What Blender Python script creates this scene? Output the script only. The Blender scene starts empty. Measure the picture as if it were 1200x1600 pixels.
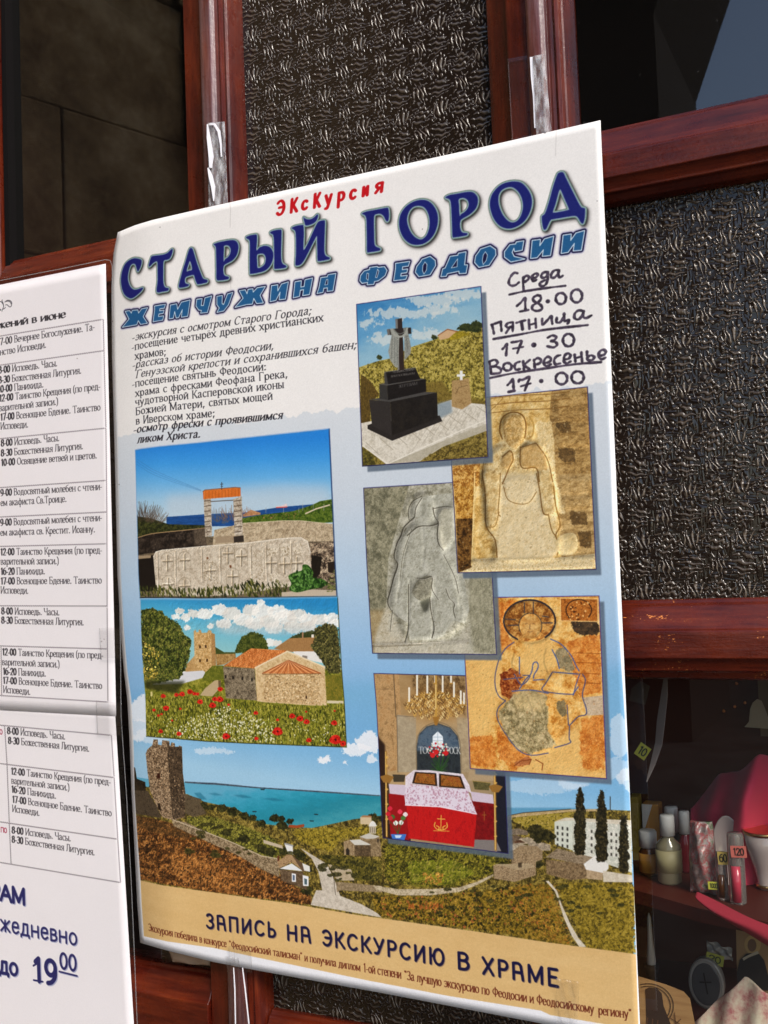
import bpy, bmesh, math, random
import numpy as np
from math import pi, sin, cos, sqrt, radians
from mathutils import Vector, Matrix

S = bpy.context.scene; COL = S.collection
# ---- camera (solved from the door's own horizontals and verticals), world, sun, exposure
def _n0(v): v = np.array(v, float); return v / np.linalg.norm(v)
_cr = -_n0([-3350, 220, 1650.0]); _cu = _n0([-.0385 * 29900, -29900, 1650.0]); _cu = _n0(_cu - _cr * np.dot(_cr, _cu))
_ci = np.cross(_cu, _cr); _ci = _ci if _ci[2] > 0 else -_ci
_R = np.stack([_cr, _ci, _cu])
cam = bpy.data.objects.new('camera', bpy.data.cameras.new('camera')); COL.objects.link(cam)
_m = Matrix([[_R[i][0], -_R[i][1], -_R[i][2]] for i in range(3)]).to_4x4(); _m.translation = Vector((0, -.7, 0))
cam.matrix_world = _m
cam.data.sensor_fit = 'VERTICAL'; cam.data.sensor_height = 36; cam.data.lens = 36 * 1650 / 1600; cam.data.clip_start = .01; cam.data.clip_end = 400
S.camera = cam
W = bpy.data.worlds.new("World"); S.world = W; W.use_nodes = True
SUN_EL, SUN_AZ = radians(42), radians(128)      # azimuth measured clockwise from +Y
sky = W.node_tree.nodes.new('ShaderNodeTexSky'); sky.sky_type = 'NISHITA'; sky.sun_disc = False
sky.sun_elevation = SUN_EL; sky.sun_rotation = SUN_AZ; sky.air_density = 1.0; sky.dust_density = 1.2; sky.ozone_density = 1.0
bg = W.node_tree.nodes['Background']; bg.inputs[1].default_value = .15; W.node_tree.links.new(sky.outputs[0], bg.inputs[0])
sun = bpy.data.objects.new('sun', bpy.data.lights.new('sun', 'SUN')); COL.objects.link(sun)
sun.data.energy = 2.6; sun.data.angle = radians(22); sun.data.color = (1, .93, .84)
_d = Vector((sin(SUN_AZ) * cos(SUN_EL), cos(SUN_AZ) * cos(SUN_EL), sin(SUN_EL))); sun.rotation_euler = _d.to_track_quat('Z', 'Y').to_euler()
S.view_settings.view_transform = 'Standard'; S.view_settings.look = 'None'; S.view_settings.exposure = 0.46; S.view_settings.gamma = 1
S.view_settings.use_curve_mapping = False
# ---------------------------------------------------------------- camera geometry in millimetres (door plane Y=0, X right, Z up)
def _n(v):
    v = np.array(v, float); return v / np.linalg.norm(v)
FPX = 1650.0
_r = -_n([-3350, 220, FPX]); _u = np.array([-.0385 * 29900, -29900, FPX]); _u = _n(_u - _r * np.dot(_r, _u) if False else _n(_u) - _r * np.dot(_r, _n(_u)))
_in = np.cross(_u, _r); _in = _in if _in[2] > 0 else -_in
ROT = np.stack([_r, _in, _u])            # world = ROT @ camera(x right, y down, z forward)
CAM = np.array([0., -700., 0.])

def UN(px, py, Y=0.0):
    """photo pixel -> (X, Z) on the plane Y (mm)"""
    px = np.asarray(px, float); py = np.asarray(py, float)
    d = np.stack([px - 600, py - 800, np.full_like(px, FPX)], -1) @ ROT.T
    t = (Y - CAM[1]) / d[..., 1]
    return CAM[0] + t * d[..., 0], CAM[2] + t * d[..., 2]

# outline of the hanging poster measured in the door plane (mm)
_PL = np.array([(-581.2, 293.6), (-586.6, 275.8), (-589.6, 247.2), (-590.7, 187), (-590.4, 111), (-590.6, 4), (-588.7, -41), (-586.3, -75),
                (-583.4, -99), (-582.2, -131), (-581.4, -175), (-580.2, -209), (-578.4, -263), (-576.4, -294)])[::-1]
_PT = np.array([(-592, 291.5), (-581.2, 293.6), (-562.7, 296.3), (-545, 297.4), (-487, 297.6), (-351, 296.7), (-254, 296.2), (-167, 296.3)])
_PB = np.array([(-592, -293), (-576.4, -294.3), (-550, -297.2), (-504.7, -300.5), (-465, -301.7), (-355.6, -303.8), (-238, -307.2), (-171, -309.1)])
def p0(s, t):
    s = np.asarray(s, float); t = np.asarray(t, float)
    X = -590 * (1 - s) + s * -169.5
    for _ in range(3):
        Z = np.interp(X, _PT[:, 0], _PT[:, 1]) * (1 - t) + np.interp(X, _PB[:, 0], _PB[:, 1]) * t
        X = np.interp(Z, _PL[:, 1], _PL[:, 0]) * (1 - s) + (-169.5 + Z * 4.3 / 605) * s
    return X, Z
def inv_p0(X, Z):
    zt = np.interp(X, _PT[:, 0], _PT[:, 1]); zb = np.interp(X, _PB[:, 0], _PB[:, 1])
    xl = np.interp(Z, _PL[:, 1], _PL[:, 0]); xr = -169.5 + Z * 4.3 / 605
    return (X - xl) / (xr - xl), (zt - Z) / (zt - zb)

# ---------------------------------------------------------------- a small software painter for flat print
def K(sc, ox, oy):
    return lambda *v: [(ox + v[i] / sc, oy + v[i + 1] / sc) for i in range(0, len(v), 2)]

def cr(pts, closed=False, n=6):
    p = np.array(pts, float)
    if len(p) < 3: return p
    q = np.vstack([p[-1], p, p[0], p[1]]) if closed else np.vstack([2 * p[0] - p[1], p, 2 * p[-1] - p[-2]])
    out = []; t = np.linspace(0, 1, n, endpoint=False)[:, None]
    for i in range(len(q) - 3):
        a, b, c, d = q[i:i + 4]
        out.append(.5 * (2 * b + (c - a) * t + (2 * a - 5 * b + 4 * c - d) * t ** 2 + (3 * b - a - 3 * c + d) * t ** 3))
    out = np.vstack(out)
    return out if closed else np.vstack([out, p[-1]])

SS = 3
def raster(polys, W, H, holes=()):
    """coverage of a union of polygons (nonzero), antialiased; returns x0, y0, mask"""
    allp = [np.asarray(p, float) for p in polys]
    mn = np.min([p.min(0) for p in allp], 0); mx = np.max([p.max(0) for p in allp], 0)
    x0 = max(0, int(mn[0]) - 1); y0 = max(0, int(mn[1]) - 1); x1 = min(W, int(mx[0]) + 3); y1 = min(H, int(mx[1]) + 3)
    if x1 <= x0 or y1 <= y0: return 0, 0, None
    w, h = x1 - x0, y1 - y0
    E = []
    for lst, sg in ((allp, 1), ([np.asarray(p, float) for p in holes], -1)):
        for p in lst:
            q = np.roll(p, -1, 0)
            ar = np.sum(p[:, 0] * q[:, 1] - q[:, 0] * p[:, 1])
            e = np.concatenate([p, q], 1) if ar * sg >= 0 else np.concatenate([q, p], 1)
            E.append(e)
    E = np.concatenate(E); X0, Y0, X1, Y1 = E[:, 0] - x0, (E[:, 1] - y0) * SS, E[:, 2] - x0, (E[:, 3] - y0) * SS
    sg = np.sign(Y1 - Y0); ya = np.minimum(Y0, Y1); yb = np.maximum(Y0, Y1)
    ra = np.clip(np.ceil(ya - .5), 0, h * SS).astype(int); rb = np.clip(np.ceil(yb - .5), 0, h * SS).astype(int)
    n = np.maximum(rb - ra, 0); k = n > 0
    X0, Y0, X1, Y1, sg, ra, n = [v[k] for v in (X0, Y0, X1, Y1, sg, ra, n)]
    idx = np.repeat(np.arange(len(n)), n)
    if len(idx) == 0: return 0, 0, None
    r = np.arange(len(idx)) - np.repeat(np.cumsum(n) - n, n) + ra[idx]
    xx = X0[idx] + (r + .5 - Y0[idx]) * (X1 - X0)[idx] / (Y1 - Y0)[idx]
    xx = np.clip(xx, 0, w - 1e-3); xi = xx.astype(int); fr = xx - xi
    W2 = w + 2
    buf = np.bincount(r * W2 + xi, sg[idx] * (1 - fr), h * SS * W2) + np.bincount(r * W2 + xi + 1, sg[idx] * fr, h * SS * W2)
    m = np.abs(np.cumsum(buf.reshape(h * SS, W2), 1))[:, :w]
    return x0, y0, np.clip(m, 0, 1).reshape(h, SS, w).mean(1)

def blur(m, r):
    r = int(round(r))
    if r < 1: return m
    for _ in range(2):
        for ax in (0, 1):
            p = np.pad(m, [(r + 1, r) if a == ax else (0, 0) for a in (0, 1)], mode='edge')
            c = np.cumsum(p, ax)
            m = (c[2 * r + 1:] - c[:-2 * r - 1]) / (2 * r + 1) if ax == 0 else (c[:, 2 * r + 1:] - c[:, :-2 * r - 1]) / (2 * r + 1)
    return m

def nz(h, w, sc, seed, octv=4, asp=1.0, per=.62):
    rng = np.random.default_rng(seed); out = np.zeros((h, w)); tot = 0; a = 1.0
    for o in range(octv):
        sy = max(sc / 2 ** o, 1.0); sx = max(sc * asp / 2 ** o, 1.0)
        gy, gx = int(h / sy) + 3, int(w / sx) + 3
        g = rng.random((gy, gx))
        y = np.arange(h) / sy; x = np.arange(w) / sx
        yi = y.astype(int); xi = x.astype(int); fy = y - yi; fx = x - xi
        fy = fy * fy * (3 - 2 * fy); fx = fx * fx * (3 - 2 * fx)
        rr = g[yi] * (1 - fy)[:, None] + g[yi + 1] * fy[:, None]
        out += a * (rr[:, xi] * (1 - fx) + rr[:, xi + 1] * fx); tot += a; a *= per
    return out / tot

def ramp(v, cols):
    cols = np.array(cols, float) / 255; k = len(cols) - 1
    v = np.clip(v, 0, 1) * k; i = np.minimum(v.astype(int), k - 1); f = (v - i)[..., None]
    return cols[i] * (1 - f) + cols[i + 1] * f

class Cv:
    def __init__(s, W, H, M, base=(230, 230, 230)):
        s.W, s.H, s.M = W, H, M; s.a = np.ones((H, W, 3)) * np.array(base) / 255; s.clip = None; s.sd = 1
    def m(s, pts):
        p = np.asarray(pts, float); return np.stack(s.M(p[:, 0], p[:, 1]), 1)
    def put(s, x0, y0, m, col, a=1.0, mode=0):
        if m is None: return
        h, w = m.shape
        m = m * a
        if s.clip is not None: m = m * s.clip[y0:y0 + h, x0:x0 + w]
        d = s.a[y0:y0 + h, x0:x0 + w]
        if mode == 1: d *= 1 + m[..., None] * (np.array(col) - 1); return
        c = col(x0, y0, h, w) if callable(col) else np.array(col, float) / 255
        d += (c - d) * m[..., None]
    def fill(s, pts, col, a=1.0, ft=0, sm=False, holes=(), mode=0, rough=0):
        q = cr(pts, True) if sm else np.array(pts, float)
        x0, y0, m = raster([s.m(q)], s.W, s.H, [s.m(cr(hh, True) if sm else hh) for hh in holes])
        if m is None: return
        if ft:
            p = int(ft * 2) + 2; X0, Y0 = max(0, x0 - p), max(0, y0 - p); X1, Y1 = min(s.W, x0 + m.shape[1] + p), min(s.H, y0 + m.shape[0] + p)
            mm = np.zeros((Y1 - Y0, X1 - X0)); mm[y0 - Y0:y0 - Y0 + m.shape[0], x0 - X0:x0 - X0 + m.shape[1]] = m
            m = blur(mm, ft); x0, y0 = X0, Y0
        if rough:
            p = int(rough) + 3; X0, Y0 = max(0, x0 - p), max(0, y0 - p); X1, Y1 = min(s.W, x0 + m.shape[1] + p), min(s.H, y0 + m.shape[0] + p)
            mm = np.zeros((Y1 - Y0, X1 - X0)); mm[y0 - Y0:y0 - Y0 + m.shape[0], x0 - X0:x0 - X0 + m.shape[1]] = m; x0, y0 = X0, Y0
            s.sd += 1; m = np.clip((blur(mm, rough * .45) - .5) * 6 + .5 + (nz(mm.shape[0], mm.shape[1], rough * .8, s.sd, 3, 1, .7) - .5) * 7, 0, 1)
        s.put(x0, y0, m, col, a, mode)
    def tx(s, cols, sc=12, k=2.2, octv=4, asp=1.0, bias=0.0):
        s.sd += 1; sd = s.sd
        return lambda x0, y0, h, w: ramp(.5 + bias + (nz(h, w, sc, sd, max(octv, 5), asp, .92) - .5) * k * 1.12, cols)
    def gr(s, pa, pb, cols, sc=0, k=0.0):
        A, B = s.m([pa, pb]); d = B - A; L = np.dot(d, d); s.sd += 1; sd = s.sd
        def f(x0, y0, h, w):
            y, x = np.mgrid[y0:y0 + h, x0:x0 + w]
            v = ((x - A[0]) * d[0] + (y - A[1]) * d[1]) / L
            if sc: v = v + (nz(h, w, sc, sd, 4, 2.5) - .5) * k
            return ramp(v, cols)
        return f
    def line(s, pts, w, col, a=1.0, sm=False, ft=0, mode=0):
        q = s.m(cr(pts) if sm else pts); s.strokes([q], w * s.k / 2, col, a, ft, mode)
    def strokes(s, qs, hw, col, a=1.0, ft=0, mode=0):
        P = []
        for q in qs: P += stroke_polys(q, hw, hw)
        x0, y0, m = raster(P, s.W, s.H)
        if m is None: return
        if ft:
            p = int(ft * 2) + 2; m2 = np.pad(m, p); X0, Y0 = x0 - p, y0 - p
            m2 = blur(m2, ft); cx, cy = max(0, -X0), max(0, -Y0)
            m = m2[cy:, cx:][:s.H - max(Y0, 0), :s.W - max(X0, 0)]; x0, y0 = max(X0, 0), max(Y0, 0)
        s.put(x0, y0, m, col, a, mode)
    def scatter(s, pts, n, cols, r, asp=1.0, ang=0.0, jit=0.5, a=1.0, sm=False):
        q = s.m(cr(pts, True) if sm else pts); x0, y0, m = raster([q], s.W, s.H)
        if m is None: return
        s.sd += 1; rng = np.random.default_rng(s.sd)
        h, w = m.shape; px = rng.random(n) * w; py = rng.random(n) * h
        ok = m[py.astype(int), px.astype(int)] > .5; px, py = px[ok] + x0, py[ok] + y0
        ci = rng.integers(0, len(cols), len(px)); th = np.linspace(0, 2 * pi, 6, endpoint=False)
        rr = (r[0] + (r[1] - r[0]) * rng.random(len(px)) ** 2) * s.k; an = ang + (rng.random(len(px)) - .5) * jit * 2
        for c in range(len(cols)):
            P = []
            for i in np.nonzero(ci == c)[0]:
                e = np.stack([np.cos(th + an[i] * 3) * rr[i] * asp, np.sin(th + an[i] * 3) * rr[i]], 1) * (0.8 + .4 * rng.random((6, 1)))
                ca, sa = cos(an[i]), sin(an[i])
                P.append(np.stack([px[i] + e[:, 0] * ca - e[:, 1] * sa, py[i] + e[:, 0] * sa + e[:, 1] * ca], 1))
            if P:
                X, Y, mm = raster(P, s.W, s.H); s.put(X, Y, mm, cols[c], a)
    def mfull(s, pts, kind, X0, Y0, w, h, wd=2.0):
        q = s.m(pts); P = stroke_polys(q, wd * s.k / 2, wd * s.k / 2) if kind == 'l' else [q]
        x0, y0, m = raster(P, s.W, s.H); o = np.zeros((h, w))
        if m is None: return o
        ax, ay = max(x0, X0), max(y0, Y0); bx, by = min(x0 + m.shape[1], X0 + w), min(y0 + m.shape[0], Y0 + h)
        if bx > ax and by > ay: o[ay - Y0:by - Y0, ax - X0:bx - X0] = m[ay - y0:by - y0, ax - x0:bx - x0]
        return o
    def emboss(s, pts, feats=(), nsc=10, na=1.0, amt=1.0, L=(-.7, -.7), sm=False, lo=.3, hi=1.8, octv=5, per=.8, asp=1.0, ft=1):
        """print of a lit rough surface: shade a small height field (noise plus carved features) inside pts"""
        x0, y0, m = raster([s.m(cr(pts, True) if sm else pts)], s.W, s.H)
        if m is None: return
        h, w = m.shape; s.sd += 1; H = na * nsc * .5 * nz(h, w, nsc, s.sd, octv, asp, per)
        for kind, fp, bl, ht, *wd in feats: H = H + ht * blur(s.mfull(cr(fp, kind == 'p') if len(fp) > 4 else fp, kind, x0, y0, w, h, *(wd or [2.0])), bl)
        gy, gx = np.gradient(H); f = np.clip(1 - amt * (gx * L[0] + gy * L[1]) * -1, lo, hi)
        if s.clip is not None: m = m * s.clip[y0:y0 + h, x0:x0 + w]
        if ft: m = blur(m, ft)
        s.a[y0:y0 + h, x0:x0 + w] *= 1 + m[..., None] * (f[..., None] - 1)
    def lift(s, pts, g=.88, sat=1.06):
        x0, y0, m = raster([s.m(pts)], s.W, s.H); d = s.a[y0:y0 + m.shape[0], x0:x0 + m.shape[1]]; n = np.clip(d, 0, 1) ** g; lu = n.mean(2, keepdims=True); n = np.clip(lu + (n - lu) * sat, 0, 1); d += (n - d) * m[..., None]
    def clipto(s, quad):
        x0, y0, m = raster([s.m(quad)], s.W, s.H); s.clip = np.zeros((s.H, s.W)); s.clip[y0:y0 + m.shape[0], x0:x0 + m.shape[1]] = m

def stroke_polys(q, ha, hb, rot=0.0, caps=True, sq=False):
    """ribbon polygons of an elliptical nib (half axes ha across, hb along the vertical) swept along q"""
    q = np.asarray(q, float); P = []
    c, s_ = cos(rot), sin(rot); th = np.linspace(0, 2 * pi, 8, endpoint=False)
    el = np.stack([ha * np.cos(th) * c - hb * np.sin(th) * s_, ha * np.cos(th) * s_ + hb * np.sin(th) * c], 1)
    if sq: el = np.array([(-ha, -hb), (ha, -hb), (ha, hb), (-ha, hb)])
    for i in range(len(q)):
        if caps or 0 < i < len(q) - 1: P.append(q[i] + el)
    for i in range(len(q) - 1):
        d = q[i + 1] - q[i]; L = np.hypot(*d)
        if L < 1e-6: continue
        nrm = np.array([-d[1], d[0]]) / L
        nx = nrm[0] * c + nrm[1] * s_; ny = -nrm[0] * s_ + nrm[1] * c
        hw = sqrt((ha * nx) ** 2 + (hb * ny) ** 2)
        P.append(np.array([q[i] + nrm * hw, q[i + 1] + nrm * hw, q[i + 1] - nrm * hw, q[i] - nrm * hw]))
    return P

# ---------------------------------------------------------------- stroke alphabet (cap height 10, y up)
_F = {
'à': '7.4|l 1,0 1,9.8|c 1,9.8 4,10 5.6,8.8 6,6.6 6.9,0|l 1,4.4 6.2,4.4', 'А': '8|l 0,0 4,10 8,0|l 1.4,3.6 6.6,3.6', 'Б': '6.8|l 1,0 1,10|l 1,10 6,10|l 1,5.6 3.6,5.6|a 3.6,2.8,2.7,2.8,90,-90|l 3.6,0 1,0',
'В': '6.8|l 1,0 1,10|l 1,10 3.5,10|a 3.5,7.7,2.2,2.3,90,-90|l 1,5.4 3.5,5.4|a 3.5,2.7,2.8,2.7,90,-90|l 3.5,0 1,0',
'Г': '6.2|l 1,0 1,10|l 1,10 6,10', 'Д': '8.4|c 1.4,0 2.5,4 2.8,10|l 2.8,10 6.6,10|l 6.6,10 6.6,0|l .3,0 8,0|L .3,0 .3,-2|L 8,0 8,-2',
'Е': '6.4|l 1,0 1,10|l 1,10 6,10|l 1,5.2 5.2,5.2|l 1,0 6.2,0', 'Ж': '10|l 5,0 5,10|l .8,10 5,5.2|l 9.2,10 5,5.2|l .6,0 5,5.2|l 9.4,0 5,5.2',
'З': '6.2|a 3,7.6,2.4,2.4,150,-90|a 3,2.6,2.8,2.6,90,-150', 'И': '8|l 1,0 1,10|l 7,0 7,10|L 1,0 7,10', 'Й': '8|l 1,0 1,10|l 7,0 7,10|L 1,0 7,10|c 2.6,12.8 4,11.5 5.4,12.8',
'К': '7|l 1,0 1,10|l 1,5 2.8,5.2|l 2.8,5.2 6.4,10|l 2.8,5.2 7,0', 'Л': '7.6|c .3,0 1.6,1.2 2.6,10|l 2.6,10 6.6,10|l 6.6,10 6.6,0',
'М': '10|l 1,0 1,10|L 1,10 5,1|L 5,1 9,10|l 9,10 9,0', 'Н': '8|l 1,0 1,10|l 7,0 7,10|l 1,5 7,5', 'О': '8.4|e 4.2,5,3.7,5',
'П': '8|l 1,0 1,10|l 7,0 7,10|l 1,10 7,10', 'Р': '6.6|l 1,0 1,10|l 1,10 3.5,10|a 3.5,7.3,2.7,2.7,90,-90|l 3.5,4.6 1,4.6', 'С': '7.6|a 4.2,5,3.7,5,45,315',
'Т': '7.6|l 3.8,0 3.8,10|l .3,10 7.3,10', 'У': '7.2|l .5,10 4,3.5|c 7,10 4,2.8 2.6,.4 .8,.4', 'Ф': '9|l 4.5,-.3 4.5,10.3|e 4.5,5.2,4,3.3',
'Х': '7.6|l .6,10 7,0|l 7,10 .6,0', 'Ц': '8.4|l 1,0 1,10|l 6.8,0 6.8,10|l 1,0 8,0|L 8,0 8,-2.2', 'Ч': '7.6|l 6.6,0 6.6,10|c 1,10 1.1,6.2 2.2,4.8 4,4.6 6.6,5.4',
'Ш': '10|l 1,0 1,10|l 5,0 5,10|l 9,0 9,10|l 1,0 9,0', 'Щ': '10.4|l 1,0 1,10|l 5,0 5,10|l 9,0 9,10|l 1,0 10,0|L 10,0 10,-2.2',
'Ъ': '8|l .3,10 2.6,10|l 2.6,10 2.6,0|l 2.6,5.4 4.6,5.4|a 4.6,2.7,2.6,2.7,90,-90|l 4.6,0 2.6,0', 'Ы': '9.2|l 1,0 1,10|l 1,5.4 3,5.4|a 3,2.7,2.5,2.7,90,-90|l 3,0 1,0|l 8.2,0 8.2,10',
'Ь': '6.6|l 1,0 1,10|l 1,5.4 3.2,5.4|a 3.2,2.7,2.6,2.7,90,-90|l 3.2,0 1,0', 'Э': '7.4|a 3.5,5,3.5,5,135,-135|l 2.6,5.2 7,5.2', 'Ю': '10.4|l 1,0 1,10|l 1,5.2 3.4,5.2|e 6.7,5,3.3,5',
'Я': '7|l 6,0 6,10|l 6,10 3.5,10|a 3.5,7.5,2.6,2.5,90,270|l 3.5,5 6,5|l 4,5 .8,0',
'а': '6|c 1,5.2 1.8,6.5 3.6,6.5 4.5,5.2 4.5,1 5.7,.2|c 4.5,3.9 1.8,3 .8,1.6 1.5,.1 2.8,.1 4.5,1.2', 'б': '6.2|e 3.1,3,2.5,3|c .6,3 .8,7 2,8.6 3.8,9.2 5.2,10',
'е': '5.8|l .6,3.6 5.1,3.6|c 5.1,3.6 4.7,5.8 3,6.6 1.2,5.8 .6,3.3 1.3,.9 3.2,0 5.2,1.2', 'ё': '5.8|l .6,3.6 5.1,3.6|c 5.1,3.6 4.7,5.8 3,6.6 1.2,5.8 .6,3.3 1.3,.9 3.2,0 5.2,1.2|L 1.9,8.9 1.9,9|L 4,8.9 4,9',
'о': '6.2|e 3.1,3.3,2.5,3.3', 'с': '5.6|a 3.2,3.3,2.6,3.3,45,315', 'р': '6.4|l 1,-3.2 1,6.5|e 3.5,3.3,2.4,3.3', 'у': '6|l .5,6.5 3.1,.4|c 5.6,6.5 3.1,.4 2,-2.6 .4,-3', 'ф': '8.6|l 4.3,-3.2 4.3,9.6|e 4.3,3.3,3.5,3.3',
'0': '6.2|e 3.1,5,2.5,5', '1': '5|l 3,0 3,10|L 3,10 1.2,8.4', '2': '6.2|c .8,7.6 1.6,9.6 3.2,10 5.2,8.8 5,6.4 3,3.2 .6,0|l .6,0 5.6,0', '3': '6|a 2.9,7.6,2.2,2.4,150,-90|a 2.9,2.7,2.6,2.7,90,-150',
'6': '6.2|e 3.1,3.2,2.5,3.2|c .6,3.2 .9,7 2.8,9.4 4.8,10', '7': '6|l .6,10 5.6,10|L 5.6,10 2.2,0', '8': '6.2|e 3.1,7.6,2.1,2.4|e 3.1,2.7,2.6,2.7', '9': '6.2|e 3.1,6.8,2.5,3.2|c 5.6,6.8 5.3,3 3.4,.6 1.4,0',
'.': '2.8|e 1.3,.5,.35,.4', ',': '2.8|L 1.4,.5 .7,-1.8|e 1.4,.5,.3,.3', ':': '3|e 1.4,.5,.35,.4|e 1.4,5.4,.35,.4', ';': '3|L 1.5,.5 .8,-1.8|e 1.5,.5,.3,.3|e 1.5,5.4,.35,.4', '-': '3.8|l .4,3.3 3.2,3.3',
'(': '3.8|c 3.2,10.5 1.2,7.5 1.2,1 3.2,-2', ')': '3.8|c .6,10.5 2.6,7.5 2.6,1 .6,-2', '“': '4.4|L 1,9.8 1.4,8|L 2.9,9.8 3.3,8', '”': '4.4|L 1.4,9.8 1,8|L 3.3,9.8 2.9,8', ' ': '3.6'}
def _glyph(ch):
    sx = sy = 1.0; g = _F.get(ch)
    if g is None: g = _F[ch.upper()]; sx, sy = .80, .66
    parts = g.split('|'); out = []
    for st in parts[1:]:
        k, body = st.split(' ', 1)
        if k in 'ea':
            v = [float(x) for x in body.split(',')]; a0, a1 = (0, 360) if k == 'e' else (v[4], v[5])
            t = np.radians(np.linspace(a0, a1, 19 if abs(a1 - a0) > 200 else 11)); q = np.stack([v[0] + v[2] * np.cos(t), v[1] + v[3] * np.sin(t)], 1)
        else:
            q = np.array([[float(z) for z in p.split(',')] for p in body.split()])
            if k == 'c': q = cr(q, False, 5)
        out.append((k, q * [sx, sy]))
    return float(parts[0]) * sx, out, 10 * sy
_GC = {}
def glyph(ch):
    if ch not in _GC: _GC[ch] = _glyph(ch)
    return _GC[ch]

def text_polys(txt, x0, y0, x1, y1, up, style, sp=0.0, slant=0.0, bold=1.0, boldto=0):
    """polygons of a line of print; (x0,y0)-(x1,y1) is the baseline in canvas units, up the cap height vector"""
    A = np.array([x0, y0]); B = np.array([x1, y1]); adv = 0; items = []
    for i, ch in enumerate(txt):
        w, st, top = glyph(ch); items.append((adv, st, top, i)); adv += w + sp
    adv -= sp
    ex = (B - A) / adv; ey = np.array(up) / 10.0; P = []; sc = np.hypot(*ey); sx = np.hypot(*ex)
    for ox, st, top, i in items:
        b = bold * (1.95 if i < boldto else 1.0)
        if style == 'serif': ha, hb = .62 * b, .26 * b ** .5
        else: ha = hb = .5 * b
        ends = [tuple(np.round(q[j], 1)) for k, q in st for j in (0, -1)]
        for k, q in st:
            qq = q.copy(); qq[:, 0] += ox + slant * q[:, 1]
            c = A + qq[:, :1] * ex + qq[:, 1:] * ey
            P += stroke_polys(c, ha * (sx + sc) / 2, hb * sc, -.25 if style == 'serif' else 0)
            if style == 'serif' and k in 'lc' and len(q) > 1:
                for j, o in ((0, 1), (-1, -2)):
                    e = q[j]; d = q[o] - e
                    if abs(d[1]) > abs(d[0]) * .6 and (abs(e[1]) < .1 or abs(e[1] - top) < .1 or e[1] < -2.9) and not (ends.count(tuple(np.round(e, 1))) > 1 and abs(d[0]) > 1.5):
                        for a_, b_ in (((-1.15, 0), (1.15, 0)),):
                            s1 = np.array([[e[0] + ox + slant * e[1] + a_[0], e[1]], [e[0] + ox + slant * e[1] + b_[0], e[1]]])
                            P += stroke_polys(A + s1[:, :1] * ex + s1[:, 1:] * ey, .2 * sc, .24 * sc)
                    elif abs(d[1]) < .1 and ends.count(tuple(np.round(e, 1))) == 1 and e[1] > 4 and k == 'l' and abs(d[0]) > 1.9 and abs(e[1] - top) < .1:
                        s1 = np.array([[e[0] + ox + slant * e[1], e[1]], [e[0] + ox + slant * e[1], e[1] - 1.5]])
                        P += stroke_polys(A + s1[:, :1] * ex + s1[:, 1:] * ey, .24 * sx, .2 * sc)
    return P
def text(cv, txt, p, q, cap, col, style='serif', a=1.0, **kw):
    """p, q baseline ends in photo pixels, cap = cap height in photo pixels at the middle"""
    A, B = cv.m([p, q]); mid = ((p[0] + q[0]) / 2, (p[1] + q[1]) / 2)
    C, D = cv.m([mid, (mid[0] - .035 * cap, mid[1] - cap)])
    P = text_polys(txt, A[0], A[1], B[0], B[1], D - C, style, **kw)
    x0, y0, m = raster(P, cv.W, cv.H); cv.put(x0, y0, m, col, a)
    return P
# ---------------------------------------------------------------- the poster's print
PW, PH = 1300, 1870
def _pm(px, py):
    X, Z = UN(px, py, -8); s, t = inv_p0(X, Z); return s * PW, t * PH
PHOTOS = {
 'memorial': [(557, 475.5), (751.5, 447.5), (762.5, 714), (566.3, 728.5)],
 'relief_gold': [(700, 627), (918, 604.5), (931.5, 889.5), (715.5, 895)],
 'relief_grey': [(568, 762.7), (762, 750.6), (776, 1022.7), (582, 1020.7)],
 'fresco': [(722, 934), (936, 931), (947.7, 1216.7), (734.7, 1200.7)],
 'altar': [(584, 1052.3), (782, 1057), (794, 1333.5), (598.3, 1309)],
 'slab': [(211.4, 703.5), (514.4, 670.5), (526.6, 931.8), (218.6, 934)],
 'church': [(219.5, 936.5), (527.6, 932.6), (541.4, 1167.5), (228.5, 1150.4)]}

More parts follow.
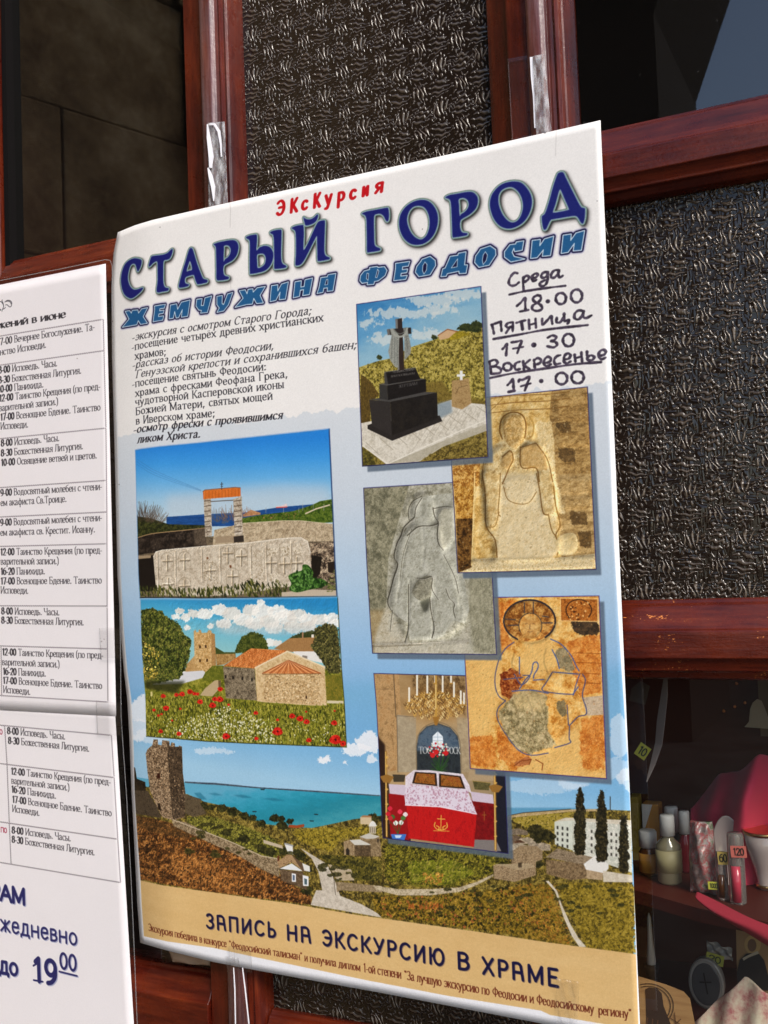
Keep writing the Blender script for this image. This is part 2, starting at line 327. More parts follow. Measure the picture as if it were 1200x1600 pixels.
def paint_poster():
    c = Cv(PW, PH, _pm, (237, 234, 231)); c.k = 1.45
    T = c.tx
    el = lambda cx, cy, rx, ry, a0=0, a1=360, n=26: [v for u in np.radians(np.linspace(a0, a1, n)) for v in (cx + rx * cos(u), cy + ry * sin(u))]
    # paper ground: white above, pale blue below a torn-looking edge
    yy, xx = np.mgrid[0:PH, 0:PW]
    q = c.m([(560, 640), (560, 1180)]); t0, t1 = q[0, 1], q[1, 1]
    bl = ramp(np.clip((yy - t0) / (t1 - t0), 0, 1), [(212, 217, 222), (200, 210, 220), (175, 200, 222), (140, 184, 222), (118, 172, 214)])
    edge = t0 - 4 + (nz(1, PW, 30, 5, 4)[0] - .5) * 26
    m = np.clip((yy - edge[None]) / 3, 0, 1)[..., None]
    c.a = c.a * (1 - m) + bl * m
    # ---- panorama: sky, clouds, sea, hills
    c.fill([(195, 1085), (1000, 1040), (1000, 1300), (200, 1290)], c.gr((560, 1090), (560, 1235), [(122, 176, 214), (118, 174, 216), (128, 182, 220), (158, 200, 226)]), ft=14)
    for (x, y, w, h, a) in [(222, 1110, 20, 22, .85), (212, 1140, 18, 16, .7), (245, 1150, 40, 10, .5), (335, 1174, 34, 5, .5), (555, 1170, 22, 10, .9), (575, 1160, 20, 16, .9), (507, 1188, 12, 5, .95), (580, 1186, 8, 8, .8), (510, 1185, 6, 5, .9), (539, 1191, 5, 3, .9), (975, 1150, 24, 30, .5), (960, 1205, 40, 18, .4), (830, 1228, 80, 12, .35), (985, 1215, 20, 20, .6), (900, 1220, 30, 12, .4)]:
        c.fill([(x + w * cos(u) * (1 + .2 * sin(5 * u + x)), y + h * sin(u) * (1 + .25 * cos(3 * u + y))) for u in np.linspace(0, 6.28, 14)[:-1]], (238, 240, 244), a=a, ft=3, sm=True, rough=6)
    A = K(2.927, 190, 1140)
    B = K(2.857, 580, 1140)
    # distant shore and sea (teal)
    c.fill(A(50, 215, 115, 225, 290, 240, 640, 265, 1200, 302) + [(800, 1262), (800, 1330), (205, 1330)], c.gr((400, 1222), (420, 1300), [(95, 168, 196), (62, 160, 188), (40, 146, 170), (34, 132, 152), (60, 150, 165)], 8, .35))
    c.fill(A(290, 237, 420, 243, 640, 264, 900, 280, 1180, 300, 1180, 305, 900, 287, 640, 270, 420, 252, 290, 244), T([(50, 62, 80), (90, 105, 115)], 6))
    for (x0, y0, x1, y1) in [(395, 292, 465, 300), (510, 300, 600, 312), (640, 315, 750, 325), (330, 290, 390, 320)]: c.fill(A(x0, y0, (x0 + x1) / 2, y0 - 2, x1, y1, (x0 + x1) / 2, y1 + 1), (30, 105, 130), a=.6, ft=1)
    for (x, y) in [(608, 372), (890, 385), (640, 412), (645, 271), (870, 415)]: c.fill(A(x - 11, y, x + 11, y + 1, x + 7, y + 6, x - 8, y + 5), (30, 50, 55))
    c.fill([(797, 1262), (890, 1262), (1000, 1270), (1000, 1290), (797, 1280)], (88, 150, 185), a=.9, ft=1)
    # land mass
    land = A(50, 250, 120, 262, 300, 295, 380, 330, 520, 360, 640, 430, 760, 445, 870, 450, 960, 432, 1060, 410, 1180, 395) + B(30, 385, 60, 395) + [(795, 1276)] + B(680, 378, 740, 372, 890, 360, 1060, 358, 1160, 362) + [(990, 1500), (600, 1500), (205, 1400), (200, 1240)]
    c.fill(land, T([(38, 32, 14), (84, 70, 26), (122, 102, 40), (158, 136, 62)], 9, 3.2))
    c.scatter(land, 2600, [(40, 34, 16), (140, 120, 50), (96, 84, 30), (60, 52, 22)], (.6, 2.0))
    # orange-brown hillside left
    hill = A(65, 395, 140, 405, 240, 430, 330, 470, 450, 510, 560, 560, 640, 610, 720, 660, 760, 700, 850, 745, 868, 775, 866, 800, 500, 752, 84, 684)
    c.fill(hill, T([(34, 20, 10), (84, 46, 20), (134, 80, 34), (170, 112, 54)], 8, 3.4, asp=2))
    c.fill(A(230, 560, 330, 570, 460, 620, 560, 680, 500, 740, 330, 710, 240, 640), T([(110, 62, 24), (176, 112, 52), (196, 130, 64)], 6, 3), a=.75, ft=8, sm=True)
    c.scatter(hill, 3000, [(40, 26, 14), (176, 116, 58), (100, 58, 24), (66, 40, 18)], (.5, 1.7), asp=2.4, ang=-1.0)
    c.fill(A(66, 395, 150, 410, 250, 440, 330, 480, 300, 500, 150, 470, 70, 440), T([(30, 22, 12), (70, 48, 24), (130, 84, 40)], 6, 3), a=.8, ft=3)
    c.emboss(hill, nsc=14, amt=.5, asp=1.6); c.emboss(land, nsc=16, amt=.35)
    # olive belts
    for pl, cl in [(A(300, 395, 420, 400, 560, 440, 700, 500, 740, 560, 700, 590, 600, 575, 520, 520, 400, 480, 300, 430), [(40, 40, 14), (96, 92, 30), (140, 132, 52)]),
                   (A(780, 460, 900, 450, 1000, 450, 1190, 440, 1190, 470, 1000, 500, 960, 560, 860, 530, 800, 500), [(60, 52, 14), (130, 110, 30), (170, 146, 50)]),
                   (A(900, 570, 1010, 580, 1190, 600, 1190, 690, 1060, 690, 940, 610), [(30, 30, 12), (84, 76, 26), (120, 106, 40)]),
                   (B(60, 500, 300, 510, 540, 550, 620, 590, 560, 640, 480, 660, 380, 700, 200, 700, 60, 670), [(30, 28, 10), (88, 84, 22), (140, 126, 40)]),
                   (B(160, 590, 360, 580, 470, 640, 350, 690, 180, 680), [(64, 70, 14), (110, 112, 24), (140, 130, 50)]),
                   (B(620, 400, 740, 378, 890, 372, 890, 440, 700, 440), [(80, 72, 20), (150, 130, 44), (176, 150, 70)]),
                   (B(0, 740, 260, 745, 500, 720, 640, 700, 800, 690, 860, 900, 900, 970, 600, 910, 20, 830), [(60, 48, 14), (122, 98, 24), (158, 122, 44)]),
                   (B(820, 690, 960, 680, 1170, 690, 1178, 1000, 960, 970, 900, 850), [(70, 58, 16), (128, 106, 28), (162, 136, 48)])]:
        c.fill(pl, T(cl, 7, 3.2), ft=2, rough=8); c.scatter(pl, 1500, [cl[0], cl[2], cl[1]], (.5, 1.6), asp=1.8, ang=-.6)
    c.scatter(B(0, 740, 260, 745, 640, 700, 860, 900, 600, 910, 20, 830), 900, [(30, 28, 10), (50, 44, 14), (150, 84, 40)], (.8, 2.6))
    c.scatter(B(160, 770, 330, 770, 330, 810, 160, 800), 120, [(176, 96, 40), (150, 80, 30)], (1, 2.6))
    c.scatter(B(230, 640, 320, 640, 320, 690, 230, 690), 90, [(190, 140, 60), (160, 110, 40)], (1, 2.4))
    c.scatter(B(640, 690, 830, 690, 900, 960, 740, 930, 640, 800), 900, [(160, 96, 30), (180, 130, 50), (110, 76, 24)], (.6, 1.8), a=.8)
    c.emboss(A(300, 395, 560, 440, 700, 500, 740, 590, 520, 520, 300, 430) , nsc=12, amt=.8); c.emboss(B(0, 500, 540, 550, 620, 590, 480, 690, 0, 690), nsc=12, amt=.6); c.emboss(B(0, 740, 640, 700, 860, 900, 600, 910, 0, 830), nsc=16, amt=.5)
    # shrubs and trees by the sea
    for (x, y, r) in [(330, 340, 16), (370, 350, 22), (410, 355, 18), (460, 360, 24), (510, 375, 28), (560, 395, 24), (600, 405, 20), (640, 430, 22), (700, 405, 24), (730, 410, 20), (770, 420, 18), (735, 440, 26), (800, 560, 20), (1150, 400, 22), (1190, 405, 20), (75, 250, 20), (95, 260, 14), (845, 735, 26), (680, 560, 28), (640, 545, 26), (740, 555, 24), (860, 640, 16), (560, 500, 26), (480, 470, 22), (820, 580, 24)]:
        bl_ = [(x + r * cos(u) * (1 + .25 * sin(4 * u + x)), y + .75 * r * sin(u) * (1 + .2 * cos(5 * u))) for u in np.linspace(0, 6.28, 12)[:-1]]
        c.fill(A(*[v for p in bl_ for v in p]), T([(14, 16, 8), (38, 38, 16), (74, 70, 30)], 5, 3), rough=4, sm=True)
    # tower and walls at left
    c.fill(A(55, 170, 62, 175, 70, 225, 108, 240, 112, 285, 56, 280), T([(20, 16, 12), (52, 40, 26)], 5, 3))
    c.fill(A(55, 278, 120, 280, 160, 350, 180, 405, 65, 385), T([(40, 32, 24), (92, 76, 56), (60, 50, 38)], 4, 3))
    tw = A(110, 110, 118, 90, 140, 72, 146, 45, 165, 45, 167, 68, 183, 72, 186, 48, 218, 52, 222, 78, 228, 58, 243, 62, 245, 88, 258, 92, 262, 72, 276, 78, 280, 200, 292, 290, 290, 400, 240, 415, 228, 412, 185, 400, 160, 350, 130, 280, 118, 190)
    c.fill(tw, T([(60, 44, 30), (120, 94, 68), (164, 136, 104), (186, 160, 126)], 4, 3.4))
    c.fill(A(208, 52, 222, 78, 276, 78, 280, 200, 292, 290, 290, 395, 234, 410, 215, 190), T([(30, 22, 16), (74, 58, 42), (104, 84, 62)], 4, 3.2))
    c.scatter(tw, 700, [(52, 40, 28), (180, 150, 116), (96, 76, 56)], (.5, 1.4))
    c.emboss(tw, nsc=5, amt=.8)
    c.fill(A(162, 200, 175, 198, 177, 222, 163, 224), (52, 20, 10)); c.fill(A(165, 338, 175, 336, 180, 370, 168, 366), (30, 20, 14))
    c.fill(A(290, 295, 365, 318, 360, 340, 390, 385, 330, 400, 292, 385), T([(50, 40, 28), (104, 88, 64), (76, 64, 46)], 4, 3))
    wall = A(230, 412, 290, 422, 420, 480, 520, 520, 640, 575, 720, 590, 722, 675, 640, 640, 540, 580, 420, 525, 300, 470, 236, 440)
    c.fill(wall, T([(70, 56, 38), (140, 118, 86), (178, 154, 120)], 4, 3)); c.line(A(235, 412, 420, 482, 520, 522, 640, 578, 720, 592), 1.4, (196, 178, 148))
    # white house, path, chapel
    path = A(815, 540, 850, 560, 940, 615, 975, 690, 1000, 760, 1100, 800, 1170, 840, 1190, 860, 865, 802, 875, 770, 890, 735, 918, 735, 900, 650, 870, 590)
    c.fill(path, T([(170, 158, 140), (200, 188, 170), (214, 204, 188)], 8, 2))
    c.fill(A(945, 615, 1050, 640, 1065, 690, 985, 690, 962, 650), T([(160, 140, 108), (196, 178, 150)], 7, 2))
    c.line(A(962, 650, 972, 690, 978, 755), .9, (60, 50, 40))
    c.fill(A(980, 695, 1190, 715, 1190, 745, 1000, 735, 985, 745), T([(110, 92, 66), (164, 142, 108)], 4, 3))
    c.fill(A(722, 640, 828, 650, 850, 735, 730, 690), T([(70, 52, 36), (120, 98, 72)], 4, 3)); c.fill(A(722, 636, 778, 612, 830, 648), (226, 226, 226))
    c.fill(A(712, 605, 762, 568, 778, 575, 826, 612, 860, 640, 828, 646, 778, 606, 722, 634), T([(150, 116, 78), (186, 152, 110), (110, 82, 54)], 5, 3)); c.fill(A(780, 575, 828, 612, 860, 645, 828, 650), (92, 70, 50))
    c.fill(A(826, 610, 860, 625, 862, 650, 835, 645), (225, 222, 214)); c.fill(A(828, 665, 855, 672, 855, 716, 830, 714), (232, 232, 232)); c.fill(A(778, 657, 797, 660, 797, 697, 779, 695), (236, 236, 236))
    c.fill(A(782, 664, 792, 666, 792, 690, 783, 690), (80, 96, 120)); c.fill(A(835, 680, 848, 684, 848, 710, 836, 708), (70, 90, 96))
    c.fill(A(744, 520, 782, 530, 785, 572, 762, 568), (226, 224, 220)); c.fill(A(648, 503, 735, 530, 738, 545, 650, 520), (190, 172, 146)); c.fill(A(745, 517, 785, 528, 785, 535, 745, 524), (150, 150, 150))
    c.fill(A(712, 580, 720, 574, 722, 600, 713, 602), (90, 44, 30))
    c.fill(A(1092, 400, 1105, 396, 1142, 398, 1145, 435, 1092, 432), (202, 180, 142)); c.fill(A(1092, 400, 1105, 392, 1142, 394, 1145, 402), (168, 120, 80)); c.fill(A(765, 435, 800, 438, 835, 432, 835, 445, 800, 450, 762, 447), (160, 70, 34))
    c.fill(A(1015, 512, 1042, 504, 1065, 525, 1066, 578, 1018, 572), T([(120, 96, 66), (178, 152, 114)], 4, 3)); c.fill(A(1065, 528, 1140, 528, 1142, 580, 1066, 578), T([(60, 46, 32), (112, 90, 62)], 4, 3))
    c.fill(A(1042, 505, 1092, 502, 1140, 520, 1138, 528, 1066, 528), (206, 202, 190)); c.fill(A(1088, 490, 1130, 475, 1180, 490, 1190, 580, 1142, 580, 1138, 525, 1095, 505), T([(100, 80, 54), (160, 136, 100)], 4, 3))
    c.fill(A(1132, 440, 1163, 440, 1163, 476, 1133, 476), (186, 172, 146)); c.fill(A(1128, 442, 1138, 425, 1148, 416, 1160, 426, 1168, 442), (224, 222, 214)); c.fill(A(1088, 490, 1130, 474, 1180, 488, 1160, 498, 1120, 500), (196, 190, 176))
    for x in (1138, 1147, 1156): c.line(A(x, 448, x, 470), 1, (90, 80, 66))
    c.fill(A(1026, 548, 1034, 540, 1042, 550, 1042, 575, 1027, 573), (40, 34, 28)); c.fill(A(1168, 500, 1176, 500, 1176, 515, 1168, 515), (60, 50, 40))
    # right part: wall line, hamlet, long house, poplars, path
    c.fill(B(612, 385, 680, 372, 760, 366, 890, 356, 1050, 354, 1050, 364, 890, 366, 760, 380, 680, 388, 612, 394), T([(160, 132, 84), (206, 180, 132)], 4, 3)); c.line(B(612, 384, 680, 371, 760, 365, 890, 355), .9, (60, 50, 34))
    c.fill(B(10, 695, 120, 712, 260, 712, 390, 705, 470, 680, 545, 645, 545, 655, 470, 695, 390, 725, 260, 740, 120, 740, 20, 715), T([(140, 124, 96), (190, 172, 140), (208, 192, 160)], 5, 3))
    c.fill(B(818, 412, 900, 400, 900, 540, 820, 512), T([(196, 200, 184), (212, 214, 198)], 9)); c.fill(B(900, 400, 1160, 425, 1165, 640, 900, 545), T([(180, 182, 166), (226, 222, 208)], 6, 3)); c.fill(B(815, 412, 868, 393, 1160, 405, 1160, 428, 900, 405), T([(196, 184, 160), (220, 210, 190)], 6))
    for r in range(4):
        for k_ in range(3): c.fill(B(828 + k_ * 22, 430 + r * 26 + k_ * 3, 836 + k_ * 22, 431 + r * 26 + k_ * 3, 836 + k_ * 22, 445 + r * 26 + k_ * 3, 828 + k_ * 22, 444 + r * 26 + k_ * 3), (52, 50, 46))
        for k_ in range(8): c.fill(B(980 + k_ * 22, 448 + r * 30 + k_ * 3, 988 + k_ * 22, 449 + r * 30 + k_ * 3, 988 + k_ * 22, 462 + r * 30 + k_ * 3, 980 + k_ * 22, 461 + r * 30 + k_ * 3), (66, 62, 56))
    for (x0, y0, x1, y1, cl) in [(612, 440, 700, 470, (150, 130, 106)), (615, 470, 680, 520, (120, 98, 76)), (660, 480, 740, 510, (200, 180, 150)), (700, 500, 800, 540, (190, 170, 142)), (620, 505, 700, 540, (210, 190, 160)), (640, 492, 690, 505, (96, 60, 40))]:
        c.fill(B(x0, y0 + 8, (x0 + x1) / 2, y0, x1, y0 + 14, x1, y1, x0, y1), T([tuple(int(v * .6) for v in cl), cl], 5, 3))
    for (x, y, r) in [(735, 455, 36), (775, 470, 30), (800, 480, 24), (750, 600, 20), (745, 490, 20)]:
        bl_ = [(x + r * cos(u) * (1 + .2 * sin(4 * u + x)), y + .9 * r * sin(u)) for u in np.linspace(0, 6.28, 12)[:-1]]; c.fill(B(*[v for p in bl_ for v in p]), T([(16, 16, 8), (40, 38, 18), (70, 62, 30)], 5, 3), rough=4, sm=True)
    c.fill(B(545, 605, 625, 600, 628, 545, 660, 520, 765, 540, 765, 580, 735, 590, 735, 650, 640, 680, 548, 665), T([(110, 88, 62), (176, 150, 114), (140, 116, 84)], 4, 3.4)); c.fill(B(660, 517, 740, 520, 768, 545, 710, 556), T([(120, 98, 70), (160, 136, 102)], 4, 3))
    c.fill(B(625, 600, 700, 596, 735, 612, 660, 628, 545, 600), (166, 144, 110)); c.line(B(628, 545, 628, 600), .8, (60, 48, 34)); c.fill(B(655, 595, 672, 592, 672, 615, 657, 617), (70, 56, 40))
    c.fill(B(780, 580, 960, 600, 962, 665, 890, 672, 782, 645), T([(88, 68, 46), (150, 124, 88)], 4, 3.4)); c.fill(B(778, 570, 830, 530, 990, 570, 1000, 590, 960, 605, 880, 590), T([(110, 92, 70), (160, 140, 112), (84, 68, 50)], 6, 3, asp=3)); c.fill(B(948, 600, 1000, 562, 1060, 600, 1060, 620, 1035, 650, 960, 628), (226, 222, 214)); c.fill(B(960, 625, 1035, 640, 1032, 672, 962, 666), T([(150, 124, 92), (190, 164, 128)], 5, 3)); c.fill(B(1035, 630, 1165, 650, 1168, 682, 1036, 680), T([(190, 176, 152), (216, 206, 186)], 6))
    for (x, y0, y1, w) in [(932, 248, 560, 36), (1028, 262, 590, 38), (1128, 370, 640, 32)]:
        P_ = [(x + w * (.95 * (v ** .45) * (1 - .35 * v ** 3)) * sd * (1 + .22 * sin(v * 31 + sd + x)), y0 + (y1 - y0) * v) for sd in (1,) for v in np.linspace(0, 1, 12)] + [(x - w * (.95 * (v ** .45) * (1 - .35 * v ** 3)) * (1 + .22 * sin(v * 27 + x)), y0 + (y1 - y0) * v) for v in np.linspace(1, 0, 12)]
        pp = B(*[v for p in P_ for v in p]); c.fill(pp, T([(14, 14, 8), (34, 30, 16), (66, 56, 32)], 5, 3.2), rough=4); c.scatter(pp, 260, [(80, 68, 40), (20, 18, 10)], (.5, 1.4))
    c.line(B(1067, 300, 1067, 360), 1.4, (60, 62, 60))
    c.fill(B(778, 675, 792, 675, 830, 720, 850, 780, 890, 870, 925, 930, 960, 970, 930, 972, 895, 920, 860, 840, 838, 770, 820, 722), T([(190, 176, 150), (222, 212, 194)], 5), sm=False)
    c.emboss(B(545, 605, 625, 545, 765, 540, 735, 650, 640, 680, 548, 665), nsc=4, amt=.6); c.emboss(B(780, 580, 960, 600, 962, 665, 782, 645), nsc=4, amt=.5)
    c.lift(land, .93, 1.0)
    rb = np.random.default_rng(12)
    for i in range(120):
        x, y = [(300 + 560 * rb.random(), 400 + 180 * rb.random()), (880 + 300 * rb.random(), 580 + 110 * rb.random())][i % 2] if i < 70 else (40 + 1100 * rb.random(), 690 + 140 * rb.random())
        F_ = A if i < 70 else B; r = 5 + 11 * rb.random() * (1 if i < 70 else .8); pl = F_(*[v for u in np.linspace(0, 6.28, 9)[:-1] for v in (x + r * 1.4 * cos(u) * (1 + .3 * rb.random()), y + r * .7 * sin(u))])
        if i < 70 and y < 400 + (x - 300) * .28 - 10: continue
        c.fill(pl, T([(18, 20, 8), (52, 50, 22), (96, 88, 40)], 4, 3), sm=True, a=.85, rough=3)
    # ---- tan footer and white margins
    foot = [(205, 1372.5), (250, 1382.5), (330, 1394), (450, 1411), (560, 1430), (740, 1455), (860, 1473), (1000, 1491.5), (1010, 1650), (200, 1500)]
    c.fill(foot, T([(212, 174, 114), (217, 180, 121), (221, 186, 128)], 40, 1.2, asp=3))
    c.scatter(foot, 1600, [(204, 166, 108), (226, 194, 138)], (.4, 1.2), asp=3, a=.2)
    bw = [(200, 1460), (228.5, 1460), (228.5, 1460)]
    xs = np.array([(224, 1462.5), (262, 1471), (333, 1481), (450, 1506), (580, 1533), (700, 1556), (845, 1579), (860, 1586), (985, 1607), (1010, 1611)])
    c.fill([tuple(v) for v in xs] + [(1010, 1660), (190, 1520), (195, 1440)], (236, 236, 240))
    xl = [(182, 620), (184.5, 700), (188, 850), (192, 960), (199, 1049), (205, 1091), (208.5, 1155), (210.5, 1240), (214.5, 1306), (219.5, 1374), (225, 1464)]
    c.fill(xl + [(205, 1500), (160, 1300), (150, 620)], (236, 236, 236))
    c.line([(181.5, 660), (184, 760), (187.5, 880), (191.3, 985)], .7, (150, 160, 170), a=.6)
    c.fill([(950, 600), (956.5, 800), (968, 1000), (981.5, 1200), (990, 1380), (996, 1560), (999, 1640), (1015, 1640), (1000, 1000), (960, 600)], (238, 238, 240))
    # ---- printed photographs
    def frame(nm, sh=(8, 9)):
        q = PHOTOS[nm]
        if sh: c.fill([(x + sh[0], y + sh[1]) for x, y in q], (88, 102, 118), a=.85, ft=1)
        c.fill(q, (120, 110, 90)); c.clipto(q)
    def border(nm, col=(40, 36, 96), w=1.1):
        c.clip = None; c.lift(PHOTOS[nm], .92); q = PHOTOS[nm]; c.line(q + [q[0]], w, col)
    # altar
    frame('altar'); B8 = K(3, 570, 920)
    c.fill(PHOTOS['altar'], c.gr((600, 1060), (760, 1200), [(150, 118, 76), (176, 146, 104), (150, 128, 96)], 20, .8))
    c.fill(B8(40, 400, 160, 400, 170, 600, 150, 850, 100, 860, 95, 740, 55, 690), T([(160, 118, 72), (190, 152, 104), (140, 106, 66)], 14, 2.4)); c.line(B8(135, 400, 145, 600), 2, (110, 88, 60)); c.line(B8(50, 470, 140, 470), 1, (120, 96, 66), a=.6)
    c.fill(B8(150, 590, 240, 600, 240, 860, 155, 860), T([(150, 134, 108), (176, 160, 132)], 10)); c.line(B8(150, 595, 155, 860), 1.2, (100, 88, 70)); c.line(B8(150, 595, 240, 600), 1, (110, 96, 76))
    c.fill(B8(430, 600, 500, 610, 500, 860, 450, 860), T([(150, 130, 100), (180, 160, 126)], 9)); c.fill(B8(490, 850, 670, 855, 670, 900, 480, 900), (170, 146, 112))
    c.fill(B8(222, 400, 470, 405, 470, 600, 440, 560, 400, 520, 260, 520, 225, 470), T([(70, 50, 30), (120, 92, 56), (150, 122, 80)], 9, 3), ft=2)
    c.fill(B8(245, 865, 243, 740, 255, 680, 290, 645, 345, 630, 400, 650, 435, 690, 446, 760, 450, 870), T([(26, 30, 34), (44, 50, 54), (30, 34, 34)], 14, 2)); c.fill(B8(243, 760, 250, 690, 290, 648, 345, 634, 400, 652, 438, 700, 445, 750), T([(60, 80, 100), (92, 110, 126), (50, 62, 78)], 12, 2.2), a=.85, ft=2)
    c.line(B8(243, 870, 241, 740, 255, 678, 290, 641, 345, 626, 400, 646, 438, 690, 450, 760, 452, 870), 1.3, (120, 104, 80), sm=True)
    c.fill(B8(318, 740, 318, 690, 342, 668, 366, 692, 368, 745), (232, 240, 246)); [c.line(B8(318, y, 366, y), .7, (150, 170, 186)) for y in (695, 712, 728)]; c.line(B8(342, 670, 342, 740), .7, (150, 170, 186))
    text(c, 'ТОС', (654.5, 1177.5), (674, 1177.5), 10.5, (196, 198, 196), bold=1.1); text(c, 'РОСК', (698, 1177.5), (719, 1178), 10.5, (196, 198, 196), bold=1.1)
    for i in range(34):
        x, y = 300 + (i * 37) % 100, 755 + (i * 53) % 100; c.line(B8(350, 860, x, y), .8, (30, 60, 26) if i % 2 else (50, 86, 40))
    for i in range(40): x, y = 345 + 52 * sin(i * 2.4) * (i / 40) ** .5, 752 + 36 * cos(i * 2.4) * (i / 40) ** .5; c.fill(B8(x - 6, y, x, y - 6, x + 6, y, x, y + 6), [(226, 222, 214), (186, 30, 34), (210, 206, 180)][i % 3])
    for (x, y) in [(335, 765), (380, 770), (318, 780)]: c.fill(B8(x - 13, y, x, y - 13, x + 13, y, x, y + 13), (196, 34, 36), sm=True)
    # chandelier
    c.fill(B8(*el(333, 540, 150, 80)), (150, 104, 48), a=.55, ft=12)
    for i in range(190):
        a_ = i * 2.39; r_ = (i / 190) ** .5; x, y = 333 + 145 * r_ * cos(a_), 548 + 66 * r_ * sin(a_) - 20 * (1 - r_)
        c.line(B8(x - 7, y - 4, x, y + 6, x + 7, y - 4, x + 2, y - 9), .9, [(196, 150, 70), (120, 82, 30), (248, 226, 160), (70, 44, 18), (214, 170, 90)][i % 5])
    for (x, y0, y1) in [(245, 405, 500), (293, 410, 490), (365, 410, 485), (418, 440, 508), (208, 465, 530), (450, 480, 540), (330, 408, 440), (404, 405, 440), (465, 490, 540)]: c.line(B8(x, y0, x, y1), 3.0, (238, 232, 214)); c.line(B8(x - 6, y1 + 4, x + 6, y1 + 4), 2, (180, 132, 56))
    c.line(B8(333, 405, 333, 630), 3.2, (186, 140, 62)); c.line(B8(333, 450, 333, 560), 1.2, (240, 214, 150)); c.fill(B8(318, 600, 350, 600, 340, 640, 328, 640), (150, 104, 44))
    c.fill(B8(0, 690, 60, 690, 95, 730, 98, 860, 115, 920, 118, 1180, 0, 1180), (40, 26, 20), ft=2)
    c.fill(B8(612, 855, 680, 855, 680, 1300, 625, 1300, 605, 1000), (24, 24, 34)); c.fill(B8(85, 1100, 215, 1110, 215, 1210, 85, 1190), (40, 26, 22))
    # altar cloths
    c.fill(B8(112, 960, 200, 965, 210, 1180, 120, 1160), (140, 18, 22)); c.fill(B8(500, 990, 605, 1005, 612, 1180, 505, 1180), T([(90, 12, 16), (130, 20, 22)], 8)); c.fill(B8(505, 1175, 615, 1178, 640, 1230, 510, 1225), (120, 112, 108))
    c.fill(B8(195, 1010, 350, 1020, 525, 1050, 512, 1210, 205, 1170), T([(170, 20, 22), (190, 26, 26), (150, 16, 20)], 12, 2, asp=.4))
    c.fill(B8(112, 915, 195, 920, 200, 970, 118, 960), (206, 190, 204)); c.fill(B8(495, 950, 600, 965, 605, 1008, 505, 995), (206, 190, 204))
    lace = B8(200, 915, 480, 940, 525, 1056, 350, 1022, 190, 1014, 185, 960)
    c.fill(lace, (222, 210, 222)); c.scatter(lace, 420, [(176, 130, 150), (196, 160, 176)], (.6, 1.3), asp=1.8, jit=2); c.line(B8(190, 1014, 350, 1022, 525, 1056), 1.2, (240, 232, 240))
    c.fill(B8(190, 880, 230, 850, 300, 850, 460, 868, 490, 920, 500, 960, 470, 940, 220, 915, 190, 930), T([(206, 190, 200), (236, 228, 232)], 5, 3))
    for q_ in (B8(235, 858, 335, 864, 340, 925, 222, 912), B8(348, 866, 450, 878, 472, 938, 348, 928)):
        c.fill(q_, (40, 26, 18)); cx = sum(p[0] for p in q_) / 4; cy = sum(p[1] for p in q_) / 4; c.fill([(cx + (p[0] - cx) * .84, cy + (p[1] - cy) * .8) for p in q_], T([(96, 52, 20), (170, 112, 44), (130, 60, 30)], 5, 3))
    c.fill(B8(130, 870, 190, 872, 185, 905, 135, 905), (60, 52, 40)); c.fill(B8(505, 900, 590, 910, 580, 945, 515, 940), T([(60, 56, 30), (110, 100, 60)], 5)); c.line(B8(505, 900, 590, 910), 1, (160, 130, 70))
    for x, y0, y1 in ((103, 765, 1160), (613, 860, 1222)):
        c.line(B8(x - 4, y0, x, y1), 3.6, (150, 104, 40)); c.line(B8(x - 5, y0, x - 1, y1), 1.2, (232, 196, 120)); c.fill(B8(x - 32, 880 + (x > 300) * 45, x, 870 + (x > 300) * 45, x + 34, 882 + (x > 300) * 45, x + 14, 910 + (x > 300) * 45, x - 16, 908 + (x > 300) * 45), (140, 98, 44))
        for yy_ in (790, 830, 940, 1010, 1080): c.fill(B8(x - 9, yy_ + (x > 300) * 80, x, yy_ - 7 + (x > 300) * 80, x + 9, yy_ + (x > 300) * 80, x, yy_ + 7 + (x > 300) * 80), (206, 160, 80))
    for (x, y, cl) in [(118, 1030, (206, 40, 60)), (165, 1045, (226, 60, 80)), (190, 1058, (236, 220, 220)), (145, 1098, (232, 236, 228)), (170, 1096, (228, 232, 226)), (110, 1055, (190, 30, 44)), (130, 1070, (60, 96, 40)), (180, 1075, (70, 110, 50)), (120, 1075, (180, 40, 50))]: c.fill(B8(x - 12, y, x, y - 12, x + 12, y, x, y + 12), cl, sm=True)
    for x in (120, 140, 160, 175): c.line(B8(155, 1150, x, 1090), .9, (50, 90, 40))
    c.fill(B8(122, 1150, 195, 1150, 185, 1180, 150, 1188, 130, 1175), (60, 110, 190)); c.fill(B8(140, 1155, 175, 1155, 165, 1168, 145, 1168), (200, 220, 240))
    for st in [(358, 1062, 356, 1130), (340, 1078, 376, 1080), (330, 1095, 326, 1112, 340, 1128, 356, 1130, 372, 1128, 386, 1116, 384, 1096), (335, 1110, 348, 1118, 346, 1130), (378, 1110, 366, 1118, 368, 1130)]: c.line(B8(*st), 1.4, (222, 170, 70), sm=len(st) > 4)
    c.line(B8(322, 1134, 396, 1136), 1, (222, 170, 70)); c.line(B8(560, 1045, 560, 1085), 1.1, (150, 90, 40)); c.line(B8(550, 1060, 570, 1060), 1, (150, 90, 40))
    border('altar')
    # fresco
    frame('fresco')
    c.fill(PHOTOS['fresco'], T([(176, 108, 36), (214, 156, 76), (230, 184, 106), (238, 202, 134)], 26, 2.2))
    for pl in [B8(480, 320, 620, 320, 640, 430, 600, 640, 560, 700, 490, 680), B8(700, 850, 760, 780, 860, 740, 1000, 640, 1010, 750, 1040, 850, 1130, 860, 1130, 890, 760, 860), B8(760, 240, 850, 230, 900, 300, 860, 400, 740, 400)]: c.fill(pl, (226, 182, 108), a=.85, ft=5, sm=True)
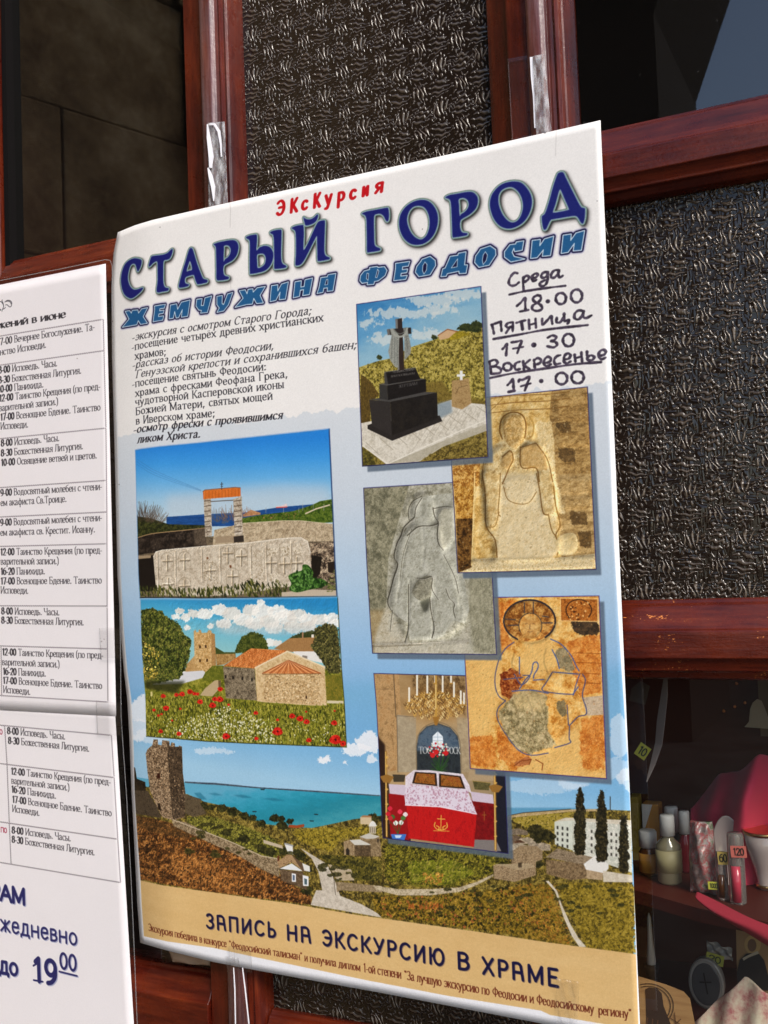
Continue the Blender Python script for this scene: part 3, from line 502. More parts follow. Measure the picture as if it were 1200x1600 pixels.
    for pl in [B8(950, 240, 1100, 210, 1110, 480, 1010, 500, 960, 340), B8(1010, 610, 1120, 590, 1130, 850, 1030, 850, 1010, 740), B8(490, 690, 600, 690, 620, 840, 500, 830), B8(620, 640, 700, 730, 800, 800, 700, 850, 620, 780), B8(620, 60, 700, 50, 640, 150, 700, 260, 640, 300, 625, 180)]:
        c.fill(pl, T([(158, 74, 20), (204, 116, 42), (220, 150, 74)], 9, 2.6), a=.82, rough=12)
    for y in (300, 345, 395, 440): c.line(B8(990, y, 1105, y + 4), 1, (120, 56, 14), a=.7)
    c.fill(B8(965, 150, 1098, 155, 1100, 215, 1020, 222, 980, 200), T([(36, 28, 20), (84, 62, 40)], 7, 3), rough=6); c.fill(B8(1020, 510, 1115, 500, 1118, 590, 1040, 595), T([(176, 150, 120), (206, 186, 156)], 9)); c.fill(B8(630, 400, 690, 370, 735, 400, 720, 480, 680, 520, 640, 500), T([(90, 30, 10), (146, 66, 26), (190, 120, 60)], 7, 3.4), rough=6)
    c.fill(B8(890, 290, 940, 270, 990, 380, 960, 390, 910, 370), T([(110, 98, 70), (170, 150, 110)], 8, 3), rough=6)
    c.fill(B8(625, 570, 700, 500, 760, 470, 850, 500, 870, 600, 850, 640, 890, 730, 880, 740, 780, 775, 720, 760, 680, 720, 640, 640), T([(84, 76, 50), (134, 122, 84), (180, 164, 122), (210, 192, 150)], 9, 2.6), a=.9, rough=14); c.fill(B8(900, 530, 940, 520, 948, 590, 925, 605, 900, 560), T([(90, 78, 50), (150, 130, 90)], 6), rough=5); c.fill(B8(690, 480, 760, 470, 850, 490, 840, 580, 700, 560), (220, 190, 130), a=.55, ft=4)
    c.fill(B8(*el(772, 150, 118, 98)), T([(110, 60, 20), (170, 112, 50), (206, 156, 84)], 12, 3)); c.fill(B8(*el(778, 175, 52, 60)), T([(176, 116, 50), (220, 176, 104)], 10, 3)); c.line(B8(*el(772, 150, 121, 98, 118, 412)), 2.6, (40, 36, 40)); c.line(B8(*el(776, 172, 54, 58, 150, 390)), 1.1, (50, 46, 44))
    for st in [(748, 65, 748, 112), (790, 62, 790, 112), (832, 128, 862, 132), (832, 160, 880, 160), (660, 142, 706, 145), (672, 172, 720, 170)]: c.line(B8(*st), 1.6, (60, 56, 60))
    for st in [(700, 250, 660, 280, 630, 330, 612, 400, 612, 460, 630, 505, 660, 525), (870, 235, 920, 260, 965, 310, 990, 360, 1005, 385), (725, 320, 725, 400), (725, 470, 750, 430, 780, 395, 790, 350, 808, 345, 812, 370, 795, 400, 790, 420), (740, 405, 775, 410, 735, 450, 700, 400), (880, 390, 850, 440, 832, 475, 900, 490, 975, 495), (885, 390, 1000, 400), (1008, 398, 990, 450, 978, 498), (975, 495, 1000, 460), (1020, 400, 1034, 430, 1020, 500, 1038, 560, 1035, 590, 1000, 600, 960, 640), (660, 525, 625, 560, 622, 610, 660, 680, 720, 755, 780, 780, 860, 770), (960, 640, 958, 700, 962, 722, 890, 745), (948, 545, 955, 640), (690, 480, 780, 475, 860, 490), (740, 415, 650, 425), (790, 428, 840, 425), (878, 285, 900, 330, 912, 375)]:
        c.line(B8(*st), 1.5, (62, 84, 140) if st[0] % 4 else (70, 74, 110), sm=True)
    c.fill(B8(700, 815, 760, 785, 785, 800, 770, 825, 710, 832), T([(150, 80, 40), (200, 130, 80)], 5)); c.line(B8(700, 830, 730, 808, 780, 800, 770, 825), 1.2, (110, 50, 20)); c.line(B8(800, 800, 835, 820, 830, 850), 1.4, (130, 60, 24))
    c.fill(B8(917, 44, 1092, 48, 1092, 153, 919, 150), T([(150, 76, 20), (196, 120, 50), (120, 60, 16)], 7, 3)); c.line(B8(917, 44, 1092, 48, 1092, 153, 919, 150, 917, 44), 1.2, (236, 190, 120)); c.line(B8(*el(1003, 100, 60, 50, 130, 400)), 1.6, (56, 30, 14)); c.scatter(B8(950, 60, 1050, 60, 1050, 145, 950, 145), 60, [(70, 34, 10), (232, 180, 110)], (.6, 1.8))
    c.scatter(PHOTOS['fresco'], 1400, [(120, 60, 16), (236, 200, 130), (170, 96, 30)], (.4, 1.2), a=.4)
    c.emboss(PHOTOS['fresco'], [('l', B8(*el(772, 150, 119, 98)), 2, -8, 4.0), ('l', B8(*el(776, 175, 54, 60)), 2, 5, 3.0), ('p', B8(625, 570, 700, 500, 850, 500, 870, 600, 890, 730, 780, 775, 680, 720), 5, 8), ('p', B8(835, 440, 885, 392, 1000, 400, 975, 492), 3, 8)], nsc=11, amt=.16, per=.86)
    for st in [(690, 520, 720, 600, 700, 700), (760, 500, 790, 600, 770, 720), (820, 520, 850, 620, 850, 700), (700, 300, 690, 360, 720, 400), (850, 280, 840, 340, 860, 400)]: c.line(B8(*st), 1.0, (80, 66, 40), sm=True, a=.6, ft=1)
    for st in [(752, 165, 762, 162), (786, 162, 797, 165), (774, 168, 772, 186, 779, 188), (764, 200, 774, 203, 786, 199)]: c.line(B8(*st), 1.1, (92, 52, 24), a=.8, sm=len(st) > 4)
    c.fill(B8(*el(776, 178, 30, 42)), (226, 190, 130), a=.25, ft=4)
    border('fresco', (60, 40, 120))
    # grey relief
    frame('relief_grey'); C7 = K(3, 560, 740)
    c.fill(PHOTOS['relief_grey'], T([(120, 116, 96), (164, 160, 140), (188, 184, 166)], 20, 2.6)); c.fill(C7(24, 68, 240, 50, 200, 180, 140, 400, 130, 620, 120, 840, 60, 845), T([(84, 82, 64), (124, 120, 96), (156, 150, 124)], 12, 2.4))
    c.fill(C7(40, 640, 150, 640, 130, 720, 190, 790, 180, 830, 60, 840), T([(140, 116, 76), (176, 156, 116)], 12), a=.8, ft=4)
    c.fill(C7(520, 430, 640, 440, 650, 850, 540, 840, 520, 640), T([(112, 108, 86), (144, 140, 116), (168, 162, 138)], 10, 2.2, asp=.5), ft=3)
    c.fill(C7(130, 620, 240, 800, 470, 780, 520, 700, 520, 840, 70, 840, 80, 760), T([(176, 170, 150), (206, 200, 182), (160, 150, 126)], 10, 2.6), a=.8, ft=3)
    body = C7(270, 120, 320, 105, 440, 90, 460, 170, 480, 380, 500, 520, 520, 640, 500, 700, 440, 690, 400, 760, 350, 780, 240, 780, 230, 700, 170, 660, 140, 620, 150, 540, 185, 420, 170, 380, 180, 320, 220, 270, 250, 220, 235, 180)
    c.fill(body, T([(150, 148, 132), (178, 176, 160), (196, 194, 180)], 14, 2.4)); c.fill(body, (90, 90, 76), a=.12, ft=3)
    c.fill(C7(255, 540, 290, 490, 345, 485, 340, 570, 330, 600, 300, 600, 260, 575), T([(110, 106, 88), (160, 156, 136)], 6, 3), sm=True); c.fill(C7(285, 600, 335, 580, 325, 640, 305, 650), (76, 76, 64), ft=2); c.fill(C7(372, 200, 400, 160, 440, 170, 440, 300, 400, 355, 375, 330), T([(160, 156, 136), (190, 186, 166)], 9))
    for st, w in [((300, 105, 255, 130, 235, 170, 240, 220, 262, 210, 270, 160, 300, 110), 1.2), ((262, 205, 215, 250, 200, 290, 180, 330, 168, 390, 185, 425, 165, 490, 150, 550, 138, 600, 155, 640, 185, 670), 2.2), ((350, 160, 358, 200, 375, 230, 340, 245, 280, 250, 230, 290), 2), ((375, 235, 370, 290, 378, 330, 400, 358), 2), ((235, 520, 235, 600, 235, 680, 232, 740, 218, 790), 1.5), ((335, 580, 340, 640, 355, 720, 345, 770), 1.8), ((275, 490, 310, 492, 345, 485, 345, 540, 375, 590), 1.4), ((350, 165, 400, 155, 440, 158), 1.2), ((410, 540, 425, 580, 450, 610, 445, 640, 455, 675), 1.2), ((400, 380, 450, 480, 470, 560), .9), ((160, 640, 148, 740), 1), ((250, 260, 210, 380, 195, 500), .8)]: c.line(C7(*st), w, (70, 66, 54), sm=True); c.line([(x + 1.4, y + 1) for x, y in C7(*st)], w * .7, (216, 212, 196), sm=True, a=.6)
    c.line(C7(66, 800, 300, 795, 520, 785), 1.4, (214, 206, 186)); c.line(C7(66, 812, 300, 803), .9, (110, 102, 82)); c.scatter(PHOTOS['relief_grey'], 1700, [(80, 76, 60), (212, 208, 190), (120, 112, 90)], (.4, 1.4), a=.35)
    F = lambda *v: C7(*v)
    c.emboss(PHOTOS['relief_grey'], [('p', C7(270, 110, 320, 100, 350, 130, 352, 180, 340, 225, 290, 240, 255, 215, 250, 160), 5, 26), ('p', C7(240, 250, 340, 235, 375, 240, 400, 350, 450, 470, 480, 600, 500, 690, 420, 760, 340, 775, 230, 780, 180, 660, 150, 610, 175, 430, 190, 320), 6, 34),
        ('p', C7(372, 190, 400, 160, 445, 165, 445, 300, 405, 352, 378, 330), 4, 22), ('p', C7(258, 540, 292, 492, 345, 487, 342, 570, 300, 602, 262, 575), 4, 20), ('p', C7(285, 600, 335, 580, 325, 640, 305, 650), 3, -14), ('l', C7(240, 500, 238, 600, 235, 700, 220, 785), 2, -9, 3.0), ('l', C7(340, 590, 350, 700, 345, 770), 2, -9, 3.0),
        ('l', C7(250, 260, 215, 380, 195, 520, 180, 600), 2, -6, 3.0), ('l', C7(400, 380, 445, 480, 470, 570, 480, 660), 2, -6, 3.0), ('l', C7(420, 540, 440, 600, 450, 680), 2, -5, 2.0), ('l', C7(300, 250, 310, 340, 300, 430), 2, -5, 3.0), ('l', C7(225, 170, 240, 120, 300, 95, 350, 100), 3, 9, 5.0), ('p', C7(66, 800, 520, 785, 645, 850, 66, 845), 3, 14), ('p', C7(280, 140, 300, 130, 310, 170, 295, 200, 280, 180), 3, -7)], nsc=13, na=1.1, amt=.14, per=.86)
    border('relief_grey')
    # golden relief
    frame('relief_gold'); D4 = K(2.857, 540, 420)
    c.fill(PHOTOS['relief_gold'], T([(160, 120, 58), (200, 162, 92), (216, 184, 120), (226, 202, 148)], 16, 2))
    c.fill(D4(920, 540, 1080, 530, 1098, 970, 940, 970, 930, 760, 910, 660), T([(104, 76, 38), (156, 120, 66), (190, 156, 98)], 8, 2.4, asp=2)); c.fill(C7(910, 0, 1098, 0, 1112, 440, 960, 440, 930, 200), T([(128, 98, 54), (174, 140, 86), (204, 172, 116)], 9, 2.4, asp=1.8))
    c.fill(D4(840, 690, 920, 680, 940, 930, 980, 1100, 930, 1080, 900, 900), T([(196, 164, 104), (236, 216, 170)], 6), a=.9, rough=8)
    c.fill(C7(443, 0, 545, 0, 535, 210, 460, 215), T([(120, 70, 16), (190, 136, 56), (216, 170, 92)], 8, 3.4)); c.fill(C7(458, 212, 535, 210, 530, 460, 468, 465), T([(40, 24, 8), (96, 62, 26), (130, 92, 44)], 9, 3)); c.fill(D4(478, 855, 600, 850, 600, 970, 480, 970), T([(110, 60, 14), (186, 126, 50), (226, 186, 110)], 8, 3.2), a=.9)
    for p_ in [D4(950, 800, 1020, 800, 1028, 860, 980, 865, 948, 840), C7(1025, 270, 1090, 270, 1095, 350, 1040, 340), D4(930, 690, 1000, 680, 1008, 730, 960, 730), C7(985, 175, 1070, 180, 1075, 240, 1000, 240)]: c.fill(p_, T([(60, 42, 20), (110, 82, 44)], 6, 3), a=.9, rough=5)
    fig = D4(690, 770, 720, 660, 760, 640, 800, 660, 810, 750, 860, 780, 900, 860, 930, 960) + C7(920, 60, 945, 240, 930, 300, 945, 340, 900, 395, 650, 400, 640, 330, 600, 250, 590, 100, 580, 0) + D4(610, 960, 620, 870, 640, 800)
    c.fill(fig, T([(176, 142, 84), (208, 180, 124), (224, 204, 156)], 12, 2.6)); c.fill(C7(670, 0, 840, 0, 870, 180, 940, 370, 900, 395, 650, 400, 655, 200), T([(206, 182, 134), (224, 206, 166)], 14, 2), ft=3); c.line(D4(820, 660, 838, 690, 835, 740, 815, 760), 2.4, (170, 132, 66), sm=True)
    c.fill(D4(700, 700, 715, 665, 745, 648, 785, 660, 800, 700, 795, 760, 755, 800, 715, 770), T([(150, 114, 56), (192, 156, 96), (210, 180, 124)], 6, 3), sm=True); c.fill(D4(700, 840, 735, 812, 748, 850, 730, 890, 700, 880), T([(160, 122, 66), (206, 174, 116)], 5), sm=True); c.fill(D4(780, 800, 850, 780, 890, 830, 900, 900, 840, 890, 785, 880), T([(170, 130, 70), (204, 172, 116)], 7))
    for st, w in [((700, 760, 688, 720, 700, 665, 745, 640, 790, 655, 805, 700, 800, 755), 2), ((640, 800, 615, 870, 608, 960), 1.2), ((700, 840, 735, 812, 748, 850, 730, 890, 700, 960), 1.6), ((780, 795, 785, 885, 850, 890, 865, 950), 1.7), ((780, 798, 850, 778), 1.2), ((850, 778, 900, 850, 925, 950), 1.4), ((628, 570, 700, 575, 640, 640, 628, 660), .8)]: c.line(D4(*st), w, (116, 78, 30), sm=True)
    for st, w in [((665, 0, 662, 90, 655, 180, 665, 200), 1.4), ((835, 0, 850, 80, 865, 180, 890, 195), 1.6), ((915, 60, 925, 150, 945, 240, 925, 290, 945, 340, 930, 385), 1.8), ((580, 0, 595, 100, 598, 240, 640, 310, 650, 395), 1.8), ((680, 60, 700, 120, 750, 142, 800, 135, 835, 85), 1.1), ((890, 190, 905, 260, 925, 295), 1.4), ((600, 250, 640, 245, 660, 180), 1)]: c.line(C7(*st), w, (120, 84, 34), sm=True)
    c.fill(C7(540, 400, 650, 395, 930, 395, 1112, 375, 1112, 445, 470, 464, 530, 440), T([(176, 150, 100), (226, 210, 170), (196, 166, 110)], 8, 2.6)); c.fill(C7(935, 300, 1010, 280, 1030, 340, 1000, 380, 940, 375), T([(200, 172, 116), (222, 200, 150)], 8), sm=True)
    for y in (560, 590, 625): c.line(D4(640, y + 20, 760, y + 6, 900, y, 1000, y - 12), 1.3, (110, 72, 26), a=.8, sm=True)
    c.line(C7(545, 0, 540, 200, 530, 430), 1.6, (236, 206, 140)); c.scatter(PHOTOS['relief_gold'], 1900, [(96, 66, 26), (236, 216, 170), (150, 112, 56)], (.4, 1.5), a=.38)
    c.emboss(PHOTOS['relief_gold'], [('p', D4(690, 770, 700, 660, 745, 625, 810, 640, 845, 700, 830, 780, 770, 800), 4, 16), ('p', D4(702, 700, 715, 665, 745, 648, 785, 660, 800, 705, 790, 765, 755, 800, 718, 765), 4, 26), ('p', D4(610, 960, 625, 860, 690, 790, 760, 800, 860, 775, 905, 850, 935, 960) + C7(930, 150, 945, 340, 900, 395, 650, 400, 640, 320, 600, 250, 585, 60), 5, 30),
        ('p', D4(700, 840, 735, 812, 748, 850, 730, 890, 700, 880), 3, 16), ('p', D4(782, 800, 850, 780, 890, 830, 895, 890, 840, 890, 787, 880), 3, 16), ('p', C7(575, 0, 655, 0, 660, 180, 640, 250, 600, 245, 590, 120), 4, 16), ('p', C7(840, 0, 915, 0, 930, 170, 890, 195, 862, 180), 4, 16), ('p', C7(680, 40, 700, 120, 750, 142, 800, 135, 835, 85, 830, 30, 750, 10), 5, 12), ('p', C7(535, 405, 1112, 385, 1112, 445, 470, 464), 3, 20), ('p', C7(940, 295, 1015, 285, 1030, 340, 1000, 375, 945, 372), 5, 18),
        ('p', D4(930, 560, 1080, 550, 1090, 680, 940, 690), 5, 12), ('p', D4(935, 700, 1085, 690, 1090, 790, 950, 790), 4, 14), ('p', C7(930, 20, 1095, 20, 1095, 90, 945, 100), 4, 14), ('p', C7(950, 110, 1098, 105, 1098, 160, 960, 165), 4, 14), ('p', C7(560, 20, 580, 20, 610, 260, 640, 390, 560, 395), 4, -12), ('l', D4(715, 710, 740, 706, 742, 735), 2, -7, 2.0), ('l', D4(760, 706, 785, 710), 2, -6, 2.0), ('l', D4(738, 760, 765, 760), 2, -6, 2.0)], nsc=11, na=1.1, amt=.14, per=.86)
    border('relief_gold')
    # memorial cross
    frame('memorial')
    c.fill(PHOTOS['memorial'], c.gr((600, 455), (640, 570), [(52, 116, 168), (88, 146, 186), (130, 172, 194), (150, 184, 198)], 26, .5))
    for (x, y, w, h) in [(260, 200, 190, 22), (400, 150, 150, 26), (120, 240, 90, 14), (170, 310, 60, 30), (420, 190, 120, 18), (340, 300, 110, 22), (520, 130, 90, 24), (90, 300, 30, 4)]: c.fill([p for p in D4(*[v for u in np.linspace(0, 6.28, 14)[:-1] for v in (x + w * cos(u), y - (x - 260) * .06 + h * sin(u))])], (206, 210, 206), a=.72, ft=7, rough=14)
    c.fill(D4(60, 600, 640, 600, 645, 860, 60, 900), T([(60, 50, 16), (120, 104, 44), (150, 132, 66)], 6, 3))
    hl = D4(58, 440, 150, 410, 200, 400, 290, 350, 400, 315, 500, 280, 610, 250, 640, 640, 560, 620, 430, 600, 100, 690, 66, 690)
    c.emboss(hl, nsc=11, amt=.9, per=.75)
    c.fill(hl, T([(60, 52, 16), (122, 108, 40), (166, 148, 66), (186, 168, 90)], 7, 3.2)); c.scatter(hl, 1500, [(50, 44, 14), (190, 172, 96), (112, 100, 36), (84, 76, 26)], (.6, 1.9))
    c.fill(D4(400, 310, 440, 285, 500, 275, 560, 290, 480, 320), T([(110, 96, 20), (170, 148, 40)], 5, 3), rough=5)
    c.fill(D4(68, 470, 110, 500, 150, 560, 110, 600, 110, 690, 66, 690), T([(50, 36, 14), (96, 74, 30)], 5, 3, asp=.3), a=.9)
    c.fill(D4(270, 520, 430, 500, 470, 560, 620, 590, 620, 620, 400, 600, 300, 560), T([(70, 56, 20), (130, 108, 46), (90, 72, 30)], 5, 3, asp=.4), a=.8, ft=2)
    c.fill(D4(412, 300, 455, 272, 495, 280, 490, 284, 460, 310, 420, 318), (196, 160, 120)); c.line(D4(412, 298, 455, 270, 497, 280), 1.6, (140, 86, 50))
    c.emboss(D4(66, 690, 400, 610, 622, 605, 632, 690, 330, 860, 75, 790), nsc=5, amt=.2)
    for (x, y, w, h) in [(540, 262, 42, 18), (585, 252, 30, 20), (395, 305, 14, 12), (150, 395, 12, 12), (575, 270, 34, 14)]: c.fill(D4(*[v for u in np.linspace(0, 6.28, 12)[:-1] for v in (x + w * cos(u) * (1 + .2 * sin(3 * u)), y + h * sin(u))]), T([(20, 28, 14), (60, 66, 30)], 4, 3), rough=4)
    c.fill(D4(66, 690, 115, 680, 400, 610, 470, 585, 560, 600, 622, 605, 632, 690, 520, 740, 330, 860, 190, 880, 75, 790), T([(176, 168, 150), (208, 200, 184), (220, 214, 200)], 8, 2.4))
    for k_ in range(9): c.line(D4(90 + k_ * 62, 775 - k_ * 20, 150 + k_ * 62, 870 - k_ * 34 if False else 830 - k_ * 22), .8, (150, 140, 120)); c.line(D4(430 + k_ * 22, 612 + k_ * 2, 300 + k_ * 36, 810 - k_ * 18), .7, (158, 148, 130), a=.8)
    c.line(D4(75, 790, 190, 872, 340, 800, 520, 720, 632, 672), 1.6, (226, 220, 206)); c.fill(D4(190, 872, 340, 808, 520, 732, 632, 690, 634, 722, 420, 800, 330, 858, 205, 880), T([(186, 178, 158), (160, 152, 132)], 8)); c.fill(D4(412, 600, 470, 588, 478, 640, 420, 670, 400, 640), (110, 128, 140), a=.75, ft=2)
    c.fill(D4(330, 860, 430, 800, 560, 760, 634, 722, 636, 838), T([(50, 40, 14), (112, 94, 40), (150, 130, 64)], 6, 3), rough=6); c.fill(D4(74, 800, 120, 830, 135, 878, 76, 882), T([(40, 36, 14), (110, 100, 40)], 5, 3))
    c.fill(D4(474, 500, 550, 488, 562, 600, 520, 628, 474, 615), T([(130, 100, 60), (176, 146, 98), (150, 120, 76)], 5, 3)); c.fill(D4(510, 455, 522, 455, 522, 470, 533, 470, 533, 480, 522, 480, 522, 497, 510, 497, 510, 482, 497, 482, 497, 471, 510, 471), (228, 228, 224)); c.line(D4(490, 560, 505, 530, 545, 520), .8, (96, 74, 44))
    blk = (20, 17, 16)
    c.fill(D4(98, 698, 120, 690, 420, 655, 432, 680, 208, 768, 98, 715), (34, 30, 28)); c.fill(D4(105, 585, 200, 592, 206, 745, 118, 700), (40, 36, 34)); c.fill(D4(200, 592, 408, 552, 412, 668, 206, 745), T([blk, (30, 26, 22)], 14)); c.fill(D4(105, 583, 200, 570, 330, 548, 408, 552, 200, 594), (62, 60, 58))
    c.fill(D4(150, 515, 185, 520, 190, 586, 152, 580), (44, 42, 40)); c.fill(D4(185, 520, 358, 492, 360, 548, 190, 586), blk); c.fill(D4(150, 514, 330, 488, 358, 492, 185, 521), (70, 68, 66)); c.fill(D4(172, 465, 190, 460, 190, 515, 174, 515), (56, 54, 52)); c.fill(D4(180, 460, 312, 442, 334, 492, 190, 515), blk); c.line(D4(172, 462, 312, 441), 1, (96, 94, 90))
    text(c, 'ТЕПЛОВ СТЕФАН', (613, 583), (647, 578.5), 3.2, (150, 146, 138)); text(c, 'ВАМ ПОСВЯЩАЕМ', (611, 589.5), (648, 584.5), 2.8, (120, 116, 110)); text(c, 'ЖЕРТВАМ', (623, 606), (652, 601), 4.4, (92, 90, 88))
    c.fill(D4(222, 225, 252, 220, 262, 450, 236, 455), (40, 30, 26)); c.fill(D4(222, 225, 232, 222, 240, 452, 232, 452), (110, 108, 104)); c.fill(D4(184, 270, 292, 262, 294, 290, 188, 296), (36, 30, 28)); c.fill(D4(184, 270, 196, 268, 198, 295, 188, 296), (96, 94, 90))
    c.fill(D4(198, 268, 215, 266, 240, 300, 235, 440, 222, 440, 200, 410, 190, 370, 205, 300), T([(110, 112, 104), (160, 162, 152), (130, 132, 124)], 4, 3, asp=.4)); c.fill(D4(258, 264, 275, 262, 292, 350, 290, 380, 262, 410, 262, 310), T([(100, 102, 96), (150, 152, 142)], 4, 3, asp=.4)); c.line(D4(205, 270, 220, 295, 245, 303, 268, 290, 275, 265), 3, (150, 152, 142), sm=True); c.line(D4(215, 268, 230, 286, 246, 290, 262, 280, 266, 265), 1.4, (96, 98, 92), sm=True)
    for st in [(208, 300, 206, 400), (220, 310, 220, 420), (230, 320, 230, 430), (272, 300, 276, 370)]: c.line(D4(*st), .8, (80, 82, 78))
    border('memorial')
    # carved slab with the little bell gate
    frame('slab', None); E5 = K(3.333, 200, 660)
    c.fill(PHOTOS['slab'], c.gr((370, 690), (370, 810), [(34, 120, 204), (56, 142, 214), (96, 166, 218), (150, 190, 216), (176, 200, 214)]))
    c.fill(E5(40, 600, 1090, 580, 1095, 915, 60, 920), T([(60, 52, 40), (120, 104, 82), (86, 74, 56)], 8, 3))
    c.fill(E5(200, 380, 500, 350, 800, 320, 1050, 330, 1050, 440, 600, 460, 200, 490), (196, 200, 206), a=.45, ft=12)
    for k_ in range(3): c.line(E5(45, 190 + k_ * 14, 150, 255 + k_ * 12, 380, 352 + k_ * 3), .6, (50, 96, 150), a=.6, sm=True)
    c.fill(E5(200, 492, 400, 478, 600, 470, 800, 440, 980, 425, 980, 480, 600, 540, 200, 540), T([(16, 52, 104), (30, 76, 140)], 6, 2, asp=6)); c.fill(E5(770, 436, 800, 434, 826, 422, 830, 440, 775, 446), (220, 200, 200)); c.line(E5(772, 444, 828, 440), 1.6, (196, 70, 60))
    c.fill(E5(590, 500, 700, 480, 860, 462, 960, 430, 1000, 410, 1062, 400, 1072, 520, 900, 530, 600, 540), T([(30, 50, 10), (60, 84, 20), (96, 112, 40)], 6, 3)); c.line(E5(925, 475, 980, 450, 1050, 430), 2.2, (206, 188, 160)); c.fill(E5(600, 480, 640, 455, 690, 470, 690, 480, 600, 492), T([(150, 100, 60), (190, 140, 100)], 4)); c.scatter(E5(700, 480, 900, 470, 900, 500, 700, 500), 60, [(150, 110, 70), (110, 90, 50)], (.6, 1.6))
    c.fill(E5(48, 490, 120, 500, 210, 530, 400, 535, 400, 620, 50, 620), T([(14, 18, 8), (36, 42, 18), (66, 66, 30)], 6, 3))
    rng = np.random.default_rng(4)
    for (bx, by, R_, n_, cl) in [(90, 540, 120, 90, (64, 50, 40)), (140, 540, 100, 90, (84, 68, 54)), (60, 540, 110, 60, (50, 40, 32)), (475, 540, 90, 60, (96, 84, 76)), (540, 530, 100, 70, (120, 84, 64)), (610, 500, 60, 40, (140, 100, 80))]:
        for i in range(n_):
            a_ = -pi / 2 + (rng.random() - .5) * 2.3; r_ = R_ * (.4 + .75 * rng.random()); mx_ = bx + r_ * .5 * cos(a_) + rng.normal() * 6; my_ = by + r_ * .5 * sin(a_); c.line(E5(mx_, my_, bx + r_ * cos(a_) * .8, by + r_ * sin(a_)), .55, cl, a=.8)
    for x in (810, 890, 910, 965, 1020, 718): c.line(E5(x, 425 + (x < 900) * 20, x, 460 + (x < 900) * 10), .8, (150, 150, 146))
    c.fill(E5(50, 600, 120, 578, 250, 565, 400, 548, 410, 660, 130, 680, 50, 690), T([(14, 11, 10), (34, 27, 22), (60, 50, 42)], 9, 3)); c.line(E5(50, 600, 120, 580, 250, 566, 400, 550), 1.6, (150, 120, 84)); c.fill(E5(340, 560, 405, 552, 410, 640, 345, 645), T([(60, 50, 40), (110, 94, 76)], 6), a=.8, ft=3)
    c.fill(E5(600, 525, 800, 512, 900, 512, 1070, 530, 1078, 620, 800, 620, 600, 650, 440, 640, 450, 560), T([(130, 112, 86), (176, 156, 126), (196, 178, 148)], 8, 2.8)); c.line(E5(600, 525, 800, 512, 900, 512, 1070, 530), 1, (206, 190, 160))
    c.fill(E5(50, 700, 150, 690, 160, 880, 60, 880), (18, 14, 12)); c.fill(E5(52, 695, 120, 692, 118, 706, 52, 712), (150, 128, 100)); c.fill(E5(945, 630, 1078, 620, 1085, 840, 960, 840), T([(24, 18, 14), (120, 100, 80), (190, 170, 140)], 10, 3)); c.fill(E5(955, 690, 1010, 700, 1000, 790, 960, 820), (20, 16, 12)); c.fill(E5(1040, 730, 1082, 722, 1084, 790, 1042, 780), (30, 22, 16))
    for x0, x1 in ((392, 432), (546, 592)):
        c.fill(E5(x0 + 2, 400, x1, 385, x1 + 6, 590, x0 + 10, 596), T([(120, 104, 86), (176, 162, 142), (206, 194, 176)], 5, 3))
        for i in range(7): c.fill(E5(x0 + 3 + i, 408 + i * 27, x1 - 4, 402 + i * 27, x1 + (i % 2) * 4, 408 + i * 27, x0 + 4, 413 + i * 27), (84, 70, 56), a=.85)
    c.fill(E5(455, 595, 545, 590, 600, 588, 604, 620, 455, 630), (150, 130, 104)); c.fill(E5(550, 595, 602, 588, 604, 622, 552, 626), (40, 34, 30)); c.line(E5(430, 412, 546, 405), 1.4, (70, 56, 46))
    c.fill(E5(390, 360, 400, 352, 560, 338, 586, 342, 587, 385, 392, 400), T([(190, 90, 30), (214, 112, 46)], 8)); [c.line(E5(x, 362 - (x - 390) * .09, x, 399 - (x - 390) * .07), .7, (140, 62, 20)) for x in range(405, 586, 17)]; c.line(E5(390, 360, 400, 352, 560, 338, 586, 341), 1.4, (110, 84, 66)); c.line(E5(488, 312, 488, 350), 1.2, (40, 36, 36)); c.line(E5(481, 322, 495, 321), 1, (40, 36, 36)); c.line(E5(483, 332, 494, 334), .8, (40, 36, 36))
    slab = E5(132, 700, 145, 675, 180, 665, 400, 645, 620, 628, 800, 605, 900, 600, 935, 620, 950, 680, 955, 780, 900, 850, 800, 860, 560, 900, 300, 905, 150, 900, 140, 800)
    c.fill(slab, T([(166, 150, 128), (196, 182, 160), (210, 198, 178)], 10, 2.6)); c.line(E5(132, 700, 145, 675, 180, 665, 400, 645, 620, 628, 800, 605, 900, 600, 935, 620, 950, 680), 1.6, (226, 216, 198))
    for x in (155, 248, 385, 480, 555, 640, 720, 790, 850): 
        y0 = 680 - (x - 130) * .07; c.line(E5(x, y0, x + 3, y0 + 130 - (x > 300) * 10), .9, (120, 104, 80), a=.8)
    for (x, y) in [(205, 730), (295, 725), (520, 690), (590, 705), (745, 740), (815, 745), (880, 740), (430, 780), (545, 810), (210, 850), (295, 860)]:
        c.line(E5(x, y - 38, x, y + 42), 2.2, (132, 116, 92), a=.9); c.line(E5(x - 26, y - 6, x + 26, y - 8), 2.2, (132, 116, 92), a=.9); c.line(E5(x + 4, y - 34, x + 4, y + 38), .9, (226, 216, 196), a=.8); c.line(E5(x - 32, y + 45, x - 30, y - 30, x, y - 52, x + 30, y - 32, x + 32, y + 42), .9, (130, 114, 90), sm=True, a=.7)
    for x0, y0, x1, y1 in [(395, 700, 475, 860), (645, 670, 710, 840), (725, 660, 780, 690), (800, 650, 840, 690), (860, 640, 905, 680), (170, 810, 250, 890), (735, 790, 780, 830)]: c.scatter(E5(x0, y0, x1, y0 - 6, x1, y1, x0, y1), 130, [(146, 128, 100), (220, 208, 186)], (.5, 1.3), asp=2, jit=2)
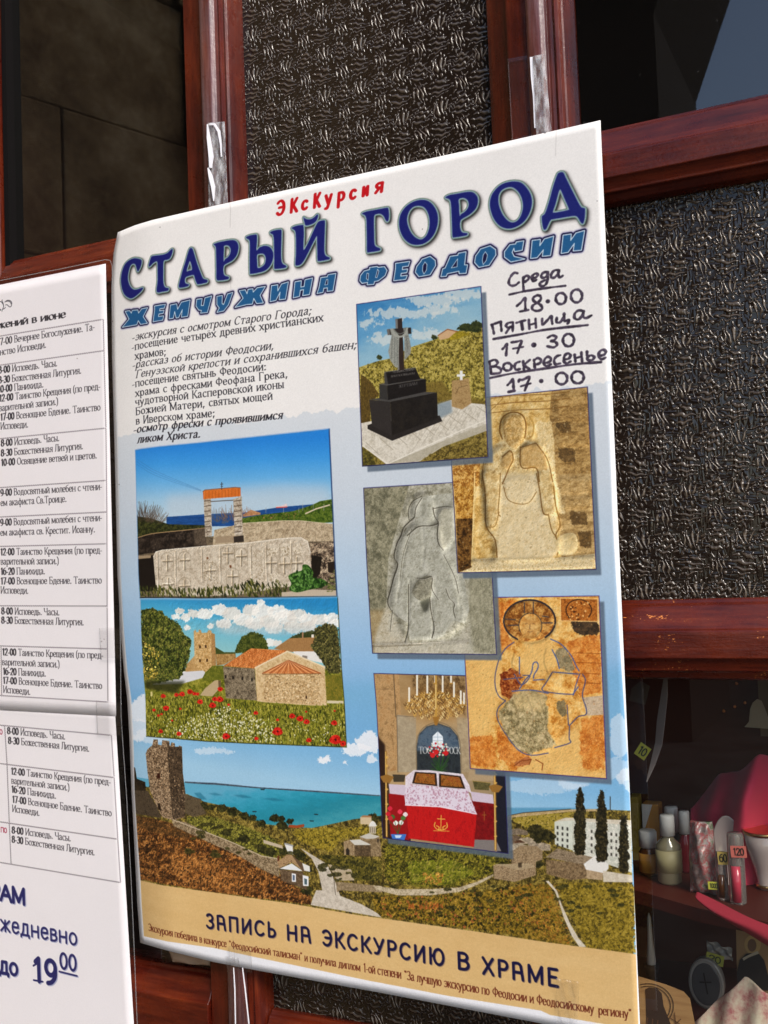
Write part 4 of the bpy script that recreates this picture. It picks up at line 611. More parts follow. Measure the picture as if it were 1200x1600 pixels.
    c.scatter(slab, 900, [(150, 134, 110), (220, 210, 190)], (.4, 1.2), a=.5); c.fill(E5(528, 745, 538, 742, 540, 756, 530, 758), (96, 52, 24)); c.fill(E5(408, 702, 418, 700, 420, 712, 410, 714), (110, 70, 40))
    fe = []
    for (x, y) in [(205, 730), (295, 725), (520, 690), (590, 705), (745, 740), (815, 745), (880, 740), (430, 780), (545, 810), (210, 850), (295, 860)]: fe += [('l', E5(x, y - 38, x, y + 42), 1, -5, 2.4), ('l', E5(x - 26, y - 6, x + 26, y - 8), 1, -5, 2.4)]
    for x in (155, 248, 385, 480, 640, 720, 850): fe.append(('l', E5(x, 680 - (x - 130) * .07, x + 3, 860 - (x > 300) * 30), 1, -4, 1.6))
    c.emboss(slab, fe, nsc=7, amt=.26, per=.85); c.emboss(E5(440, 560, 600, 525, 900, 512, 1070, 530, 1078, 620, 600, 650), nsc=9, amt=.3); c.emboss(E5(945, 630, 1078, 620, 1085, 840, 960, 840), nsc=7, amt=.7); c.emboss(E5(50, 600, 400, 548, 410, 660, 50, 690), nsc=8, amt=.5)
    gr_ = E5(60, 860, 140, 850, 300, 870, 480, 860, 580, 845, 650, 820, 690, 850, 780, 820, 830, 850, 820, 905, 62, 912); c.scatter(gr_, 900, [(20, 24, 8), (60, 66, 24), (100, 98, 44), (36, 40, 14)], (.6, 1.8), asp=3.5, ang=1.4, jit=.5)
    c.fill(E5(800, 885, 960, 870, 1090, 875, 1090, 905, 800, 908), (186, 170, 148))
    lf = E5(835, 800, 870, 780, 905, 770, 910, 742, 940, 745, 965, 780, 965, 810, 1010, 815, 1040, 840, 1000, 860, 950, 870, 880, 885, 840, 870, 850, 840); c.fill(lf, T([(14, 36, 10), (44, 84, 26), (84, 122, 50)], 5, 3.2), sm=True); c.scatter(lf, 120, [(96, 136, 66), (16, 40, 10)], (1, 2.6), asp=1.6, jit=2); c.scatter(E5(1040, 820, 1080, 760, 1088, 880, 1040, 880), 80, [(60, 70, 30), (110, 110, 60)], (.6, 1.4), asp=3)
    c.clip = None; c.lift(PHOTOS['slab'], .9); q = PHOTOS['slab']; c.line([q[1], q[2]], 2.6, (24, 52, 100), a=.75); c.line([q[0], q[1]], 2.4, (60, 130, 200), a=.6, ft=1); c.line([q[3], q[2]], 2, (30, 26, 20), a=.8); c.line([q[0], q[3]], 1.6, (90, 150, 210), a=.6)
    # church among poppies
    frame('church', None); G6 = K(3.333, 200, 920)
    c.fill(PHOTOS['church'], c.gr((370, 935), (370, 1020), [(30, 118, 176), (60, 150, 190), (104, 176, 196), (130, 186, 190)]))
    for i, (x, y, r) in enumerate([(270, 115, 34), (300, 150, 40), (250, 145, 30), (340, 130, 44), (400, 130, 56), (480, 110, 60), (540, 130, 66), (500, 180, 56), (600, 160, 70), (640, 110, 60), (700, 120, 76), (660, 180, 70), (740, 170, 70), (780, 120, 70), (820, 150, 76), (880, 140, 70), (760, 205, 60), (940, 160, 66), (1000, 160, 60), (1060, 155, 56), (1080, 180, 50), (940, 200, 60), (430, 195, 26), (740, 280, 40), (780, 285, 36), (310, 200, 26), (690, 70, 30), (860, 200, 66)]):
        c.fill(G6(*[v for u in np.linspace(0, 6.28, 11)[:-1] for v in (x + r * .8 * cos(u), y + r * .52 * sin(u))]), (238, 236, 228) if i % 3 else (222, 218, 208), a=.93, ft=1.5, rough=7)
    c.fill(G6(440, 205, 1090, 205, 1090, 245, 520, 240), (160, 190, 200), a=.5, ft=5); c.fill(G6(400, 170, 800, 170, 1080, 190, 1060, 225, 500, 225), (196, 192, 184), a=.4, ft=6)
    c.emboss(G6(210, 70, 1095, 40, 1095, 235, 250, 235), nsc=30, amt=.13, per=.7, lo=.8, hi=1.15)
    tree = G6(68, 110, 110, 98, 180, 120, 200, 150, 260, 170, 290, 230, 330, 270, 320, 350, 300, 420, 270, 470, 200, 480, 90, 500, 70, 300)
    c.fill(G6(80, 430, 500, 400, 1120, 420, 1130, 640, 95, 640), T([(60, 66, 10), (112, 112, 30), (150, 140, 50)], 8, 3))
    c.fill(G6(130, 470, 290, 430, 400, 420, 402, 460, 280, 495, 130, 500), (206, 206, 208)); c.fill(G6(300, 400, 345, 350, 400, 350, 400, 425, 300, 432), T([(150, 110, 60), (196, 156, 100)], 5))
    c.fill(G6(555, 330, 565, 290, 600, 245, 650, 222, 700, 240, 725, 280, 730, 315, 640, 345), T([(20, 30, 8), (50, 60, 18), (84, 88, 34)], 5, 3), rough=6); c.fill(G6(450, 300, 500, 330, 560, 330, 560, 350, 450, 345), (50, 60, 24)); c.fill(G6(840, 255, 900, 228, 970, 218, 1000, 240, 980, 260, 840, 262), T([(24, 32, 12), (60, 64, 30)], 4), rough=5)
    c.fill(tree, T([(12, 20, 6), (40, 48, 14), (76, 82, 28), (110, 106, 44)], 7, 3.4), rough=9); c.scatter(tree, 900, [(96, 100, 40), (16, 24, 8), (60, 70, 22)], (.7, 2.0)); c.scatter(G6(75, 260, 165, 330, 150, 470, 85, 480), 260, [(186, 156, 60), (150, 126, 40), (210, 180, 84)], (.7, 2.1))
    c.emboss(tree, nsc=12, amt=1.0, per=.75)
    c.fill(G6(90, 480, 300, 480, 250, 545, 90, 520), (24, 26, 10), a=.8, ft=3)
    c.fill(G6(342, 220, 352, 212, 356, 226, 366, 226, 370, 212, 380, 216, 384, 230, 412, 228, 420, 214, 434, 218, 436, 232, 452, 236, 460, 420, 400, 432, 348, 405), T([(150, 108, 54), (192, 150, 92), (216, 180, 124)], 5, 3)); c.fill(G6(434, 228, 452, 236, 460, 420, 436, 430), (150, 108, 60), a=.8)
    for (x, y) in [(375, 302), (405, 300), (375, 374), (412, 372)]: c.fill(G6(x - 5, y - 7, x + 5, y - 7, x + 5, y + 8, x - 5, y + 8), (60, 36, 16))
    c.fill(G6(456, 340, 560, 338, 562, 360, 500, 395, 462, 400), T([(120, 84, 40), (180, 140, 84)], 5, 3)); c.fill(G6(440, 400, 500, 400, 500, 470, 380, 480, 400, 440), T([(60, 66, 14), (110, 110, 34)], 5))
    c.fill(G6(375, 555, 400, 520, 450, 478, 470, 475, 475, 520, 440, 560), (176, 152, 112)); c.fill(G6(470, 478, 484, 476, 486, 530, 472, 530), (90, 70, 44))
    c.fill(G6(760, 312, 840, 258, 975, 252, 1010, 325, 860, 330), T([(130, 90, 50), (160, 116, 68)], 5, 2, asp=.3)); c.fill(G6(860, 326, 1010, 326, 1030, 390, 980, 380, 870, 350), (226, 222, 214)); c.fill(G6(908, 346, 934, 350, 934, 364, 908, 360), (120, 110, 100)); c.fill(G6(906, 225, 914, 225, 914, 255, 906, 255), (150, 110, 80)); c.fill(G6(955, 238, 968, 238, 968, 254, 955, 254), (230, 220, 206))
    tr2 = G6(975, 205, 1030, 182, 1080, 190, 1095, 220, 1112, 440, 1040, 440, 1010, 380, 980, 340, 950, 300, 970, 260); c.fill(tr2, T([(20, 22, 10), (56, 54, 24), (96, 90, 44)], 5, 3.2), rough=8); c.scatter(tr2, 300, [(110, 100, 54), (24, 24, 10)], (.6, 1.8))
    c.emboss(tr2, nsc=9, amt=1.0)
    c.fill(G6(495, 405, 660, 415, 672, 582, 510, 570), T([(60, 50, 38), (112, 98, 76), (140, 124, 98)], 6, 3)); [c.fill(G6(x - 4, y - 9, x + 5, y - 9, x + 5, y + 9, x - 4, y + 9), (20, 16, 12)) for x, y in ((508, 458), (546, 462), (595, 467), (645, 474))]
    c.fill(G6(662, 412, 830, 330, 1025, 408, 1035, 608, 960, 608, 700, 590, 672, 585), T([(170, 134, 86), (206, 174, 124), (216, 188, 142)], 7, 2.6)); c.fill(G6(700, 445, 1000, 442, 1002, 606, 712, 585), T([(150, 116, 72), (196, 162, 112), (212, 182, 136)], 5, 3)); c.scatter(G6(710, 450, 1000, 446, 1000, 600, 712, 580), 300, [(120, 88, 50), (226, 200, 156)], (.5, 1.4), asp=1.8, jit=.3)
    c.fill(G6(495, 402, 640, 310, 820, 320, 828, 325, 700, 395, 662, 415), T([(150, 72, 28), (202, 112, 52), (222, 140, 78)], 5, 3.2, asp=.6)); c.line(G6(662, 412, 830, 326, 1025, 408), 2.4, (226, 204, 164)); [c.line(G6(500 + k_ * 15, 402 + k_ * .6, 640 + k_ * 15, 312 + k_ * .8), .6, (140, 70, 30), a=.6) for k_ in range(11)]
    c.fill(G6(695, 440, 830, 372, 850, 375, 1003, 436, 1000, 444, 850, 442), T([(170, 90, 44), (210, 126, 68)], 5)); [c.line(G6(838, 372, 700 + k_ * 19, 443 - abs(k_ - 8) * .3), 1.1, (226, 160, 106) if k_ % 2 else (130, 60, 28)) for k_ in range(17)]
    c.line(G6(700, 445, 1002, 442), 1, (100, 66, 34)); c.fill(G6(924, 556, 932, 556, 933, 572, 925, 572), (50, 30, 16)); c.fill(G6(1030, 448, 1112, 450, 1116, 580, 1034, 586), T([(70, 74, 18), (130, 110, 34)], 6)); c.fill(G6(1036, 582, 1122, 584, 1122, 598, 1036, 596), (206, 192, 156)); c.fill(G6(117, 536, 127, 534, 128, 560, 118, 560), (206, 190, 120))
    c.emboss(G6(700, 445, 1000, 442, 1002, 606, 712, 585), nsc=5, amt=.5); c.emboss(G6(495, 405, 660, 415, 672, 582, 510, 570), nsc=5, amt=.6); c.emboss(G6(342, 220, 452, 236, 460, 420, 348, 405), nsc=5, amt=.5); c.emboss(G6(495, 402, 640, 310, 820, 320, 700, 395, 662, 415), nsc=4, amt=.5)
    mead = G6(90, 560, 360, 560, 680, 590, 960, 612, 1125, 600, 1138, 826, 95, 768)
    c.fill(mead, T([(50, 54, 10), (106, 104, 26), (150, 140, 50)], 6, 3.2, asp=.5)); c.scatter(mead, 2600, [(60, 64, 14), (160, 150, 60), (110, 112, 30), (36, 40, 8)], (.5, 1.5), asp=3, ang=1.5, jit=.4)
    c.emboss(mead, nsc=8, amt=.6, asp=.6)
    c.scatter(G6(380, 650, 520, 610, 640, 640, 760, 720, 760, 800, 300, 775, 240, 740), 620, [(232, 230, 206), (226, 222, 190), (206, 200, 140)], (.9, 1.9)); c.scatter(G6(100, 660, 1130, 680, 1138, 826, 95, 768), 420, [(226, 222, 190), (206, 200, 120)], (.6, 1.5))
    for (x, y, r) in [(183, 558, 13), (252, 552, 12), (282, 548, 15), (322, 536, 15), (346, 546, 11), (362, 548, 10), (376, 588, 15), (440, 606, 18), (452, 574, 14), (478, 575, 18), (480, 523, 14), (198, 622, 16), (135, 632, 9), (158, 660, 8), (175, 652, 7), (265, 755, 13), (170, 742, 12), (230, 686, 6), (666, 646, 12), (855, 662, 16), (897, 676, 18), (930, 692, 16), (779, 742, 26), (510, 768, 20), (668, 780, 11), (942, 788, 14), (1074, 698, 16), (1080, 785, 30), (1120, 806, 18), (779, 682, 8), (524, 604, 8), (1076, 636, 6), (272, 625, 7), (928, 640, 6)]:
        P_ = [(x + r * cos(u) * (1 + .18 * sin(3 * u + x)), y + .82 * r * sin(u)) for u in np.linspace(0, 6.28, 10)[:-1]]; c.fill(G6(*[v for p in P_ for v in p]), T([(140, 8, 6), (200, 22, 16), (222, 50, 36)], 4, 3), sm=True)
        if r > 11: c.fill(G6(x - r * .25, y, x, y - r * .25, x + r * .3, y + r * .1, x, y + r * .3), (60, 6, 6))
    c.clip = None; c.lift(PHOTOS['church'], .84); q = PHOTOS['church']; c.line([q[1], q[2], q[3]], 1.6, (40, 40, 10), a=.7); c.line([q[0], q[1]], 3, (110, 170, 210), a=.8, ft=1)
    # ---- lettering
    ink = (34, 32, 40)
    H = K(3, 180, 470)
    for s_, x0, y0, x1, y1, it, bd in [('-экскурсия с осмотром Старого Города;', 78, 190, 918, 62, 1, 0), ('-посещение четырёх древних христианских', 78, 235, 975, 95, 0, 0), ('храмов;', 93, 276, 238, 254, 0, 0), ('-рассказ об истории Феодосии,', 80, 320, 742, 226, 1, 0), ('Генуэзской крепости и сохранившихся башен;', 97, 362, 1130, 222, 1, 0), ('-посещение святынь Феодосии:', 80, 408, 708, 324, 0, 0), ('храма с фресками Феофана Грека,', 95, 450, 808, 358, 0, 0), ('чудотворной Касперовской иконы', 95, 492, 790, 408, 0, 0), ('Божией Матери, святых мощей', 97, 536, 737, 462, 0, 0), ('в Иверском храме;', 98, 580, 467, 542, 0, 0), ('-осмотр фрески с проявившимся', 85, 622, 782, 552, 1, 1), ('ликом Христа.', 103, 668, 398, 640, 1, 1)]:
        p, q = H(x0, y0, x1, y1); text(c, s_, p, q, 12.0, ink, slant=.25 * it, bold=1.2 + .5 * bd, sp=1.2)
    TL = {'С': (6.156, 140, 300, [(490, 650), (500, 668), (495, 705), (478, 745), (463, 762), (450, 725), (440, 695), (415, 690), (390, 715), (372, 780), (368, 840), (385, 900), (420, 938), (465, 935), (512, 922), (495, 955), (450, 995), (415, 1018), (385, 1020), (340, 990), (313, 930), (302, 850), (312, 770), (338, 700), (380, 658), (435, 638)], []),
     'Т': (6.156, 140, 300, [(570, 715), (575, 680), (590, 635), (605, 618), (700, 605), (748, 588), (782, 556), (798, 552), (792, 595), (773, 635), (750, 650), (712, 665), (708, 760), (708, 860), (718, 905), (735, 922), (758, 925), (752, 948), (700, 958), (660, 965), (645, 945), (655, 860), (655, 740), (650, 668), (612, 682), (588, 708)], []),
     'А': (7.5, 270, 330, [(205, 435), (228, 440), (242, 475), (270, 570), (300, 660), (335, 750), (358, 792), (400, 805), (405, 825), (385, 838), (300, 855), (283, 845), (268, 810), (255, 770), (240, 745), (165, 765), (145, 785), (140, 820), (152, 848), (185, 858), (180, 875), (150, 885), (85, 895), (72, 880), (80, 830), (115, 700), (150, 590), (185, 470)], [[(197, 585), (210, 600), (226, 660), (222, 690), (190, 698), (165, 708), (164, 680), (180, 630)]]),
     'Р': (7.5, 270, 330, [(480, 388), (530, 368), (600, 353), (690, 340), (740, 352), (765, 395), (766, 450), (745, 520), (700, 575), (640, 608), (600, 635), (590, 680), (596, 735), (615, 760), (652, 770), (655, 788), (630, 800), (560, 808), (515, 800), (512, 700), (510, 550), (506, 430), (492, 400)], [[(602, 405), (650, 402), (678, 440), (674, 495), (648, 538), (615, 562), (597, 592), (594, 540), (598, 450)]]),
     'ь': (7.5, 370, 320, [(110, 380), (150, 362), (215, 350), (234, 360), (235, 430), (230, 535), (270, 500), (330, 482), (390, 500), (424, 560), (422, 635), (392, 710), (335, 768), (250, 795), (165, 808), (155, 790), (152, 650), (155, 480), (148, 415), (120, 395)], [[(236, 592), (270, 572), (315, 575), (340, 620), (330, 690), (292, 728), (246, 742), (238, 690)]]),
     'l': (7.5, 370, 320, [(392, 322), (430, 304), (500, 293), (522, 303), (522, 400), (518, 540), (520, 640), (535, 690), (572, 712), (580, 728), (550, 740), (460, 750), (440, 740), (440, 650), (438, 500), (435, 405), (425, 350), (402, 337)], []),
     'Й': (7.5, 370, 320, [(645, 272), (690, 250), (765, 238), (780, 250), (785, 350), (780, 450), (783, 530), (820, 480), (880, 350), (930, 240), (962, 196), (1012, 185), (1032, 195), (1030, 300), (1025, 450), (1025, 550), (1042, 598), (1082, 617), (1088, 633), (1060, 643), (968, 658), (948, 645), (945, 560), (942, 440), (938, 365), (900, 430), (840, 550), (785, 655), (745, 700), (700, 710), (688, 690), (695, 560), (695, 400), (688, 315), (668, 290)], []),
     'b': (7.5, 370, 320, [(782, 150), (800, 162), (830, 172), (872, 168), (910, 145), (940, 116), (952, 128), (935, 180), (900, 215), (850, 235), (808, 240), (796, 210)], []),
     'Г': (7.5, 550, 290, [(118, 328), (170, 305), (250, 290), (400, 262), (425, 275), (432, 340), (428, 400), (412, 418), (392, 398), (370, 355), (335, 330), (290, 332), (262, 350), (256, 420), (258, 560), (262, 680), (282, 716), (325, 735), (330, 752), (310, 763), (200, 780), (178, 768), (176, 650), (173, 480), (168, 385), (150, 345)], []),
     'О': (7.5, 550, 290, [(820, 168), (905, 190), (970, 260), (1003, 350), (1000, 460), (960, 570), (890, 650), (800, 690), (700, 685), (620, 630), (570, 540), (553, 440), (570, 340), (630, 250), (720, 190)], [[(770, 235), (840, 250), (887, 310), (910, 400), (905, 500), (870, 590), (810, 632), (745, 610), (690, 550), (655, 470), (643, 390), (665, 310), (710, 255)]]),
     'P': (7.5, 680, 270, [(120, 288), (170, 262), (250, 248), (380, 225), (452, 236), (495, 290), (496, 360), (466, 430), (400, 490), (330, 530), (297, 558), (288, 610), (298, 672), (322, 702), (370, 708), (376, 722), (350, 736), (230, 755), (205, 745), (200, 650), (194, 500), (188, 385), (176, 322), (150, 302)], [[(275, 312), (330, 292), (380, 320), (395, 370), (380, 420), (345, 460), (305, 485), (288, 508), (280, 450), (278, 380)]]),
     'o': (7.5, 680, 270, [(920, 103), (1010, 120), (1080, 190), (1125, 280), (1130, 380), (1095, 490), (1030, 580), (940, 635), (850, 652), (760, 622), (690, 540), (650, 430), (643, 340), (670, 250), (740, 165), (820, 120)], [[(880, 165), (950, 195), (1005, 270), (1030, 370), (1020, 460), (985, 540), (930, 580), (870, 575), (810, 520), (765, 440), (740, 350), (745, 260), (790, 195)]]),
     'Д': (10, 820, 250, [(540, 200), (575, 192), (605, 205), (640, 280), (720, 440), (800, 600), (858, 708), (890, 745), (935, 757), (940, 800), (935, 900), (915, 980), (895, 990), (868, 960), (832, 900), (790, 872), (700, 880), (560, 905), (430, 925), (395, 950), (360, 1020), (330, 1080), (300, 1085), (283, 1040), (270, 950), (270, 880), (308, 850), (340, 780), (390, 620), (450, 400), (510, 230)], [[(548, 462), (570, 480), (620, 600), (688, 755), (678, 782), (560, 808), (455, 825), (440, 800), (480, 680), (525, 510)]])}
    cont = []
    for k_, (sc, ox, oy, out, hol) in TL.items():
        f_ = lambda L_: c.m(cr([(ox + x / sc, oy + y / sc) for x, y in L_], True, 4)); cont.append((f_(out), [f_(h_) for h_ in hol]))
    def layer(r, col, a=1.0, dx=0, dy=0, ft=0, inner=True):
        for o, hs in cont:
            m = np.zeros((PH, PW)); P = [o]; x0, y0, mm = raster([o + (dx, dy)], PW, PH, [h_ + (dx, dy) for h_ in hs])
            m[y0:y0 + mm.shape[0], x0:x0 + mm.shape[1]] = mm
            if r:
                for e in [o] + hs:
                    e2 = np.vstack([e, e[:1]]) + (dx, dy); X, Y, m3 = raster(stroke_polys(e2, r, r), PW, PH); d = m[Y:Y + m3.shape[0], X:X + m3.shape[1]]; np.maximum(d, m3, out=d)
            ys, xs_ = int(o[:, 1].min()) - 24, int(o[:, 0].min()) - 24; ys, xs_ = max(ys, 0), max(xs_, 0); sub = m[ys:int(o[:, 1].max()) + 24, xs_:int(o[:, 0].max()) + 24]
            if ft: sub = blur(sub, ft)
            c.put(xs_, ys, sub, col, a)
    k = c.k
    layer(3.0 * k, (60, 54, 50), .75, 3 * k, 3.4 * k, 4.5); layer(2.7 * k, (20, 20, 24), .9, 1.6 * k, 1.8 * k, 1.5)
    layer(3.0 * k, (92, 116, 106)); layer(2.0 * k, (150, 178, 170)); layer(1.0 * k, (90, 112, 124)); layer(.6 * k, (136, 150, 186)); layer(0, (22, 28, 104))
    # subtitle
    Q6, Q7, Q8, Q9 = (6.667, 180, 410), (6.667, 350, 400), (6.316, 550, 380), (6, 730, 340)
    SB = [(Q6, (105, 510, 150, 503, 168, 530, 178, 500, 235, 495, 243, 530, 275, 485, 338, 472, 290, 565, 335, 632, 265, 645, 240, 605, 225, 648, 160, 660, 75, 675, 145, 590), ()), (Q6, (410, 455, 522, 437, 512, 475, 465, 482, 462, 505, 508, 498, 500, 530, 455, 537, 450, 565, 505, 557, 495, 600, 395, 618, 412, 490), ()),
      (Q6, (575, 445, 640, 432, 650, 490, 690, 415, 780, 392, 755, 560, 690, 570, 700, 490, 660, 575, 635, 578, 620, 510, 605, 580, 562, 588), ()), (Q6, (850, 385, 905, 378, 895, 450, 920, 450, 935, 370, 1005, 350, 960, 520, 890, 528, 900, 500, 870, 495, 842, 455), ()),
      (Q6, (1060, 355, 1115, 345, 1112, 430, 1130, 440, 1170, 330, 1225, 313, 1180, 440, 1130, 505, 1060, 520, 1085, 475, 1060, 440), ()), (Q7, (160, 362, 220, 352, 240, 395, 252, 348, 300, 342, 303, 378, 345, 332, 430, 318, 375, 410, 410, 488, 340, 495, 310, 440, 295, 500, 235, 505, 115, 535, 200, 440), ()),
      (Q7, (495, 310, 560, 300, 560, 365, 600, 292, 670, 270, 640, 448, 575, 455, 585, 375, 540, 462, 480, 475), ()), (Q7, (740, 270, 805, 258, 800, 325, 835, 318, 845, 248, 922, 230, 890, 400, 820, 412, 830, 350, 795, 355, 785, 420, 722, 435), ()),
      (Q7, (1010, 225, 1075, 218, 1085, 195, 1165, 182, 1135, 360, 1075, 368, 1078, 330, 1040, 335, 1030, 378, 970, 390, 990, 330), ((1068, 245, 1082, 245, 1080, 297, 1050, 302),)),
      (Q8, (175, 240, 250, 230, 255, 240, 320, 232, 345, 270, 325, 320, 260, 370, 222, 378, 215, 405, 150, 410, 155, 385, 100, 395, 78, 370, 85, 320, 120, 275, 175, 260), ((148, 296, 165, 300, 158, 366, 142, 350), (252, 258, 266, 275, 246, 340, 232, 338))), (Q8, (430, 200, 570, 180, 555, 225, 500, 232, 495, 262, 550, 255, 540, 290, 485, 297, 480, 325, 545, 318, 530, 355, 412, 370, 430, 250), ()),
      (Q8, (640, 230, 680, 180, 690, 160, 770, 130, 820, 170, 825, 220, 770, 310, 660, 330, 625, 285), ((720, 185, 740, 210, 735, 265, 710, 305, 695, 270, 700, 220),)), (Q8, (970, 130, 1045, 120, 1050, 100, 1125, 85, 1110, 215, 1140, 215, 1125, 295, 1060, 300, 1055, 275, 940, 300, 930, 325, 878, 330, 895, 255, 920, 245), ((1042, 155, 1037, 232, 980, 244),)),
      (Q9, (80, 360, 110, 320, 125, 295, 215, 265, 265, 300, 268, 350, 205, 445, 110, 465, 70, 420), ((170, 320, 190, 350, 180, 400, 150, 440, 142, 400, 150, 350),)), (Q9, (350, 320, 400, 255, 455, 248, 460, 230, 530, 218, 515, 305, 445, 318, 438, 285, 420, 325, 440, 365, 540, 388, 410, 415, 350, 370), ()),
      (Q9, (610, 215, 685, 205, 680, 265, 725, 200, 810, 175, 780, 355, 705, 362, 715, 300, 655, 375, 595, 382), ()), (Q9, (900, 165, 975, 155, 970, 215, 1020, 145, 1100, 122, 1070, 305, 995, 312, 1005, 240, 945, 325, 882, 335), ())]
    SG = [(c.m(K(*Q)(*o)), [c.m(K(*Q)(*h_)) for h_ in hs]) for Q, o, hs in SB]; ring = lambda e: np.vstack([e, e[:1]])
    for r_, cl, a_, bl_ in ((4.0, (40, 36, 116), .55, 2), (3.3, (20, 18, 60), 1, 0), (.95, (196, 212, 224), 1, 0)):
        P = []
        for o, hs in SG: P += [o] + stroke_polys(ring(o), r_ * k, r_ * k)
        x0, y0, m = raster(P, PW, PH)
        if bl_: m = blur(m, bl_)
        c.put(x0, y0, m, cl, a_)
    for o, hs in SG:
        x0, y0, m = raster([o], PW, PH, hs); c.put(x0, y0, m, (30, 88, 136)); P = stroke_polys(ring(o), .55 * k, .55 * k)
        for h_ in hs: P += stroke_polys(ring(h_), .5 * k, .5 * k); x0, y0, m = raster([h_], PW, PH); c.put(x0, y0, m, (20, 18, 60))
        x0, y0, m = raster(P, PW, PH); c.put(x0, y0, m, (196, 212, 224))
    # red word
    R_ = K(5.714, 410, 270)
    for ch, x0, x1, yb, yt in [('Э', 118, 205, 380, 258), ('К', 245, 318, 355, 238), ('С', 346, 410, 330, 256), ('К', 452, 522, 312, 192), ('У', 552, 622, 325, 205), ('Р', 664, 738, 308, 182), ('С', 776, 842, 236, 160), ('И', 888, 952, 208, 130), ('Я', 1000, 1085, 180, 100)]:
        A_, B_, C_ = c.m(R_(x0 + 8, yb, x1 - 8, yb - (x1 - x0) * .16, x0 + 8, yt)); w, st, top = glyph(ch); P = []
        for kk, q in st: qq = q.copy(); qq[:, 0] += .1 * qq[:, 1] - .5; P += stroke_polys(A_ + qq[:, :1] * (B_ - A_) / w + qq[:, 1:] * (C_ - A_) / 10, 4.3, 3.2)
        x_, y_, m = raster(P, PW, PH); c.put(x_, y_, m, (192, 16, 26))
    # footer lines
    navy = (22, 20, 58)
    for dx, col in ((1.2, (150, 122, 96)), (0, navy)):
        for s_, x0, y0, x1, y1, cap in [('ЗàПИСЬ', 322.5, 1449, 431.5, 1464.5, 21.5), ('Нà', 448.5, 1468, 485.5, 1473, 22.5), ('ЭКСКУРСИЮ', 503.5, 1476, 694, 1509, 23.5), ('В', 715, 1513, 733.5, 1516, 25), ('ХРàМЕ', 754, 1521, 872, 1541.5, 25.5)]:
            text(c, s_, (x0 + dx, y0 + dx), (x1 + dx, y1 + dx), cap, col, style='sans', bold=1.85, sp=2.6)
    br = (104, 42, 26)
    for s_, x0, y0, x1, y1, cap in [('Экскурсия победила в конкурсе', 232, 1454, 354, 1480, 11.5), ('“Феодосийский талисман”', 358, 1481, 472.5, 1500.5, 11.8), ('и получила диплом', 476, 1501.5, 563, 1517.5, 12.2), ('1-ой степени', 568, 1518.5, 627, 1529, 13.5), ('“За лучшую экскурсию по', 632, 1530, 765, 1555, 14), ('Феодосии и', 770, 1556, 834, 1567.5, 14), ('Феодосийскому', 839, 1568.5, 928, 1583.5, 14.5), ('региону”', 935, 1585, 987, 1591.5, 14.5)]:
        text(c, s_, (x0, y0), (x1, y1), cap, br, bold=1.25, sp=.6)
    # handwriting in black marker
    M1, M2 = K(5.714, 750, 400), K(5.714, 750, 500); mk = (50, 40, 54)
    S1 = [(335, 155, 310, 148, 280, 175, 260, 215, 260, 250, 285, 266, 320, 258, 347, 236), (388, 190, 385, 240, 390, 305), (388, 200, 412, 175, 438, 188, 428, 212, 395, 234), (468, 200, 500, 190, 517, 168, 497, 156, 470, 175, 462, 205, 478, 224, 505, 212), (602, 140, 565, 150, 545, 178, 565, 196, 598, 178, 606, 142, 606, 195, 590, 250, 556, 270, 530, 252, 545, 235, 580, 215), (700, 125, 662, 130, 635, 165, 638, 192, 668, 190, 697, 155, 706, 128, 700, 175, 716, 192, 738, 176), (262, 345, 400, 315, 600, 285, 762, 266), (330, 445, 368, 412, 402, 375, 404, 430, 406, 485), (357, 496, 432, 482), (512, 350, 475, 372, 480, 402, 515, 420, 548, 445, 552, 475, 510, 491, 468, 476, 472, 442, 512, 418, 542, 388, 538, 358, 512, 350), (585, 546, 592, 580) if False else (604, 404, 607, 406), (370, 590, 380, 655), (325, 597, 365, 585, 405, 575), (435, 570, 441, 650), (495, 560, 500, 640), (442, 615, 498, 600), (555, 560, 558, 612, 600, 575, 635, 535, 640, 570, 646, 606), (685, 550, 684, 590, 715, 592, 745, 550, 750, 512, 752, 550, 757, 580, 795, 570, 790, 590, 780, 606), (922, 492, 880, 486, 846, 515, 845, 555, 880, 566, 912, 530, 925, 492, 920, 535, 945, 555, 996, 530)]
